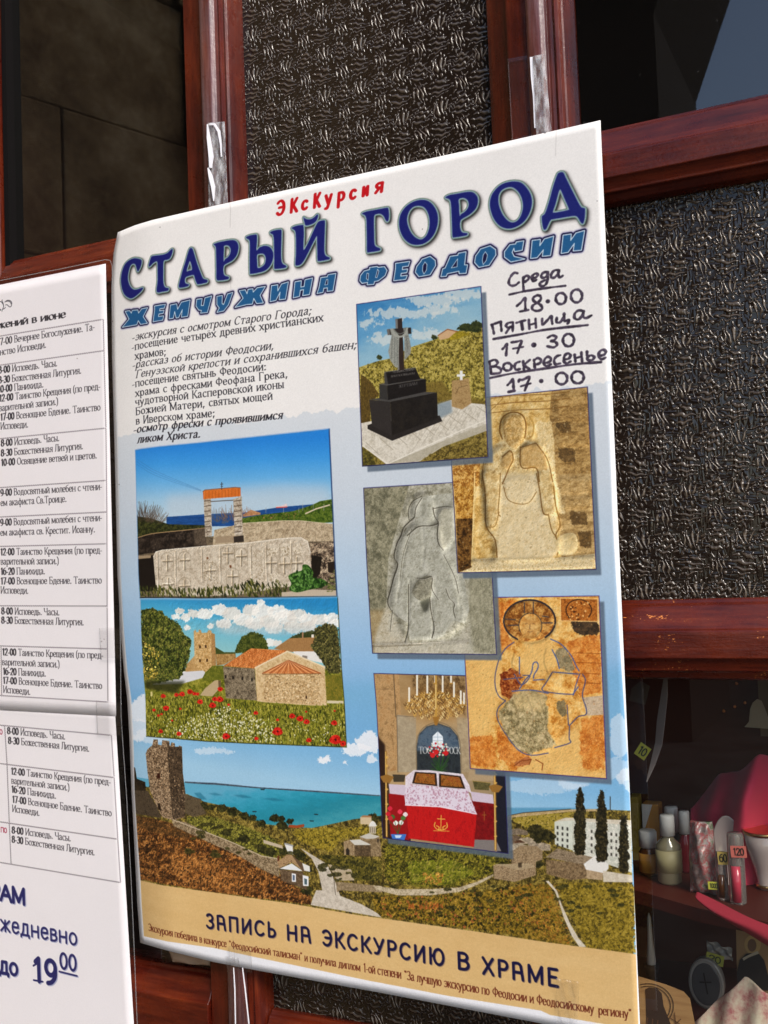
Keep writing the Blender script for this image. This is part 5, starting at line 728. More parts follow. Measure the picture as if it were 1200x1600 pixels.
    S2 = [(100, 42, 140, 30, 185, 14), (108, 45, 116, 80, 125, 122), (185, 15, 188, 55, 192, 98), (295, 20, 292, 60, 292, 102), (290, 20, 250, 28, 232, 50, 250, 68, 288, 58), (262, 72, 232, 116), (120, 170, 350, 130, 600, 85, 962, 45), (200, 260, 220, 240, 240, 215, 238, 260, 233, 315), (280, 200, 320, 195, 370, 188, 352, 240, 333, 296), (295, 256, 385, 240), (479, 222, 482, 224), (605, 158, 645, 138, 680, 152, 665, 178, 635, 190, 675, 198, 688, 222, 655, 245, 600, 234), (85, 370, 92, 420, 100, 480), (82, 372, 130, 355, 157, 378, 140, 405, 98, 420, 150, 418, 186, 440, 175, 472, 102, 482), (355, 372, 322, 385, 308, 415, 322, 444, 357, 438), (385, 368, 388, 405, 392, 444), (445, 356, 400, 402, 442, 440), (482, 355, 486, 395, 490, 432), (480, 362, 515, 340, 545, 358, 532, 386, 490, 400), (578, 385, 618, 375, 635, 348, 608, 328, 578, 350, 570, 390, 595, 412, 632, 396), (718, 314, 684, 325, 662, 358, 672, 394, 716, 388), (752, 352, 792, 345, 808, 315, 782, 298, 754, 322, 748, 365, 772, 388, 808, 370), (845, 310, 848, 340, 852, 372), (905, 288, 908, 330, 912, 372), (848, 342, 908, 325), (955, 282, 957, 320, 962, 355, 1000, 358, 1020, 332, 992, 315, 960, 330), (1060, 322, 1108, 310, 1124, 280, 1095, 265, 1064, 290, 1062, 330, 1088, 350, 1122, 335), (90, 518, 300, 475, 600, 430, 850, 395, 1080, 376), (245, 582, 272, 555, 295, 528, 298, 580, 302, 632), (255, 642, 308, 632), (345, 552, 352, 532, 380, 534, 442, 508, 425, 560, 400, 630), (365, 592, 452, 566), (545, 544, 548, 546)]
    ov = lambda cx, cy, rx, ry: el(cx, cy, rx, ry, 20, 380, 12)
    S1 += [tuple(ov(722, 380, 46, 50)), tuple(ov(862, 357, 50, 58))]; S2 += [tuple(ov(790, 180, 50, 56)), tuple(ov(245, 418, 38, 34)), tuple(ov(728, 523, 52, 52)), tuple(ov(872, 512, 55, 54))]
    for F, S in ((M1, S1), (M2, S2)):
        for s_ in S:
            w_ = 3.6 if len(s_) > 4 else 4.0
            if len(s_) == 4 and abs(s_[0] - s_[2]) < 5 and abs(s_[1] - s_[3]) < 5: w_ = 6.6
            q_ = c.m(cr(F(*s_)) if len(s_) > 4 else F(*s_)); hw_ = w_ * c.k / 2; P_ = []; ph = s_[0] * .37 + s_[1] * .11
            for i_ in range(len(q_) - 1): ww = hw_ * (1 + .17 * sin(ph + i_ * .55) + .1 * sin(ph * 2 + i_ * 1.3)); P_ += stroke_polys(q_[i_:i_ + 2], ww * 1.05, ww * .95)
            x_, y_, m_ = raster(P_, PW, PH); c.put(x_, y_, m_, T([(34, 26, 38), (52, 42, 58), (88, 76, 96)], 9, 2.4), .95)
    for F, S in ((M1, S1), (M2, S2)):
        for i, s_ in enumerate(S):
            if len(s_) > 8: c.line(F(*s_[2:8]), 1.4, (96, 84, 104), a=.55, sm=True, ft=1)
    # a few creases, specks, and film grain
    for (x0, y0, x1, y1, a_) in [(359, 316, 359.5, 355, .5), (869, 204, 868, 244, .35), (360, 440, 362, 470, .3), (362, 1440, 367, 1505, .3)]: c.line([(x0, y0), (x1, y1)], .7, (120, 112, 108), a=a_)
    for (x, y) in [(250, 355), (933, 314), (186, 757), (660, 358), (948, 475), (176, 502), (770, 223)]: c.fill([(x - .8, y), (x, y - .8), (x + .9, y), (x, y + .9)], (70, 60, 60))
    rg = np.random.default_rng(3); g = rg.normal(0, 1, (PH, PW)); g = (g + np.roll(g, 1, 0) + np.roll(g, 1, 1)) * .0065
    c.a = np.clip(c.a + g[..., None] + (nz(PH, PW, 160, 77, 3) - .5)[..., None] * .012, 0, 1)
    return c.a
# ---------------------------------------------------------------- the two notice sheets' print
NB = (-775., -575., 285., -385.)     # X0, X1, Ztop, Zbottom (mm)
NW, NH = 620, 2077
def _nm(px, py):
    X, Z = UN(px, py, -4); return (X - NB[0]) * 3.1, (NB[2] - Z) * 3.1
def paint_notice():
    c = Cv(NW, NH, _nm, (241, 236, 238)); c.k = 1.55; ink = (52, 48, 54)
    def T_(s, x0, y0, x1, y1, cap=10.6, bt=0, b=1.0): text(c, s, (x0, y0), (x1, y1), cap, ink, bold=1.1 * b, boldto=bt, sp=.5)
    def rope(x0, y0, x1, y1):
        c.line([(x0, y0), (x1, y1)], 1.7, (186, 178, 182)); n = int(math.hypot(x1 - x0, y1 - y0) / 2.9)
        d = np.array([x1 - x0, y1 - y0]); d = d / np.hypot(*d); qs = []
        for i in range(n):
            p = np.array([x0, y0]) + d * (i + .5) * 2.9; nn = np.array([-d[1], d[0]]); qs.append(c.m([tuple(p - d * .8 + nn * .7), tuple(p + d * .8 - nn * .7)]))
        c.strokes(qs, .75, (104, 96, 102))
    L = [(-45, 532.5, 161, 499), (-45, 577, 162, 548), (-45, 690, 165.5, 669), (-45, 765, 166, 750.7), (-45, 810, 167, 800), (-45, 855, 166, 849.7), (-45, 946.5, 167, 947), (-45, 1008, 167, 1014), (-45, 1084, 168.6, 1097), (161.3, 499, 165.5, 669), (165.5, 669, 167, 800), (167, 800, 167.4, 950), (167.4, 950, 168.6, 1097), (1.6, 1011, 2.6, 1088),
         (-45, 1129, 174, 1149), (174, 1149, 178.3, 1215), (178.3, 1215, 184, 1311.3), (184, 1311.3, 188.3, 1379), (7.2, 1134, 11, 1195), (11, 1195, 14.5, 1286), (14.5, 1286, 17.3, 1350), (-45, 1187.5, 178.3, 1215), (-45, 1277.5, 184, 1311.3), (-45, 1340, 188.3, 1379)]
    for l in L: rope(*l)
    T_('служений в июне', -27, 517.5, 102.8, 495.8, 11.5, b=1.75)
    T_('17-00', -4, 540, 19, 535.8, b=1.45); T_('Вечернее Богослужение. Та-', 22.5, 535, 148, 515.5)
    T_('инство Исповеди.', -5, 556, 72, 543)
    blocks = [('8-00 Исповедь. Часы.', -2, 583.5, 89.5, 572, 4), ('8-30 Божественная Литургия.', -2, 599, 127, 583.5, 4), ('10-00 Панихида.', -3, 613.5, 68, 605, 5), ('12-00 Таинство Крещения (по пред-', -1, 627.5, 157, 608.5, 5), ('варительной записи.)', -1, 642.5, 91, 632, 0), ('17-00 Всенощное Бдение. Таинство', .7, 657, 157, 641, 5), ('Исповеди.', 1, 671, 44, 667.7, 0),
        ('8-00 Исповедь. Часы.', 1.8, 697.5, 92.7, 689, 4), ('8-30 Божественная Литургия.', 1.8, 713, 129.8, 701.5, 4), ('10-00 Освящение ветвей и цветов.', 1.8, 728, 151.4, 716, 5),
        ('9-00 Водосвятный молебен с чтени-', 1, 775, 159.6, 765, 4), ('ем акафиста Св.Троице.', 1, 790.5, 104, 784, 0), ('9-00 Водосвятный молебен с чтени-', .7, 821.5, 159.6, 813.6, 4), ('ем акафиста св. Крестит. Иоанну.', .7, 837, 148.5, 831.5, 0),
        ('12-00 Таинство Крещения (по пред-', .7, 867.5, 159.6, 864.5, 5), ('варительной записи.)', 1.2, 882, 92, 881.3, 0), ('16-20 Панихида.', 1.2, 898, 70.5, 897, 5), ('17-00 Всенощное Бдение. Таинство', 1.2, 913, 159, 911.5, 5), ('Исповеди.', 1.2, 927, 44.4, 927.6, 0),
        ('8-00 Исповедь. Часы.', 2.4, 959.7, 93, 961.4, 4), ('8-30 Божественная Литургия.', 2.4, 974, 131, 977, 4), ('12-00 Таинство Крещения (по пред-', 3.6, 1023.5, 161.5, 1029, 5), ('варительной записи.)', 3.6, 1039, 93.3, 1043, 0), ('16-20 Панихида.', 4.7, 1054, 72, 1057, 5), ('17-00 Всенощное Бдение. Таинство', 4.7, 1068, 159.6, 1076.5, 5), ('Исповеди.', 5.2, 1082, 47.5, 1085.6, 0),
        ('8-00 Исповедь. Часы.', 11.5, 1146.6, 102, 1155.4, 4), ('8-30 Божественная Литургия.', 13, 1161.8, 139.4, 1174.4, 4), ('12-00 Таинство Крещения (по пред-', 17.3, 1209.8, 173, 1227, 5), ('варительной записи.)', 18, 1224.2, 108.7, 1235.5, 0), ('16-20 Панихида.', 18, 1238, 87.7, 1248, 5), ('17-00 Всенощное Бдение. Таинство', 19.3, 1253.8, 174.5, 1275.5, 5), ('Исповеди.', 19.3, 1268.2, 61.8, 1274.8, 0),
        ('8-00 Исповедь. Часы.', 18.7, 1301.8, 110.7, 1314.5, 4), ('8-30 Божественная Литургия.', 18.7, 1316.2, 148, 1336.5, 4)]
    for s, x0, y0, x1, y1, bt in blocks: T_(s, x0, y0, x1, y1, bt=bt)
    red = (170, 54, 84)
    text(c, 'по', (-5.5, 1146.2), (4, 1147.6), 11, red, style='sans', bold=1.3); text(c, 'по', (1.2, 1300), (11, 1301.5), 11, red, style='sans', bold=1.3)
    nv = (34, 34, 96)
    for d, cl in ((1.5, (176, 178, 206)), (0, nv)):
        kw = dict(style='sans')
        text(c, 'ХРАМ', (-30 + d, 1400 + d), (39.5 + d, 1413.5 + d), 23.5, cl, bold=2.3, sp=.8, **kw)
        text(c, 'ежедневно', (-13 + d, 1451 + d), (121 + d, 1477 + d), 26, cl, bold=1.35, sp=1.2, **kw)
        text(c, 'до', (-1 + d, 1519.5 + d), (28.4 + d, 1524.5 + d), 27, cl, bold=1.9, sp=.6, **kw)
        text(c, '19', (52.5 + d, 1532 + d), (89 + d, 1538.5 + d), 36, cl, bold=2.0, sp=1.2, **kw); text(c, '00', (93.5 + d, 1512.5 + d), (120 + d, 1517.5 + d), 24, cl, bold=1.7, sp=.8, **kw)
        c.line([(92.5 + d, 1518 + d), (120.5 + d, 1525 + d)], 3, cl)
    c.line([(57, 1506), (52, 1509)], 3.2, nv); c.line([(52.5, 1531.5), (67, 1534)], 3.2, nv)
    Z = K(10, 0, 440)
    for st in [(35, 285, 30, 300, 45, 330, 55, 370, 50, 410, 35, 440, 30, 465), (75, 320, 110, 295, 150, 295, 180, 320, 182, 360, 170, 390, 150, 395, 130, 380, 110, 362, 85, 365), (90, 312, 130, 305, 165, 325, 172, 350), (0, 310, 25, 320, 45, 350, 60, 385), (85, 400, 70, 420, 50, 430), (-60, 330, -30, 305, 0, 310), (0, 430, 15, 440, 0, 455)]: c.line(Z(*st), 1.2, (60, 58, 66), sm=True)
    for (x, y) in [(158, 1002), (162, 998.5), (120, 560)]: c.line([(x, y), (x + 1.2, y + .4)], 1, (130, 110, 110))
    rg = np.random.default_rng(8); g = rg.normal(0, 1, (NH, NW)); c.a = np.clip(c.a + (g + np.roll(g, 1, 0))[..., None] * .004, 0, 1)
    return c.a
# ---------------------------------------------------------------- scene helpers (all lengths in mm, stored in m)
def img(name, a, cs='sRGB'):
    h, w = a.shape[:2]; im = bpy.data.images.new(name, w, h, alpha=False, float_buffer=False)
    im.colorspace_settings.name = cs
    px = np.ones((h, w, 4), np.float32); px[..., :3] = a[::-1] if a.ndim == 3 else a[::-1, :, None]
    im.pixels.foreach_set(px.ravel()); im.update(); im.pack(); return im
def mat(name, col=(.5, .5, .5), rough=.5, **kw):
    m = bpy.data.materials.new(name); m.use_nodes = True; b = m.node_tree.nodes['Principled BSDF']
    b.inputs['Base Color'].default_value = (*col, 1); b.inputs['Roughness'].default_value = rough
    for k, v in kw.items(): b.inputs[k.replace('_', ' ')].default_value = v
    return m
class ND:
    def __init__(s, m): s.t = m.node_tree; s.b = s.t.nodes['Principled BSDF']
    def n(s, ty, **kw):
        x = s.t.nodes.new(ty)
        for k, v in kw.items():
            if k.startswith('i_'): x.inputs[k[2:].replace('_', ' ')].default_value = v
            else: setattr(x, k, v)
        return x
    def l(s, a, b): s.t.links.new(a, b)
    def co(s, scale=(1, 1, 1), rot=(0, 0, 0)):
        t = s.n('ShaderNodeTexCoord'); m = s.n('ShaderNodeMapping'); m.inputs['Scale'].default_value = scale; m.inputs['Rotation'].default_value = rot; s.l(t.outputs['Object'], m.inputs['Vector']); return m.outputs[0]
    def noise(s, v, sc, det=6, ro=.6): x = s.n('ShaderNodeTexNoise'); x.inputs['Scale'].default_value = sc; x.inputs['Detail'].default_value = det; x.inputs['Roughness'].default_value = ro; s.l(v, x.inputs['Vector']); return x.outputs['Fac']
    def ramp(s, f, st):
        r = s.n('ShaderNodeValToRGB'); e = r.color_ramp.elements
        while len(e) < len(st): e.new(.5)
        for i, (p, c) in enumerate(st): e[i].position = p; e[i].color = (*c, 1) if len(c) == 3 else c
        s.l(f, r.inputs[0]); return r.outputs[0]
    def bump(s, f, st, d, prev=None):
        b = s.n('ShaderNodeBump'); b.inputs['Strength'].default_value = st; b.inputs['Distance'].default_value = d; s.l(f, b.inputs['Height'])
        if prev: s.l(prev, b.inputs['Normal'])
        return b.outputs[0]
def ob(name, verts, faces, m=None, parent=None, uv=None, smooth=False, mats=None, fm=None):
    me = bpy.data.meshes.new(name); me.from_pydata([tuple(c * .001 for c in v) for v in verts], [], faces)
    if uv is not None:
        l = me.uv_layers.new(name='UVMap'); 
        idx = np.empty(len(me.loops), int); me.loops.foreach_get('vertex_index', idx); l.data.foreach_set('uv', np.asarray(uv, np.float32)[idx].ravel())
    if mats:
        for x in mats: me.materials.append(x)
        me.polygons.foreach_set('material_index', fm)
    elif m: me.materials.append(m)
    if smooth: me.polygons.foreach_set('use_smooth', [True] * len(me.polygons))
    me.update(); o = bpy.data.objects.new(name, me); COL.objects.link(o)
    if parent:
        o.parent = parent; o.matrix_parent_inverse = parent.matrix_world.inverted() if False else Matrix.Translation(-parent.location)
    return o
def tag(o, label=None, cat=None, group=None, kind=None):
    for k, v in (('label', label), ('category', cat), ('group', group), ('kind', kind)):
        if v: o[k] = v
    return o
def thing(name, loc, label, cat, group=None):
    o = bpy.data.objects.new(name, None); o.empty_display_size = .02; COL.objects.link(o); o.location = tuple(c * .001 for c in loc); tag(o, label, cat, group); return o
def boxv(x0, x1, y0, y1, z0, z1):
    v = [(x, y, z) for x in (x0, x1) for y in (y0, y1) for z in (z0, z1)]
    return v, [(0, 1, 3, 2), (4, 6, 7, 5), (0, 4, 5, 1), (2, 3, 7, 6), (0, 2, 6, 4), (1, 5, 7, 3)]
def bev(o, w=.5, seg=2):
    b = o.modifiers.new('bevel', 'BEVEL'); b.width = w * .001; b.segments = seg; b.limit_method = 'ANGLE'; return o
def lathe(name, prof, x, y, z, m, parent=None, n=28, sx=1, sy=1, a=0):
    V, F = [], []
    for r, h in prof:
        for i in range(n): t = 2 * pi * i / n; V.append((x + r * sx * cos(t) * cos(a) - r * sy * sin(t) * sin(a), y + r * sx * cos(t) * sin(a) + r * sy * sin(t) * cos(a), z + h))
    for j in range(len(prof) - 1):
        for i in range(n): F.append((j * n + i, j * n + (i + 1) % n, (j + 1) * n + (i + 1) % n, (j + 1) * n + i))
    F.append(tuple(range(n - 1, -1, -1))); F.append(tuple((len(prof) - 1) * n + i for i in range(n)))
    return ob(name, V, F, m, parent, smooth=True)
def sheet(name, fn, nu, nv, m, parent=None, th=.35, uvf=None, smooth=True, s0=0, s1=1, t0=0, t1=1):
    """thin sheet: fn(s,t) -> arrays X,Y,Z (mm) ; front face plus back and rim"""
    s, t = np.meshgrid(np.linspace(s0, s1, nu + 1), np.linspace(t0, t1, nv + 1)); X, Y, Z = fn(s, t)
    P = np.stack([X, Y, Z], -1).reshape(-1, 3); n = len(P); w = nu + 1
    F = [(j * w + i, (j + 1) * w + i, (j + 1) * w + i + 1, j * w + i + 1) for j in range(nv) for i in range(nu)]
    V = [tuple(p) for p in P]; U_, V_ = uvf(s, t) if uvf else (s, 1 - t); uv = np.stack([U_, V_], -1).reshape(-1, 2)
    if th:
        V += [(p[0], p[1] + th, p[2]) for p in P]; uv = np.vstack([uv, uv]); F += [tuple(n + k for k in f[::-1]) for f in F]
        rim = [i for i in range(w)] + [j * w + nu for j in range(1, nv + 1)] + [nv * w + i for i in range(nu - 1, -1, -1)] + [j * w for j in range(nv - 1, 0, -1)]
        F += [(rim[i], rim[(i + 1) % len(rim)], rim[(i + 1) % len(rim)] + n, rim[i] + n) for i in range(len(rim))]
    return ob(name, V, F, m, parent, uv, smooth)
def prism(name, prof, axis, a, b, m, parent, closed_back=30.0, uvk=None):
    """extrude an open profile [(across, Y)] along axis ('x' or 'z') from a to b, closing it to a flat back"""
    p = list(prof); p = p + [(p[-1][0], closed_back), (p[0][0], closed_back)]; V = []
    for e in (a, b):
        for c, y in p: V.append((e, y, c) if axis == 'x' else (c, y, e))
    n = len(p); F = [(i, (i + 1) % n, n + (i + 1) % n, n + i) for i in range(n)] + [tuple(range(n)), tuple(range(2 * n - 1, n - 1, -1))]
    o = ob(name, V, F, m, parent)
    bm = bmesh.new(); bm.from_mesh(o.data); bmesh.ops.recalc_face_normals(bm, faces=bm.faces); bm.to_mesh(o.data); bm.free()
    o.data.polygons.foreach_set('use_smooth', [True] * len(o.data.polygons))
    md = o.modifiers.new('bevel', 'BEVEL'); md.width = .0008; md.segments = 3; md.limit_method = 'ANGLE'; md.angle_limit = radians(25)
    md.harden_normals = True
    return o

# ---------------------------------------------------------------- materials
def wood(name, ax, wear=False):
    m = mat(name, (.15, .02, .01), .3); d = ND(m)
    sc = (6, 60, 60) if ax == 'x' else (60, 60, 6)
    v = d.co(sc); g = d.noise(v, 2.2, 8, .7); v2 = d.co((sc[0] * 3, 200, 200) if ax == 'x' else (200, 200, sc[2] * 3)); g2 = d.noise(v2, 3, 5, .7); bl = d.noise(d.co(), 9, 4, .6)
    a = d.n('ShaderNodeMath', operation='ADD'); d.l(g, a.inputs[0]); mm = d.n('ShaderNodeMath', operation='MULTIPLY_ADD'); d.l(bl, mm.inputs[0]); mm.inputs[1].default_value = .8; mm.inputs[2].default_value = -.4; d.l(mm.outputs[0], a.inputs[1])
    c = d.ramp(a.outputs[0], [(.2, (.026, .0022, .0014)), (.42, (.066, .0068, .0028)), (.62, (.125, .0165, .0048)), (.85, (.22, .042, .009))])
    if wear:
        w = d.noise(d.co((1, 1, 2)), 420, 3, .7); w2 = d.noise(d.co((1, 1, 3)), 24, 2); k = d.n('ShaderNodeMath', operation='MULTIPLY'); d.l(w, k.inputs[0]); d.l(w2, k.inputs[1])
        r = d.ramp(k.outputs[0], [(.37, (0, 0, 0)), (.41, (1, 1, 1))]); mx = d.n('ShaderNodeMixRGB'); d.l(r, mx.inputs[0]); d.l(c, mx.inputs[1]); mx.inputs[2].default_value = (.75, .25, .06, 1); c = mx.outputs[0]
    d.l(c, d.b.inputs['Base Color'])
    r = d.ramp(d.noise(d.co(), 60, 5), [(.3, (.2,) * 3), (.75, (.42,) * 3)]); d.l(r, d.b.inputs['Roughness'])
    b1 = d.bump(g2, .35, .0006); b2 = d.bump(d.noise(d.co(), 330, 4, .6), .22, .0006, b1); b3 = d.bump(d.noise(d.co((1, 1, .25) if ax == 'z' else (.25, 1, 1)), 55, 3), .35, .0014, b2); d.l(b3, d.b.inputs['Normal'])
    d.b.inputs['Coat Weight'].default_value = .35; d.b.inputs['Coat Roughness'].default_value = .1; d.b.inputs['Specular IOR Level'].default_value = .35; d.l(b3, d.b.inputs['Coat Normal'])
    return m
WX, WZ, WXW = wood('varnished_wood_across', 'x'), wood('varnished_wood_upright', 'z'), wood('worn_varnished_wood', 'x', True)
BLK = mat('black_gap', (.006, .005, .005), .8, Specular_IOR_Level=.1)

def schlick(t, f0):
    N = t.nodes.new; lw = N('ShaderNodeLayerWeight'); lw.inputs[0].default_value = .5; p = N('ShaderNodeMath'); p.operation = 'POWER'; t.links.new(lw.outputs['Facing'], p.inputs[0]); p.inputs[1].default_value = 5
    q = N('ShaderNodeMath'); q.operation = 'MULTIPLY_ADD'; t.links.new(p.outputs[0], q.inputs[0]); q.inputs[1].default_value = 1 - f0; q.inputs[2].default_value = f0; return q.outputs[0]
def glass_mat(name, tint=(.9, .92, .9)):
    m = bpy.data.materials.new(name); m.use_nodes = True; t = m.node_tree; t.nodes.clear(); N = t.nodes.new; L = t.links.new
    o = N('ShaderNodeOutputMaterial'); mx = N('ShaderNodeMixShader'); tr = N('ShaderNodeBsdfTransparent'); gl = N('ShaderNodeBsdfGlossy'); fr = schlick(t, .13)
    gl.inputs['Roughness'].default_value = .012; tr.inputs[0].default_value = (*tint, 1)
    tc = N('ShaderNodeTexCoord'); nz_ = N('ShaderNodeTexNoise'); nz_.inputs['Scale'].default_value = 3; nz_.inputs['Detail'].default_value = 2; bp = N('ShaderNodeBump'); bp.inputs['Strength'].default_value = .02; bp.inputs['Distance'].default_value = .004
    L(tc.outputs['Object'], nz_.inputs['Vector']); L(nz_.outputs['Fac'], bp.inputs['Height']); L(bp.outputs[0], gl.inputs['Normal'])
    df = N('ShaderNodeBsdfDiffuse'); df.inputs[0].default_value = (.5, .48, .45, 1); m2 = N('ShaderNodeMixShader'); n2 = N('ShaderNodeTexNoise'); n2.inputs['Scale'].default_value = 420; n2.inputs['Detail'].default_value = 2; cr_ = N('ShaderNodeValToRGB'); cr_.color_ramp.elements[0].position = .72; cr_.color_ramp.elements[1].position = .80; cr_.color_ramp.elements[1].color = (.08, .08, .08, 1); cr_.color_ramp.elements[0].color = (.004, .004, .004, 1)
    L(tc.outputs['Object'], n2.inputs['Vector']); L(n2.outputs['Fac'], cr_.inputs[0]); L(cr_.outputs[0], m2.inputs[0])
    L(fr, mx.inputs[0]); L(tr.outputs[0], mx.inputs[1]); L(gl.outputs[0], mx.inputs[2]); L(mx.outputs[0], m2.inputs[1]); L(df.outputs[0], m2.inputs[2]); L(m2.outputs[0], o.inputs[0]); return m
GLASS = glass_mat('clear_glass')

def relief_tile(n=768):
    """one period of the pressed-glass basket pattern: bundles of upright drops and of lying ribs in a chequer"""
    y, x = np.mgrid[0:n, 0:n] / n; rng = np.random.default_rng(11)
    w1 = np.zeros((n, n)); w2 = np.zeros((n, n))
    for k in range(14):
        fx, fy = rng.integers(1, 7, 2); ph = rng.random(2) * 6.28; s = .011 / max(fx, fy) * 2.2
        w1 += s * np.sin(2 * pi * (fx * x + fy * y) + ph[0]); w2 += s * np.sin(2 * pi * (fx * x - fy * y) + ph[1])
    X, Y = x + w1, y + w2; h = np.zeros((n, n))
    def blob(cx, cy, rx, ry, a, p=1.0):
        nonlocal h
        dx = (X - cx + .5) % 1 - .5; dy = (Y - cy + .5) % 1 - .5; dx2 = dx + .25 * rng.normal() * dy; d = (dx2 / rx) ** 2 + (dy / ry) ** 2
        h = np.maximum(h, a * np.sqrt(np.clip(1 - d, 0, 1)) ** p)
    for cx, cy in ((.25, .25), (.75, .75)):
        for i, o in enumerate((-.15, -.052, .05, .15)):
            L = .19 if i in (1, 2) else .12
            blob(cx + o, cy + rng.normal() * .02, .030, L, 1.0); blob(cx + o + rng.normal() * .008, cy + L + .05, .026, .045, .8); blob(cx + o, cy - L - .05, .026, .045, .75)
    for cx, cy in ((.75, .25), (.25, .75)):
        for i, o in enumerate((-.15, -.055, .05, .15)):
            L = .20 if i in (1, 2) else .12
            blob(cx + rng.normal() * .02, cy + o, L, .032, .8); blob(cx + L + .045, cy + o, .04, .026, .7); blob(cx - L - .045, cy + o, .04, .026, .7)
    for i in range(60): blob(rng.random(), rng.random(), .016 + .014 * rng.random(), .02 + .02 * rng.random(), .5)
    return h
RIM = img('pressed_glass_relief', relief_tile(), 'Non-Color')
def pressed_glass(name, period, stren, fib, spec):
    m = mat(name, (.05, .042, .032), .15, IOR=1.55, Transmission_Weight=.1, Specular_IOR_Level=spec); d = ND(m)
    t = d.n('ShaderNodeTexCoord'); mp = d.n('ShaderNodeMapping'); mp.inputs['Rotation'].default_value = (radians(90), 0, 0); s_ = 1000 / period; mp.inputs['Scale'].default_value = (s_, s_, s_)
    d.l(t.outputs['Object'], mp.inputs['Vector'])
    nv = d.n('ShaderNodeTexNoise'); nv.inputs['Scale'].default_value = 60; nv.inputs['Detail'].default_value = 1; d.l(t.outputs['Object'], nv.inputs['Vector'])
    av = d.n('ShaderNodeVectorMath', operation='MULTIPLY_ADD'); d.l(nv.outputs['Color'], av.inputs[0]); av.inputs[1].default_value = (.2, .2, .2); d.l(mp.outputs[0], av.inputs[2])
    im = d.n('ShaderNodeTexImage', image=RIM, interpolation='Cubic', extension='REPEAT'); d.l(av.outputs[0], im.inputs[0])
    b1 = d.bump(im.outputs[0], stren, .0026)
    def ridge(sc):
        x = d.n('ShaderNodeTexNoise', noise_type='RIDGED_MULTIFRACTAL', normalize=True); x.inputs['Scale'].default_value = 1; x.inputs['Detail'].default_value = 2; x.inputs['Distortion'].default_value = .6; d.l(d.co(sc), x.inputs['Vector']); return x.outputs['Fac']
    ck = d.n('ShaderNodeTexChecker'); ck.inputs['Scale'].default_value = 2; d.l(mp.outputs[0], ck.inputs['Vector']); mxr = d.n('ShaderNodeMixRGB'); d.l(ck.outputs['Fac'], mxr.inputs[0]); d.l(ridge((330, 330, 105)), mxr.inputs[1]); d.l(ridge((95, 330, 330)), mxr.inputs[2])
    b2 = d.bump(mxr.outputs[0], fib, .0022, b1); d.l(b2, d.b.inputs['Normal'])
    c = d.ramp(im.outputs[0], [(0, (.016, .010, .0065)), (.35, (.044, .031, .021)), (.8, (.10, .075, .053)), (1, (.22, .18, .14))]); d.l(c, d.b.inputs['Base Color'])  # diffused brown light put into the base colour, paler on the drops
    return m
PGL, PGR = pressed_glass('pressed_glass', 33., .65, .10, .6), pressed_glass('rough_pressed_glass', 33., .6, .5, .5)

# ---------------------------------------------------------------- the place around: ground, porch wall, house opposite, dark room
def stone_mat():
    m = mat('old_stone', (.33, .27, .19), .9, Specular_IOR_Level=.1); d = ND(m)
    c = d.ramp(d.noise(d.co(), 5, 10, .7), [(.36, (.14, .08, .035)), (.5, (.42, .28, .14)), (.63, (.72, .53, .31))]); d.l(c, d.b.inputs['Base Color'])
    b = d.bump(d.noise(d.co(), 8, 10, .8), 1.0, .06); d.l(b, d.b.inputs['Normal']); return m
STONE = stone_mat()
gm = mat('paving', (.34, .32, .29), 1.0, Specular_IOR_Level=0.0); _d1 = ND(gm); _d1.l(_d1.ramp(_d1.noise(_d1.co(), 4, 8), [(.3, (.03, .026, .023)), (.7, (.06, .055, .05))]), _d1.b.inputs['Base Color'])
tag(ob('ground', [(-60000, -60000, -1400), (60000, -60000, -1400), (60000, 60000, -1400), (-60000, 60000, -1400)], [(0, 1, 2, 3)], gm), kind='structure')
pw = thing('stone_wall', (-1300, -500, -1400), 'weathered stone block side wall of the porch, seen reflected in the upper left pane', 'wall')
_dx, _dy = .30, -.954; rr = random.Random(5)
for r in range(13):
    a = -60 + (r % 2) * 190
    while a < 1250:
        L = 330 + rr.random() * 260; z0 = -1400 + r * 235; p = rr.random() * 12
        a0, a1 = max(a + 1.5, 0), min(a + L - 1.5, 1250)
        if a1 - a0 > 40:
            q = lambda u, d: (-1250 + _dx * u - _dy * d * -1, 0 + _dy * u + _dx * d * -1)
            V = []
            for u in (a0, a1):
                for d_ in (p, -220):
                    X_, Y_ = -1250 + _dx * u + .954 * d_, _dy * u + .30 * d_
                    V += [(X_, Y_, z0 + 1.5), (X_, Y_, z0 + 233.5)]
            o = ob('stone', V, [(0, 1, 3, 2), (4, 6, 7, 5), (0, 4, 5, 1), (2, 3, 7, 6), (0, 2, 6, 4), (1, 5, 7, 3)], STONE, pw); bev(o, 3, 2)
        a += L
V, F = boxv(-20, 1245, -215, -8, 0, 3060); V = [(-1250 + _dx * u + .954 * d_, _dy * u + .30 * d_, -1400 + z) for u, d_, z in V]; ob('mortar', V, F, mat('mortar', (.24, .2, .15), .95), pw)
hbx = [(-1560, -7590, 4300), (-760, -7590, 6300), (-1560, -7590, 6300), (-1560, -9480, 4300), (-760, -9480, 6300), (-1560, -9480, 6300)]  # wedge added only to slant the house's reflected silhouette
hb = thing('house', (-3500, -9000, -1400), 'plain dark plastered house across the lane, seen only as a reflection', 'building')
pl = mat('dark_plaster', (.02, .016, .013), .9, Specular_IOR_Level=.1)
V, F = boxv(-7600, -1550, -9500, -7600, -1400, 6300); ob('wall', V, F, pl, hb); ob('silhouette_wedge', hbx, [(0, 1, 2), (5, 4, 3), (0, 3, 4, 1), (1, 4, 5, 2), (2, 5, 3, 0)], pl, hb)
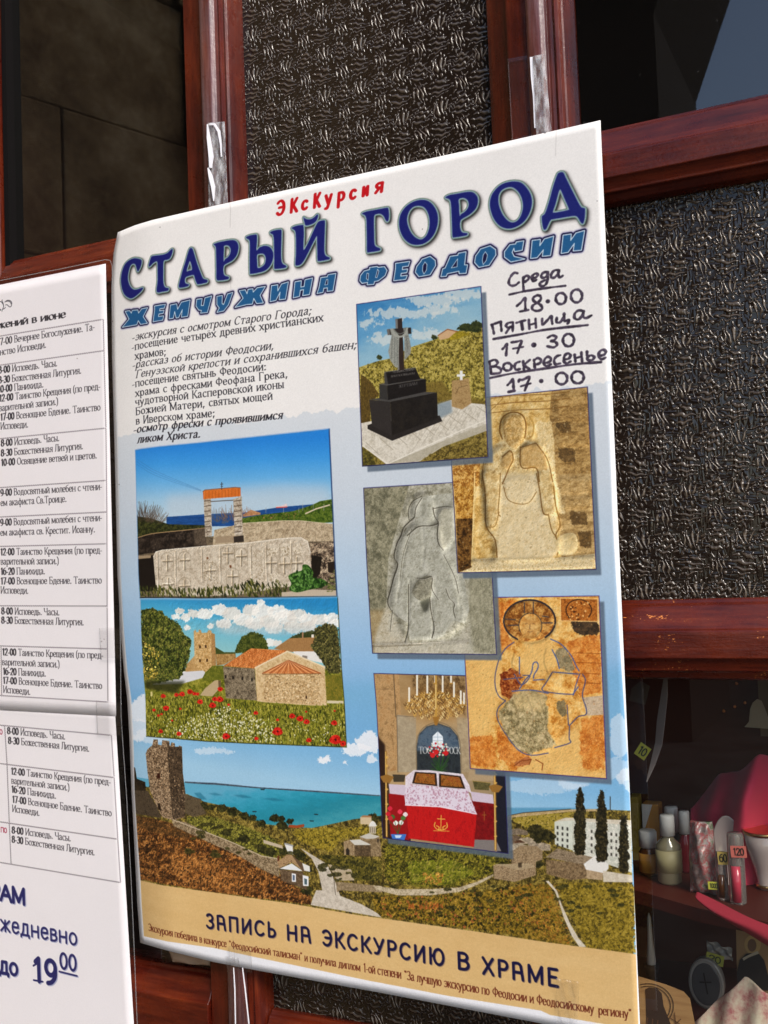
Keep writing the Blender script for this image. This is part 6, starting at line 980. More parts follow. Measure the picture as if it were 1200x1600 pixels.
V = [(-7900, -9700, 6305), (-700, -9700, 6305), (-700, -7400, 6305), (-7900, -7400, 6305), (-7900, -8550, 7500), (-2100, -8550, 7500)]
ob('roof', V, [(0, 1, 5, 4), (1, 2, 5), (2, 3, 4, 5), (3, 0, 4), (3, 2, 1, 0)], mat('roof_tile', (.09, .05, .035), .8), hb)

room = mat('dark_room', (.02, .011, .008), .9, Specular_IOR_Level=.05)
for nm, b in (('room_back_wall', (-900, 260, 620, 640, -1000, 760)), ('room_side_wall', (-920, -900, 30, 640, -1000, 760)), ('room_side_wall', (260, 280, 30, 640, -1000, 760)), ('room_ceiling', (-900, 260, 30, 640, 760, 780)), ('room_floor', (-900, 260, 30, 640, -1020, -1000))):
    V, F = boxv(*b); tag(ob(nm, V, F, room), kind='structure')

# ---------------------------------------------------------------- the glazed door
door = thing('glazed_door', (-300, 15, -700), 'dark red varnished wooden door with clear and patterned glass panes behind the posters', 'door')
ZT, ZB = 640, -640
M1P = [(-514.5, 20), (-514.3, 3), (-513, 0), (-494, -.5), (-493, -1.5), (-492.6, -6.5), (-490.5, -8.2), (-486, -9.4), (-481, -9), (-477.5, -6.5), (-476, -2.5), (-472.5, -1.6), (-470.4, -2.6), (-468.6, -1.4), (-466.5, 3), (-464.5, 14), (-464.2, 20)]
M2P = [(-253, 20), (-252.5, 14), (-250, 8), (-244, 4.6), (-236.5, 3.6), (-233.5, 2.6), (-232.5, -1.5), (-231, -2), (-217.2, -2.2), (-216.6, -6.6), (-214.6, -8.4), (-210.5, -9.6), (-205.5, -9), (-202.6, -6.4), (-201, -2.6), (-198.6, -2.2), (-196.5, -4.4), (-194, -4), (-192.6, -1), (-191.4, 0), (-190.6, 8), (-190.5, 20)]
def painted_sheen(name):  # varnish with the sky's lilac sheen mixed into its colour
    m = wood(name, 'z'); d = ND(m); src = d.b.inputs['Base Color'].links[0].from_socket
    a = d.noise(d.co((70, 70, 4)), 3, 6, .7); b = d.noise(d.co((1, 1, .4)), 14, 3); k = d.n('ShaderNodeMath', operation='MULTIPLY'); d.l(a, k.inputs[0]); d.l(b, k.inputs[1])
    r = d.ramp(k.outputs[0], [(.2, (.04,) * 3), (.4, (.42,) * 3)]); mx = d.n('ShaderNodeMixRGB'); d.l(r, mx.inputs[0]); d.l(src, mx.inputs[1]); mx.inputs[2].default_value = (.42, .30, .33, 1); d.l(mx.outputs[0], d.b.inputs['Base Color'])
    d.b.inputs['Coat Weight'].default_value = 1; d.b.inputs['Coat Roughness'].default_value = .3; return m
WM = painted_sheen('sheen_painted_varnish')
def split(P, a, b, base):
    mid = [p for p in P if a <= p[0] <= b]
    out = [p for p in P if p[0] < a] + [(a, base), (b, base)] + [p for p in P if p[0] > b]
    return out, mid
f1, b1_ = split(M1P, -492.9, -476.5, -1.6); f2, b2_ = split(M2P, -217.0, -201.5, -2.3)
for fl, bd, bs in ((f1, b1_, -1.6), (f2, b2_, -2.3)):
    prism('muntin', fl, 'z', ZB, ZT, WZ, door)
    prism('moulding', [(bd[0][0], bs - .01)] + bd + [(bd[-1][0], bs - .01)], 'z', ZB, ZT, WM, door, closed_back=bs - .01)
prism('stile', [(-830, 20), (-830, 0), (-729, 0), (-727, .6), (-725.5, 2), (-725, 20)], 'z', ZB, ZT, WZ, door)
V, F = boxv(-724.6, -719, 6, 24, ZB, ZT); ob('gap_shade', V, F, BLK, door)  # black strip put in for the shade of the gap beside the stile
prism('stile', [(180, 20), (180, -4), (260, -4), (260, 20)], 'z', ZB, ZT, WZ, door)
def rail(x0, x1, zt, zb, m, k=1.0, nm='rail'):
    p = [(zt + .6, 20), (zt, 11), (zt - 2.5, 9.4), (zt - 4, 7), (zt - 12 * k, 2.2), (zt - 18.5 * k, -1.2), (zt - 20 * k, -3.4), (zt - 22 * k, -3.6), (zb + 15, -3.4), (zb + 14, -2), (zb + 9, 1.2), (zb + 6.5, 1.6), (zb + 5.6, 4.2), (zb + 1.5, 7.4), (zb, 12), (zb, 20)]
    return prism(nm, p, 'x', x0, x1, m, door)
rail(-190.7, 180.2, 297, 243, WX, 1.15); rail(-190.7, 180.2, -26.6, -79, WXW)
rail(-725.2, -514.3, 297, 240, WX); rail(-725.2, -514.3, -316, -380, WX); rail(-464.3, -252.8, -338, -400, WX); rail(-190.7, 180.2, -430, -490, WX)
def pane(nm, x0, x1, z0, z1, m, y=15.0, lab=None):
    n = 2; o = sheet(nm, lambda s, t: (x0 + (x1 - x0) * s, y + 0 * s, z1 + (z0 - z1) * t), 1, 1, m, door, th=0, smooth=False)
    if lab: o['label'] = lab
    return o
pane('glass_pane', -719, -514, 290, ZT, GLASS); pane('glass_pane', -725, -514, -320, 250, GLASS); pane('glass_pane', -191, 180, 290, ZT, GLASS); pane('glass_pane', -191, 180, -435, -74, GLASS)
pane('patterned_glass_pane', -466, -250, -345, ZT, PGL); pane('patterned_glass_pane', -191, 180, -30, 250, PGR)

# ---------------------------------------------------------------- the poster
def bend(X, Z): return np.clip((-540 - X) / 48, 0, 1.1) ** 2 * np.where(Z > 0, 5.6 * (.6 + .4 * np.clip(Z / 295, 0, 1)), 3.4 + 9.6 * np.clip(-Z / 295, 0, 1) ** 2)
def onray(X, Z, Y0, Y):
    k = (Y - CAM[1]) / (Y0 - CAM[1]); return X * k, Z * k
_w = nz(64, 64, 20, 9, 3)
def poster_fn(off=0.0):
    def f(s, t):
        X, Z = p0(s, t); iy = np.clip(t * 63, 0, 63).astype(int); ix = np.clip(s * 63, 0, 63).astype(int)
        Y = -10.9 + bend(X, Z) + 1.6 * np.sin(pi * np.clip((X + 460) / 240, 0, 1)) - off + .5 * np.sin(s * 9 + t * 5) * np.sin(t * 7) * np.clip((X + 590) / 60, 0, 1)
        X2, Z2 = onray(X, Z, -8, Y); return X2, Y, Z2
    return f
PIM = img('poster_print', paint_poster()); NIM = img('notice_print', paint_notice())
def print_mat(name, im, rough, spec):
    m = mat(name, (.8, .8, .8), rough, Specular_IOR_Level=spec); d = ND(m); t = d.n('ShaderNodeTexImage', image=im, interpolation='Cubic', extension='EXTEND'); d.l(t.outputs[0], d.b.inputs['Base Color'])
    b = d.bump(d.noise(d.co(), 28, 3), .12, .003); b = d.bump(d.noise(d.co(), 1400, 2), .04, .0002, b); d.l(b, d.b.inputs['Normal']); return m
PM = print_mat('glossy_poster_paper', PIM, .38, .35); NM = print_mat('office_paper', NIM, .6, .25)
poster = thing('excursion_poster', (-380, -8, -300), 'large glossy poster headed СТАРЫЙ ГОРОД with handwritten times, taped across the door', 'poster')
sheet('sheet', poster_fn(), 90, 110, PM, poster, th=.35)
PL_ = {'memorial': 'printed picture of a black stone cross draped with cloth', 'relief_gold': 'printed picture of a golden stone relief of a standing figure', 'relief_grey': 'printed picture of a worn grey stone relief', 'fresco': 'printed picture of an orange fresco with blue outlines of a seated figure', 'altar': 'printed picture of a red draped altar below a chandelier', 'slab': 'printed picture of a carved stone slab below a small gate', 'church': 'printed picture of a stone church among poppies'}
for i, nm in enumerate(['slab', 'church', 'altar', 'fresco', 'relief_gold', 'relief_grey', 'memorial']):
    q = [tuple(float(v) for v in inv_p0(*UN(x, y, -8))) for x, y in PHOTOS[nm]]
    st = lambda s, t, q=q: tuple((q[0][k] * (1 - s) + q[1][k] * s) * (1 - t) + (q[3][k] * (1 - s) + q[2][k] * s) * t for k in (0, 1))
    off = .10 + .04 * [0, 0, 1, 2, 1, 0, 2][i]
    if nm == 'relief_gold': off = .18
    if nm == 'relief_grey': off = .14 if False else .22
    offs = {'slab': .1, 'church': .1, 'altar': .1, 'fresco': .14, 'relief_grey': .18, 'relief_gold': .22, 'memorial': .26}
    o = sheet('printed_photo', (lambda st, off: lambda s, t: poster_fn(off)(*st(s, t)))(st, offs[nm]), 24, 24, PM, poster, th=0, uvf=(lambda st: lambda s, t: (st(s, t)[0], 1 - st(s, t)[1]))(st))
    o['label'] = PL_[nm]

# ---------------------------------------------------------------- notices in a clear sleeve
def notice_fn(q, y0, lift=0.0, curl=0.0):
    def f(s, t):
        P = [(1 - t) * ((1 - s) * q[0][k] + s * q[1][k]) + t * ((1 - s) * q[3][k] + s * q[2][k]) for k in (0, 1)]
        Y = y0 - curl * np.clip(t - .93, 0, 1) ** 1.5 * 60 + .4 * np.sin(t * 9) * s + lift * t
        X2, Z2 = onray(P[0], P[1], -4, Y); return X2, Y, Z2
    return f
def nuv(q):
    def f(s, t):
        P = [(1 - t) * ((1 - s) * q[0][k] + s * q[1][k]) + t * ((1 - s) * q[3][k] + s * q[2][k]) for k in (0, 1)]
        return (P[0] - NB[0]) / (NB[1] - NB[0]), 1 - (NB[2] - P[1]) / (NB[2] - NB[3])
    return f
def pp(px, py, Y=-4): X, Z = UN(px, py, Y); return float(X), float(Z)
q1 = [pp(-45, 454), pp(165, 412), pp(181.5, 1119), pp(-45, 1107)]; q2 = [pp(-45, 1096), pp(179.6, 1112), pp(209, 1590), pp(-45, 1560)]
q2[2] = pp(210.5, 1625); q2[3] = pp(-45, 1640)
n1 = tag(sheet('paper_notice', notice_fn(q1, -4.9, 0, .05), 20, 40, NM, th=.2, uvf=nuv(q1)), 'white printed June service timetable above the fold, left of the poster', 'notice', 'timetable sheets in the clear sleeve')
n2 = tag(sheet('paper_notice', notice_fn(q2, -4.5, -1.3), 20, 40, NM, th=.2, uvf=nuv(q2)), 'lower white notice sheet with large dark blue 19 00 opening time', 'notice', 'timetable sheets in the clear sleeve')
def film(name, tint=1.0, rough=.12, haze=.03, patchy=False):
    m = bpy.data.materials.new(name); m.use_nodes = True; t = m.node_tree; t.nodes.clear(); N = t.nodes.new; L = t.links.new
    o = N('ShaderNodeOutputMaterial'); mx = N('ShaderNodeMixShader'); tr = N('ShaderNodeBsdfTransparent'); gl = N('ShaderNodeBsdfGlossy'); fr = schlick(t, .035)
    gl.inputs['Roughness'].default_value = rough; tr.inputs[0].default_value = (tint, tint, tint, 1); tc = N('ShaderNodeTexCoord'); n = N('ShaderNodeTexNoise'); n.inputs['Scale'].default_value = 120; n.inputs['Detail'].default_value = 5; b = N('ShaderNodeBump'); b.inputs['Strength'].default_value = .5 if patchy else .15; b.inputs['Distance'].default_value = .0012
    L(tc.outputs['Object'], n.inputs['Vector']); L(n.outputs['Fac'], b.inputs['Height']); L(b.outputs[0], gl.inputs['Normal']); df = N('ShaderNodeBsdfDiffuse'); df.inputs[0].default_value = (.8, .8, .82, 1); m2 = N('ShaderNodeMixShader'); m2.inputs[0].default_value = haze
    L(fr, mx.inputs[0]); L(tr.outputs[0], mx.inputs[1]); L(gl.outputs[0], mx.inputs[2]); L(mx.outputs[0], m2.inputs[1]); L(df.outputs[0], m2.inputs[2]); L(m2.outputs[0], o.inputs[0])
    if patchy:
        mp = N('ShaderNodeMapping'); mp.inputs['Scale'].default_value = (3, 1, .8); n3 = N('ShaderNodeTexNoise'); n3.inputs['Scale'].default_value = 90; n3.inputs['Detail'].default_value = 6; n3.inputs['Roughness'].default_value = .7; L(tc.outputs['Object'], mp.inputs[0]); L(mp.outputs[0], n3.inputs['Vector'])
        r3 = N('ShaderNodeValToRGB'); r3.color_ramp.elements[0].position = .42; r3.color_ramp.elements[0].color = (.06,) * 3 + (1,); r3.color_ramp.elements[1].position = .66; r3.color_ramp.elements[1].color = (.5,) * 3 + (1,); L(n3.outputs['Fac'], r3.inputs[0]); L(r3.outputs[0], m2.inputs[0])
    return m
FILM, TAPE, TAPEW = film('clear_sleeve_film', .995, .1, .004), film('clear_adhesive_tape', .995, .2, .003), film('cloudy_peeling_tape', .97, .2, .5, True)
sl = thing('plastic_sleeve', (-660, -6, -380), 'clear plastic sleeve holding the white timetable sheets, left of the poster', 'plastic sleeve')
qs = [pp(-45, 449), pp(172, 405), pp(187, 1130), pp(217, 1640), pp(-45, 1650)]
for nm, pts, w in (('film', None, 0),):
    qa = [pp(-45, 446), pp(172.5, 404), pp(189, 1125), pp(-45, 1107)]; qb = [pp(-45, 1107), pp(187.5, 1125), pp(219, 1640), pp(-45, 1655)]
    sheet('film', notice_fn(qa, -6.1, 0, .2), 4, 30, FILM, sl, th=0); sheet('film', notice_fn(qb, -5.6, -1.3), 4, 30, FILM, sl, th=0)
def ribbon(name, pts, w, m, parent=None, th=.25, nrm=(0, -1, 0)):
    """narrow band along 3-D points (mm)"""
    V, F = [], []; P = [Vector(p) for p in pts]; N_ = Vector(nrm)
    for i, p in enumerate(P):
        d = (P[min(i + 1, len(P) - 1)] - P[max(i - 1, 0)]).normalized(); s_ = d.cross(N_).normalized(); ww = w[i] if isinstance(w, (list, tuple)) else w
        V += [tuple(p - s_ * ww / 2), tuple(p + s_ * ww / 2), tuple(p + s_ * ww / 2 - N_ * th), tuple(p - s_ * ww / 2 - N_ * th)]
    for i in range(len(P) - 1):
        for k in range(4): F.append((4 * i + k, 4 * i + (k + 1) % 4, 4 * i + 4 + (k + 1) % 4, 4 * i + 4 + k))
    F += [(0, 3, 2, 1), tuple(4 * (len(P) - 1) + k for k in range(4))]
    return ob(name, V, F, m, parent, smooth=False)
WELD = film('welded_film_edge', .9, .1, .16)
def line3(ps, Y): return [(pp(x, y, Y)[0], Y, pp(x, y, Y)[1]) for x, y in ps]
ribbon('welded_edge', line3([(-45, 447), (100, 419), (165, 405.5), (172, 407), (175, 415), (181, 700), (188, 1000), (189, 1120), (198, 1250), (205, 1380), (209, 1470), (216, 1640)], -7.2), .7, WELD, sl, .15)

# ---------------------------------------------------------------- tapes
def tape(label, pts, m, Y=None, bulge=0.0, yf=None, nm='tape_strip', grp='clear tape holding the poster'):
    q = [pp(x, y, -8) for x, y in pts]
    def f(s, t):
        P = [(1 - t) * ((1 - s) * q[0][k] + s * q[1][k]) + t * ((1 - s) * q[3][k] + s * q[2][k]) for k in (0, 1)]
        Yv = (yf(P[0], P[1]) if yf else Y + 0 * s) - bulge * np.sin(pi * s) * np.sin(pi * t * 2.3) ** 2
        X2, Z2 = onray(P[0], P[1], -8, Yv); return X2, Yv, Z2
    return tag(sheet(nm, f, 16, 20, m, th=.06), label, 'tape', grp)
def prof_y(prof, add):
    xs = np.array([p[0] for p in prof]); ys = np.array([p[1] for p in prof]); o = np.argsort(xs, kind='stable')
    return lambda X, Z: np.minimum(np.interp(X * (1 - (-2) / 700.), xs[o], ys[o]), 12) + add
m1y, m2y = prof_y(M1P, -.5), prof_y(M2P, -.5)
tape('cloudy torn tape on the moulding above the poster, left muntin', [(324, 192), (351, 190), (356, 320), (326, 325)], TAPEW, yf=lambda X, Z: -10.2 + .6 * np.sin(X * .9) * np.sin(Z * .31) + .35 * np.sin(Z * 1.1 + X))
tape('whitish tape along the moulding above the poster, right muntin', [(832, 88), (850, 84), (862, 206), (838, 212)], TAPEW, yf=lambda X, Z: -10.6 + .5 * np.sin(X * .8) * np.sin(Z * .3))
tape('clear tape over the flat wood left of the right muntin moulding', [(793, 92), (829, 86), (836, 214), (800, 222)], TAPE, Y=-3.4)
tape('clear tape strips under the poster on the left muntin', [(352, 1494), (372, 1497), (392, 1615), (366, 1612)], TAPE, yf=lambda X, Z: -12.0 + .5 * np.sin(X * 1.3))
tape('clear tape across the bottom edge of the poster beside the left muntin', [(357, 1478), (392, 1484), (394, 1520), (360, 1516)], TAPE, Y=-12.4)
tape('wrinkled clear tape over the bottom right corner print of the poster', [(868, 1528), (905, 1534), (902, 1618), (872, 1612)], TAPE, yf=lambda X, Z: -13.0 + .9 * np.sin(X * .9 + Z * .2) + bend(X, Z))
tape('small clear tape joining sleeve and door beside the lower timetable rows', [(155, 981), (190, 981), (192, 1029), (158, 1028)], TAPE, Y=-7.0, grp='clear tape on the sleeve')
tape('clear tape over the fold between the two timetable sheets', [(150, 1094), (190, 1099), (191, 1150), (152, 1146)], TAPE, Y=-7.2, grp='clear tape on the sleeve')
ft = mat('tape_edge_white', (.8, .78, .82), .25)
def flap(pts, w, lab, Y=-11.5): return tag(ribbon('tape_curl', line3(pts, Y), w, ft, None, .3, (0.35, -.93, 0)), lab, 'tape', 'curled white tape edges')
flap([(324, 194), (326, 215), (330, 245), (329, 262), (325.5, 262.5)], [1, 3.2, 4.2, 2.4, .8], 'upper curled white tape flap on the left muntin')
flap([(325, 262), (329, 275), (333, 292), (334, 314)], [1, 3.4, 3.4, .8], 'lower pointed white tape flap just above the poster')
flap([(326, 194), (335, 194), (342, 205), (345, 225), (346, 245)], [1.2, 2, 2.4, 1.6, 1], 'arched white tape flap on the left moulding')
flap([(830, 89), (832, 120), (834, 150), (836, 200)], [1.8, 2.2, 1.2, 1.0], 'thin white tape edge on the right muntin', -9.9)
flap([(365, 1512), (367, 1545), (368, 1600)], [.8, 1, .9], 'left thin tape edge under the poster', -12.4); flap([(379, 1512), (383, 1545), (389, 1600)], [.8, 1, .9], 'right thin tape edge under the poster', -12.4)
cp = mat('tan_paper', (.42, .28, .18), .7)
_q = [pp(x, y, 10) for x, y in ((264, 1478), (332, 1492), (330, 1508), (272, 1502))]
tag(sheet('paper_scrap', lambda s, t: ((1 - t) * ((1 - s) * _q[0][0] + s * _q[1][0]) + t * ((1 - s) * _q[3][0] + s * _q[2][0]), 8 + 2 * np.sin(s * 9) * np.cos(t * 5), (1 - t) * ((1 - s) * _q[0][1] + s * _q[1][1]) + t * ((1 - s) * _q[3][1] + s * _q[2][1])), 14, 6, cp, th=.2), 'crumpled tan paper scrap on the glass under the lower left poster corner', 'paper scrap')
# ---------------------------------------------------------------- goods on the shelves behind the lower right pane
def OB(px, py, Y): X, Z = UN(px, py, Y); return float(X), float(Z)
def mmpx(Y, px=1080): a = UN(px, 1350, Y); b = UN(px, 1360, Y); return float(a[1] - b[1]) / 10
def onshelf(px, py, Zs):
    lo, hi = 10., 900.
    for _ in range(40):
        m_ = (lo + hi) / 2
        if UN(px, py, m_)[1] > Zs: hi = m_
        else: lo = m_
        # farther planes push the ray lower, so search on Z
    return lo
SH = OB(1047, 1379, 90)[1]
def yfor(px, py, Zs):
    d = np.array([px - 600, py - 800, FPX]) @ ROT.T; t = (Zs - CAM[2]) / d[2]; return CAM[1] + t * d[1], CAM[0] + t * d[0]
shw = mat('shelf_wood', (.085, .014, .008), .55, Specular_IOR_Level=.2)
sh = thing('shelf', (0, 120, SH), 'dark red shelf board behind the lower right glass pane holding small bottles', 'shelf')
fe = [yfor(940, 1378, SH), yfor(1004, 1394, SH), yfor(1094, 1420, SH), yfor(1230, 1447, SH)]
V = [(x, y, SH) for y, x in fe] + [(fe[-1][1] + 120, 240, SH), (fe[0][1] - 60, 240, SH)]; n = len(V); V += [(a, b, c - 9) for a, b, c in V]
o = ob('board', V, [tuple(range(n)), tuple(range(2 * n - 1, n - 1, -1))] + [(i, n + i, n + (i + 1) % n, (i + 1) % n) for i in range(n)], shw, sh)
V, F = boxv(-330, 200, 241, 249, SH - 420, SH + 320); tag(ob('cabinet_back', V, F, mat('cabinet_back_board', (.085, .026, .016), .9, Specular_IOR_Level=.05)), kind='structure')
WH = mat('white_plastic', (.75, .72, .68), .4); AMB = mat('amber_liquid', (.16, .05, .012), .12, Transmission_Weight=.3, Coat_Weight=.5); ORG = mat('orange_label', (.62, .28, .04), .5); YEL = mat('yellow_sticker', (.72, .7, .08), .5); OIL = mat('oil_in_glass', (.42, .36, .22), .08, Transmission_Weight=.35, IOR=1.45, Coat_Weight=1.0); DRK = mat('dark_print', (.015, .013, .012), .5, Specular_IOR_Level=.2); GOLD = mat('gold_trim', (.75, .48, .18), .28, Metallic=1.0); DRED = mat('dark_red_liquid', (.2, .01, .02), .12, Coat_Weight=.8); CLR = mat('cloudy_glass', (.5, .45, .42), .1, Transmission_Weight=.7, IOR=1.45); PNK = mat('pink_liquid', (.6, .05, .09), .2, Coat_Weight=.6)
def bottle(name, px, pb, pt, wpx, mb, mc, label, cat, capf=.28, cw=.6, band=None, bandcol=ORG, taper=.9, n=24):
    y, x = yfor(px, pb, SH); k = mmpx(y, px); h = (pb - pt) * k; r = wpx * k / 2 / .93
    t = thing(name, (x, y, SH), label, cat); hb_ = h * (1 - capf)
    lathe('body', [(r * .86, 0), (r, .04 * h), (r, hb_ * .72), (r * taper, hb_ * .8), (r * cw * .8, hb_ * .93), (r * cw * .72, hb_)], x, y, SH, mb, t, n)
    lathe('cap', [(r * cw, hb_ * .985), (r * cw, h * .97), (r * cw * .88, h)], x, y, SH, mc, t, n)
    if band: lathe('label_band', [(r * 1.02, h * band[0]), (r * 1.02, h * band[1])], x, y, SH, bandcol, t, n)
    return t, x, y, k, r, h
G_ = 'small bottles on the shelf'
bottle('oil_bottle', 1047, 1379, 1273, 37, OIL, WH, 'clear oil bottle with white screw cap in the middle of the shelf row', 'bottle', .29, .58, (.18, .5), mat('pale_label', (.45, .38, .2), .5), .96)
bottle('medicine_bottle', 1015, 1366, 1297, 28, AMB, WH, 'small amber bottle with white cap and orange label next to the poster edge', 'bottle', .36, .92, (.08, .5), ORG, 1.0)
bottle('oil_bottle', 1053, 1352, 1260, 22, DRK, WH, 'white capped dark bottle standing behind the clear oil bottle', 'bottle', .42, .9)
bottle('oil_bottle', 1073, 1362, 1267, 20, DRED, WH, 'dark red bottle with pale cap right of the clear oil bottle', 'bottle', .36, .8)
def price(px, py, w, h, txt, Y, label, rot=0.0, mb=YEL, col=(.03, .04, .02), par=None):
    """small price sticker with its printed number, tilted by rot"""
    x, z = OB(px, py, Y); k = mmpx(Y, px); W2, H2 = w * k / 2, h * k / 2; ca, sa = cos(rot), sin(rot)
    f = lambda u, v, d: (x + u * ca - v * sa, Y + d, z + u * sa + v * ca)
    V = [f(-W2, -H2, 0), f(W2, -H2, 0), f(W2, H2, 0), f(-W2, H2, 0), f(-W2, -H2, .3), f(W2, -H2, .3), f(W2, H2, .3), f(-W2, H2, .3)]
    F = [(0, 1, 2, 3), (7, 6, 5, 4), (0, 4, 5, 1), (1, 5, 6, 2), (2, 6, 7, 3), (3, 7, 4, 0)]
    if par: o = ob('price_sticker', V, F, mb, par); root = par
    else: root = o = tag(ob('price_sticker', V, F, mb), label, 'price sticker')
    P = text_polys(txt, -W2 * .7, -H2 * .55, W2 * .7, -H2 * .55, (0, H2 * 1.15), 'sans', bold=1.7)
    VV, FF = [], []
    for i, q in enumerate(P):
        a_ = np.sum(q[:, 0] * np.roll(q[:, 1], -1) - np.roll(q[:, 0], -1) * q[:, 1]); q = q if a_ > 0 else q[::-1]
        b0 = len(VV); VV += [f(u, v, -.15 - .002 * i) for u, v in q]; FF.append(tuple(range(b0, b0 + len(q))))
    ob('printed_number', VV, FF, mat('sticker_ink', col, .6), par if par else None) if par else None
    if not par:
        p_ = ob('printed_number', VV, FF, mat('sticker_ink', col, .6)); p_.parent = o
    return o
def vial(px, pb, pt, w, mb, label, sticker=None, sc=None):
    y, x = yfor(px, pb, SH); k = mmpx(y, px); h = (pb - pt) * k; r = w * k / 2 / .93
    t = thing('glass_vial', (x, y, SH), label, 'vial', 'glass vials with price stickers')
    lathe('glass_tube', [(r * .9, 0), (r, 1.2), (r, h * .96), (r * .9, h)], x, y, SH, CLR, t, 20); lathe('liquid', [(r * .6, 2), (r * .62, h * .55)], x, y - r * .55, SH, mb, t, 16)
    if sticker: price(px, sticker[0], sticker[1], sticker[2], sticker[3], y - r - .6, '', .05, sc, (.02, .015, .01), t)
    return t
vial(1130, 1405, 1332, 17, AMB, 'narrow glass vial with orange 60 price sticker', (1341, 17, 20, '60'), mat('orange_sticker', (.72, .5, .12), .5))
vial(1154, 1411, 1302, 24, PNK, 'taller pinkish glass vial with 120 price sticker', (1331, 24, 18, '120'), mat('pink_sticker', (.75, .18, .14), .5))
# cartons at the back
for px, pb, pt, w, m_, lab in ((1020, 1345, 1257, 26, ORG, 'small orange and white carton behind the amber bottle'), (994, 1345, 1245, 14, mat('olive_card', (.3, .22, .03), .6), 'narrow olive carton at the poster edge')):
    y, x = yfor(px, pb, SH); k = mmpx(y, px); h = (pb - pt) * k; w2 = w * k / 2; t = thing('carton', (x, y, SH), lab, 'carton')
    V, F = boxv(x - w2, x + w2, y, y + 14, SH + .2, SH + h); bev(ob('box_body', V, F, m_, t), .6)
    if w > 20: ob('white_panel', [(x - w2, y - .2, SH + h * .45), (x - w2, y - .2, SH + h), (x + w2 * .3, y - .2, SH + h)], [(0, 2, 1)], WH, t)
# bag of printed film
y, x = yfor(1101, 1396, SH); k = mmpx(y, 1101); bagm = mat('printed_film_bag', (.5, .46, .44), .3, Coat_Weight=.3); dd = ND(bagm)
dd.l(dd.ramp(dd.noise(dd.co(), 95, 4, .7), [(.34, (.16, .09, .08)), (.46, (.36, .27, .25)), (.53, (.45, .08, .08)), (.58, (.5, .4, .38)), (.68, (.12, .2, .08)), (.76, (.55, .46, .44))]), dd.b.inputs['Base Color'])
bg_ = thing('soap_bag', (x, y, SH), 'clear printed bag with red flowers and a yellow 1000 sticker', 'bag')
w2, h_ = 22 * k, 112 * k
sheet('bag_film', lambda s, t: (x + (s - .5) * 2 * w2 * (1 - .25 * (1 - t) ** 2), y - 9 * np.sin(pi * s) * np.sin(pi * np.clip(t, .03, 1)) ** .6 + 1.6 * np.sin(s * 13 + t * 9) * np.sin(t * 17), SH + h_ * (1 - t)), 26, 30, bagm, bg_, th=3.0)
price(1115, 1384, 17, 12, '1000', y - 11, '', .03, YEL, (.02, .02, .02), bg_)
# porcelain
POR = mat('white_porcelain', (.62, .5, .46), .12, Coat_Weight=1.0)
y, x = yfor(1138, 1382, SH); k = mmpx(y, 1138); t = thing('porcelain_plate', (x, y, SH), 'small white porcelain plate leaning behind the vials', 'plate')
V = []; nseg = 32
for r_, d_ in ((0, 0), (.55, 0), (.62, -1), (.95, -3), (1, -3.2), (.98, -1.5), (.6, 1.5), (0, 1.5)):
    for i in range(nseg): a_ = 2 * pi * i / nseg; V.append((x + 24 * k * r_ * cos(a_), y + 6 + d_ + .2 * 46 * k * r_ * sin(a_), SH + 50 * k + 54 * k * r_ * sin(a_)))
ob('dish', V, [(j * nseg + i, j * nseg + (i + 1) % nseg, (j + 1) * nseg + (i + 1) % nseg, (j + 1) * nseg + i) for j in range(7) for i in range(nseg)], POR, t, smooth=True)
y, x = yfor(1200, 1388, SH); k = mmpx(y, 1200); t = thing('tea_cup', (x, y, SH), 'white porcelain cup with gold rim at the right end of the shelf', 'cup')
lathe('cup_body', [(14 * k, 0), (17 * k, 4 * k), (15 * k, 12 * k), (20 * k, 34 * k), (29 * k, 62 * k), (33 * k, 90 * k), (31.5 * k, 90 * k), (27 * k, 62 * k), (16 * k, 30 * k), (1, 22 * k)], x, y, SH, POR, t, 36)
lathe('gold_rim', [(33.2 * k, 86 * k), (33.8 * k, 91 * k), (31.6 * k, 91.2 * k)], x, y, SH, GOLD, t, 36); lathe('gold_rim', [(17.6 * k, 3 * k), (17.8 * k, 6 * k), (15.5 * k, 8 * k)], x, y, SH, GOLD, t, 36)
# crimson cloth added in place of the pink reflection on the pane
SCM = mat('crimson_reflection', (.92, .055, .13), .85, Sheen_Weight=.2); d = ND(SCM); d.l(d.bump(d.noise(d.co(), 900, 3), .3, .0004), d.b.inputs['Normal'])
def reflection_cloth(s, t):
    xs_ = np.linspace(-.1, 1.1, 241); tp = np.interp(xs_, [0, .25, .42, .5, .62, .72, .8, .9, 1], [-52, 12, 22, 36, 62, 50, 46, 66, 70]); kr = np.hanning(21); tp = np.convolve(np.pad(tp, 10, mode='edge'), kr / kr.sum(), 'valid'); top = np.interp(s, xs_, tp); X0, Z0 = OB(1070, 1285, 140); k = mmpx(130)
    X = X0 + s * 200 * k + 4 * np.sin(t * 4); Zt = Z0 + 60 * k + top * k; Zb = Z0 - (95 + 70 * s) * k
    Y = 140 - 48 * s - 12 * t * s + 13 * np.sin(s * 9 + t * 1.8) + 6 * np.sin(s * 19 + 3.4 * t + 1.2 * np.sin(t * 5)) + 3 * np.sin(s * 34 - 4 * t) * t + 3 * np.sin(t * 9 + s * 7) + 26 * (1 - np.clip(t * 5, 0, 1)) ** 2
    return X, Y, Zt + (Zb - Zt) * t
tag(sheet('reflection_cloth', reflection_cloth, 90, 50, SCM, th=.8), 'crimson cloth in soft folds, added for a pink reflection, behind the bottles', 'reflection_cloth')
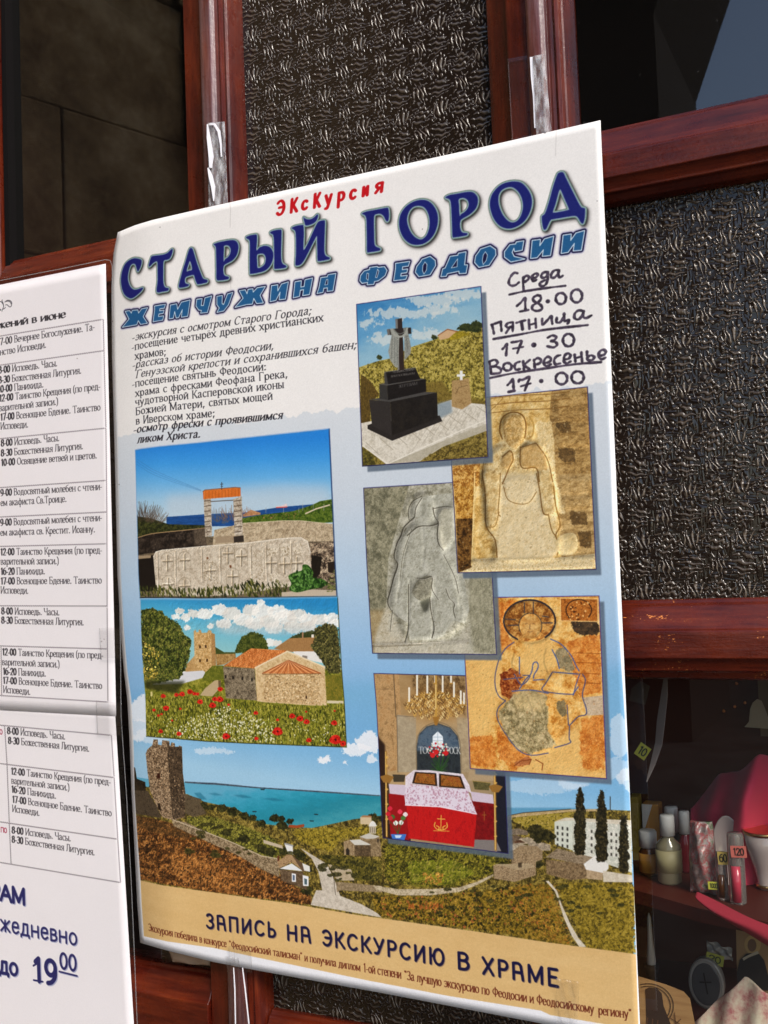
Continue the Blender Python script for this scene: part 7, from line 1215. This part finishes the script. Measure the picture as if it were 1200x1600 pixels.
def reflection_sweep(s, t):  # band of cloth added for the lower sweep of that reflection
    X = np.interp(s, [0, 1], [OB(1088, 1395, 30)[0], OB(1250, 1450, 24)[0]]); k = mmpx(28); Zc = OB(1088, 1400, 28)[1] - 62 * k * s ** .8
    return X, 31 - 9 * s - 6 * np.cos((t - .5) * pi) + 1.2 * np.sin(s * 9 + t * 4), Zc - (t - .5) * (9 + 27 * np.sqrt(s)) * k
SC2 = mat('dark_crimson_reflection', (.34, .016, .035), .9)
tag(sheet('reflection_cloth', reflection_sweep, 50, 14, SC2, th=.8), 'crimson cloth band added for the pink reflection over the shelf edge below the cup', 'reflection_cloth')
# upper display: beads, pale bell cut-out, strip, sticker
bm_ = mat('orange_bead', (.75, .22, .04), .2, Coat_Weight=.8)
for i, (px, py) in enumerate(((1151, 1068), (1148, 1104), (1164, 1098), (1183, 1105), (1131, 1111))):
    x, z = OB(px, py, 200); k = mmpx(200); bo_ = lathe('bead', [(0.01, -2.6 * k), (1.9 * k, -1.9 * k), (2.7 * k, 0), (1.9 * k, 1.9 * k), (.01, 2.6 * k)], x, 200, z, bm_, None, 12)
    tag(bo_, ['topmost orange bead hanging in the dark case', 'second orange bead from the left in the dark case', 'middle orange bead of the row in the dark case', 'rightmost orange bead beside the pale bell cut-out', 'leftmost orange bead hanging in the dark case'][i], 'bead', 'orange beads in the case')
card = mat('beige_card', (.36, .29, .2), .7)
pts = [(1163, 1136), (1170, 1128), (1172, 1108), (1176, 1098), (1183, 1092), (1190, 1095), (1195, 1106), (1200, 1120), (1210, 1130), (1216, 1140)]
V = []
for Y_ in (150, 152): V += [(OB(a_, b_, Y_)[0], Y_, OB(a_, b_, Y_)[1]) for a_, b_ in pts]
n = len(pts); tag(ob('bell_ornament', V, [tuple(range(n - 1, -1, -1)), tuple(range(n, 2 * n))] + [(i, (i + 1) % n, n + (i + 1) % n, n + i) for i in range(n)], card), 'flat beige bell shaped ornament below the middle rail at the right', 'ornament')
V, F = boxv(OB(1180, 1000, 210)[0], OB(1290, 1000, 210)[0], 210, 214, OB(1180, 1150, 210)[1], OB(1180, 1040, 210)[1]); tag(ob('picture_board', V, F, mat('brown_board', (.14, .09, .045), .7)), 'brown board standing behind the pale bell ornament', 'board')
tag(ribbon('bent_strip', [(OB(a_, b_, 60)[0], 60 + c_, OB(a_, b_, 60)[1]) for a_, b_, c_ in ((1040, 1055, 0), (1037, 1085, 2), (1030, 1130, 5), (1026, 1165, 6), (1018, 1195, 4), (1010, 1222, 0))], [3, 6, 7.5, 6.5, 4.5, .6], mat('pale_strip', (.40, .33, .31), .5), None, .4, (-.55, -.83, 0)), 'long pale curled strip near the poster edge under the rail', 'ribbon')  # pale curved strip near the pane, widest about its middle
price(1004, 1174, 19, 22, '10', 80, 'yellow price sticker reading 10 beside the pale curled strip', -.6)
tag(ribbon('bent_strip', [(OB(a_, b_, 120)[0], 120, OB(a_, b_, 120)[1]) for a_, b_ in ((985, 1085), (998, 1088), (1008, 1068))], [10, 16, 8], mat('brown_card', (.12, .08, .06), .8), None, .5), 'brown card corner at the top of the lower pane by the poster', 'card')
# lower compartment
LZ = OB(1040, 1640, 70)[1]
V = [(-330, 24, LZ), (200, 24, LZ), (200, 240, LZ), (-330, 240, LZ)]; V += [(a, b, c - 9) for a, b, c in V]
t = thing('shelf', (0, 120, LZ), 'lower dark shelf board below the bottles, mostly under the frame edge', 'shelf'); ob('board', V, [(0, 1, 2, 3), (7, 6, 5, 4), (0, 4, 5, 1), (1, 5, 6, 2), (2, 6, 7, 3), (3, 7, 4, 0)], shw, t)
x, z = OB(1018, 1512, 110); k = mmpx(110); t = thing('candle', (x, 110, LZ), 'thin white candle in a dark holder, lower right pane', 'candle')
lathe('wax', [(6 * k, 0), (7.5 * k, 10 * k), (4.5 * k, 40 * k), (3.2 * k, 78 * k), (.6, 86 * k)], x, 110, z, mat('wax', (.5, .46, .4), .4), t, 14); lathe('holder', [(16 * k, LZ - z), (16 * k, LZ - z + 4), (8 * k, -14 * k), (12 * k, 0), (12 * k, 6 * k)], x, 110, z, DRK, t, 20)
wd = mat('pale_varnished_wood', (.5, .27, .10), .35); dd = ND(wd); dd.l(dd.ramp(dd.noise(dd.co((4, 4, 40)), 6, 5), [(.3, (.36, .18, .07)), (.7, (.56, .32, .13))]), dd.b.inputs['Base Color'])
t = thing('wooden_plaque', (-140, 40, LZ), 'tan wooden plaque with dark arched print, bottom edge next to the poster', 'plaque')
pq = [(985, 1522), (1003, 1527), (1040, 1538), (1068, 1549), (1078, 1560), (1086, 1600), (1092, 1650), (985, 1650)]
V = []
for Y_ in (42, 52): V += [(OB(a_, b_, Y_)[0], Y_, OB(a_, b_, Y_)[1]) for a_, b_ in pq]
n = len(pq); ob('board', V, [tuple(range(n - 1, -1, -1)), tuple(range(n, 2 * n))] + [(i, (i + 1) % n, n + (i + 1) % n, n + i) for i in range(n)], wd, t)
def flat(nm, pts, Y, m, par): V = [(OB(a_, b_, Y)[0], Y, OB(a_, b_, Y)[1]) for a_, b_ in pts]; return ob(nm, V, [tuple(range(len(V) - 1, -1, -1))], m, par)
dkb = mat('burnt_brown', (.05, .025, .015), .5)
flat('arched_print', [(1008, 1546), (1014, 1543), (1026, 1544), (1034, 1552), (1037, 1572), (1048, 1600), (1060, 1650), (1008, 1650), (1010, 1590), (1009, 1560)], 41.6, dkb, t)
for r_ in (31, 35): ribbon('burnt_ring', [(OB(1012 + r_ * 1.15 * sin(a_), 1572 - r_ * cos(a_), 41.5)[0], 41.5, OB(1012 + r_ * 1.15 * sin(a_), 1572 - r_ * cos(a_), 41.5)[1]) for a_ in np.linspace(-.3, 2.6, 26)], .5, dkb, t, .1)
for (a0, b0, a1, b1) in [(1046, 1590, 1062, 1600), (1054, 1582, 1056, 1604), (1050, 1606, 1064, 1592), (1012, 1590, 1010, 1604), (1020, 1592, 1018, 1606), (1028, 1594, 1026, 1608)]: ribbon('burnt_letter_stroke', line3([(a0, b0), (a1, b1)], 41.3), .6, mat('burnt_line', (.16, .07, .03), .5), t, .1)
x, z = OB(1103, 1538, 95); k = mmpx(95); t = thing('round_medallion', (x, 95, LZ), 'round dark grey medallion with pale rim, lower right pane', 'medallion')
def disc(nm, rx, rz, d0, d1, m, n=40):
    V = []
    for dd_, f_ in ((d0, .0), (d0, .93), (d0 + .8, 1), (d1, 1)): V += [(x + rx * k * f_ * cos(2 * pi * i / n), 95 + dd_, z + rz * k * f_ * sin(2 * pi * i / n)) for i in range(n)]
    return ob(nm, V, [(j * n + (i + 1) % n, j * n + i, (j + 1) * n + i, (j + 1) * n + (i + 1) % n) for j in range(3) for i in range(n)], m, t, smooth=False)
disc('rim', 27, 39, 0, 7, mat('grey_rim', (.25, .23, .21), .3)); disc('face', 22, 33, -.6, 1, mat('slate_face', (.055, .055, .06), .35))
ribbon('engraved_mark', [(x - 1, 93.9, z + 18 * k), (x + 1, 93.9, z - 14 * k)], 1, DRK, t, .1); ribbon('engraved_mark', [(x - 9 * k, 93.8, z + 3 * k), (x + 9 * k, 93.8, z + 5 * k)], 1, DRK, t, .1)
price(1117, 1499, 27, 17, '20', 100, 'yellow green price sticker reading 20 above the round medallion', -.18, mat('olive_sticker', (.36, .36, .05), .5))
tag(sheet('wrapper', lambda s, t: (OB(1104, 1475, 120)[0] + 18 * s, 120 - 3 * np.sin(s * 12) * np.cos(t * 7), OB(1104, 1468, 120)[1] - 9 * t - 5 * s), 16, 8, mat('crinkled_film', (.35, .33, .3), .15, Coat_Weight=.8), th=.3), 'crinkled transparent wrapper above the yellow green 20 sticker', 'wrapper')
t = thing('icon_card', (-60, 130, LZ), 'small gilt icon card of a dark robed bearded saint at the right edge', 'icon')
iq = [(1150, 1452), (1215, 1464), (1222, 1560), (1152, 1545)]; V = []
for Y_ in (130, 134): V += [(OB(a_, b_, Y_)[0], Y_, OB(a_, b_, Y_)[1]) for a_, b_ in iq]
ob('card', V, [(3, 2, 1, 0), (4, 5, 6, 7), (0, 1, 5, 4), (1, 2, 6, 5), (2, 3, 7, 6), (3, 0, 4, 7)], mat('gilt_card', (.34, .2, .09), .4), t)
elp = lambda cx, cy, rx, ry, n=18: [(cx + rx * cos(a_), cy + ry * sin(a_)) for a_ in np.linspace(0, 2 * pi, n, endpoint=False)]
flat('halo', elp(1176, 1476, 13, 15), 129.7, mat('halo_ochre', (.5, .32, .12), .4), t); flat('head', elp(1175, 1477, 7, 10), 129.4, mat('brown_flesh', (.16, .08, .04), .6), t); flat('robe', [(1151, 1520), (1156, 1500), (1166, 1490), (1184, 1488), (1194, 1500), (1202, 1530), (1200, 1548), (1152, 1540)], 129.1, mat('black_robe', (.015, .013, .013), .6), t); flat('collar', [(1160, 1497), (1176, 1489), (1184, 1486), (1186, 1490), (1170, 1496), (1162, 1501)], 128.8, mat('collar_pale', (.5, .42, .3), .5), t)
LC = mat('lace_cloth', (.5, .36, .3), .85); dd = ND(LC); dd.l(dd.ramp(dd.noise(dd.co(), 60, 5, .7), [(.38, (.40, .1, .11)), (.5, (.55, .38, .30)), (.62, (.62, .54, .40))]), dd.b.inputs['Base Color']); dd.l(dd.bump(dd.noise(dd.co(), 260, 4), .6, .001), dd.b.inputs['Normal'])
def lace(s, t):
    px_ = 1058 + 170 * s; top = np.interp(s, [0, .2, .45, .62, .75, 1], [1622, 1590, 1552, 1528, 1540, 1575]); X0, Z0 = UN(px_, top, 62); X1, Z1 = UN(px_ + 6, 1665 + 0 * px_, 62)
    return X0 + (X1 - X0) * t, 62 - 16 * t + 3 * np.sin(s * 22 + t * 3), Z0 + (Z1 - Z0) * t
tag(sheet('lace_napkin', lace, 60, 30, LC, th=.8), 'folded cream and pink lace cloth at the bottom right corner', 'cloth')
print('objects', len(bpy.data.objects))
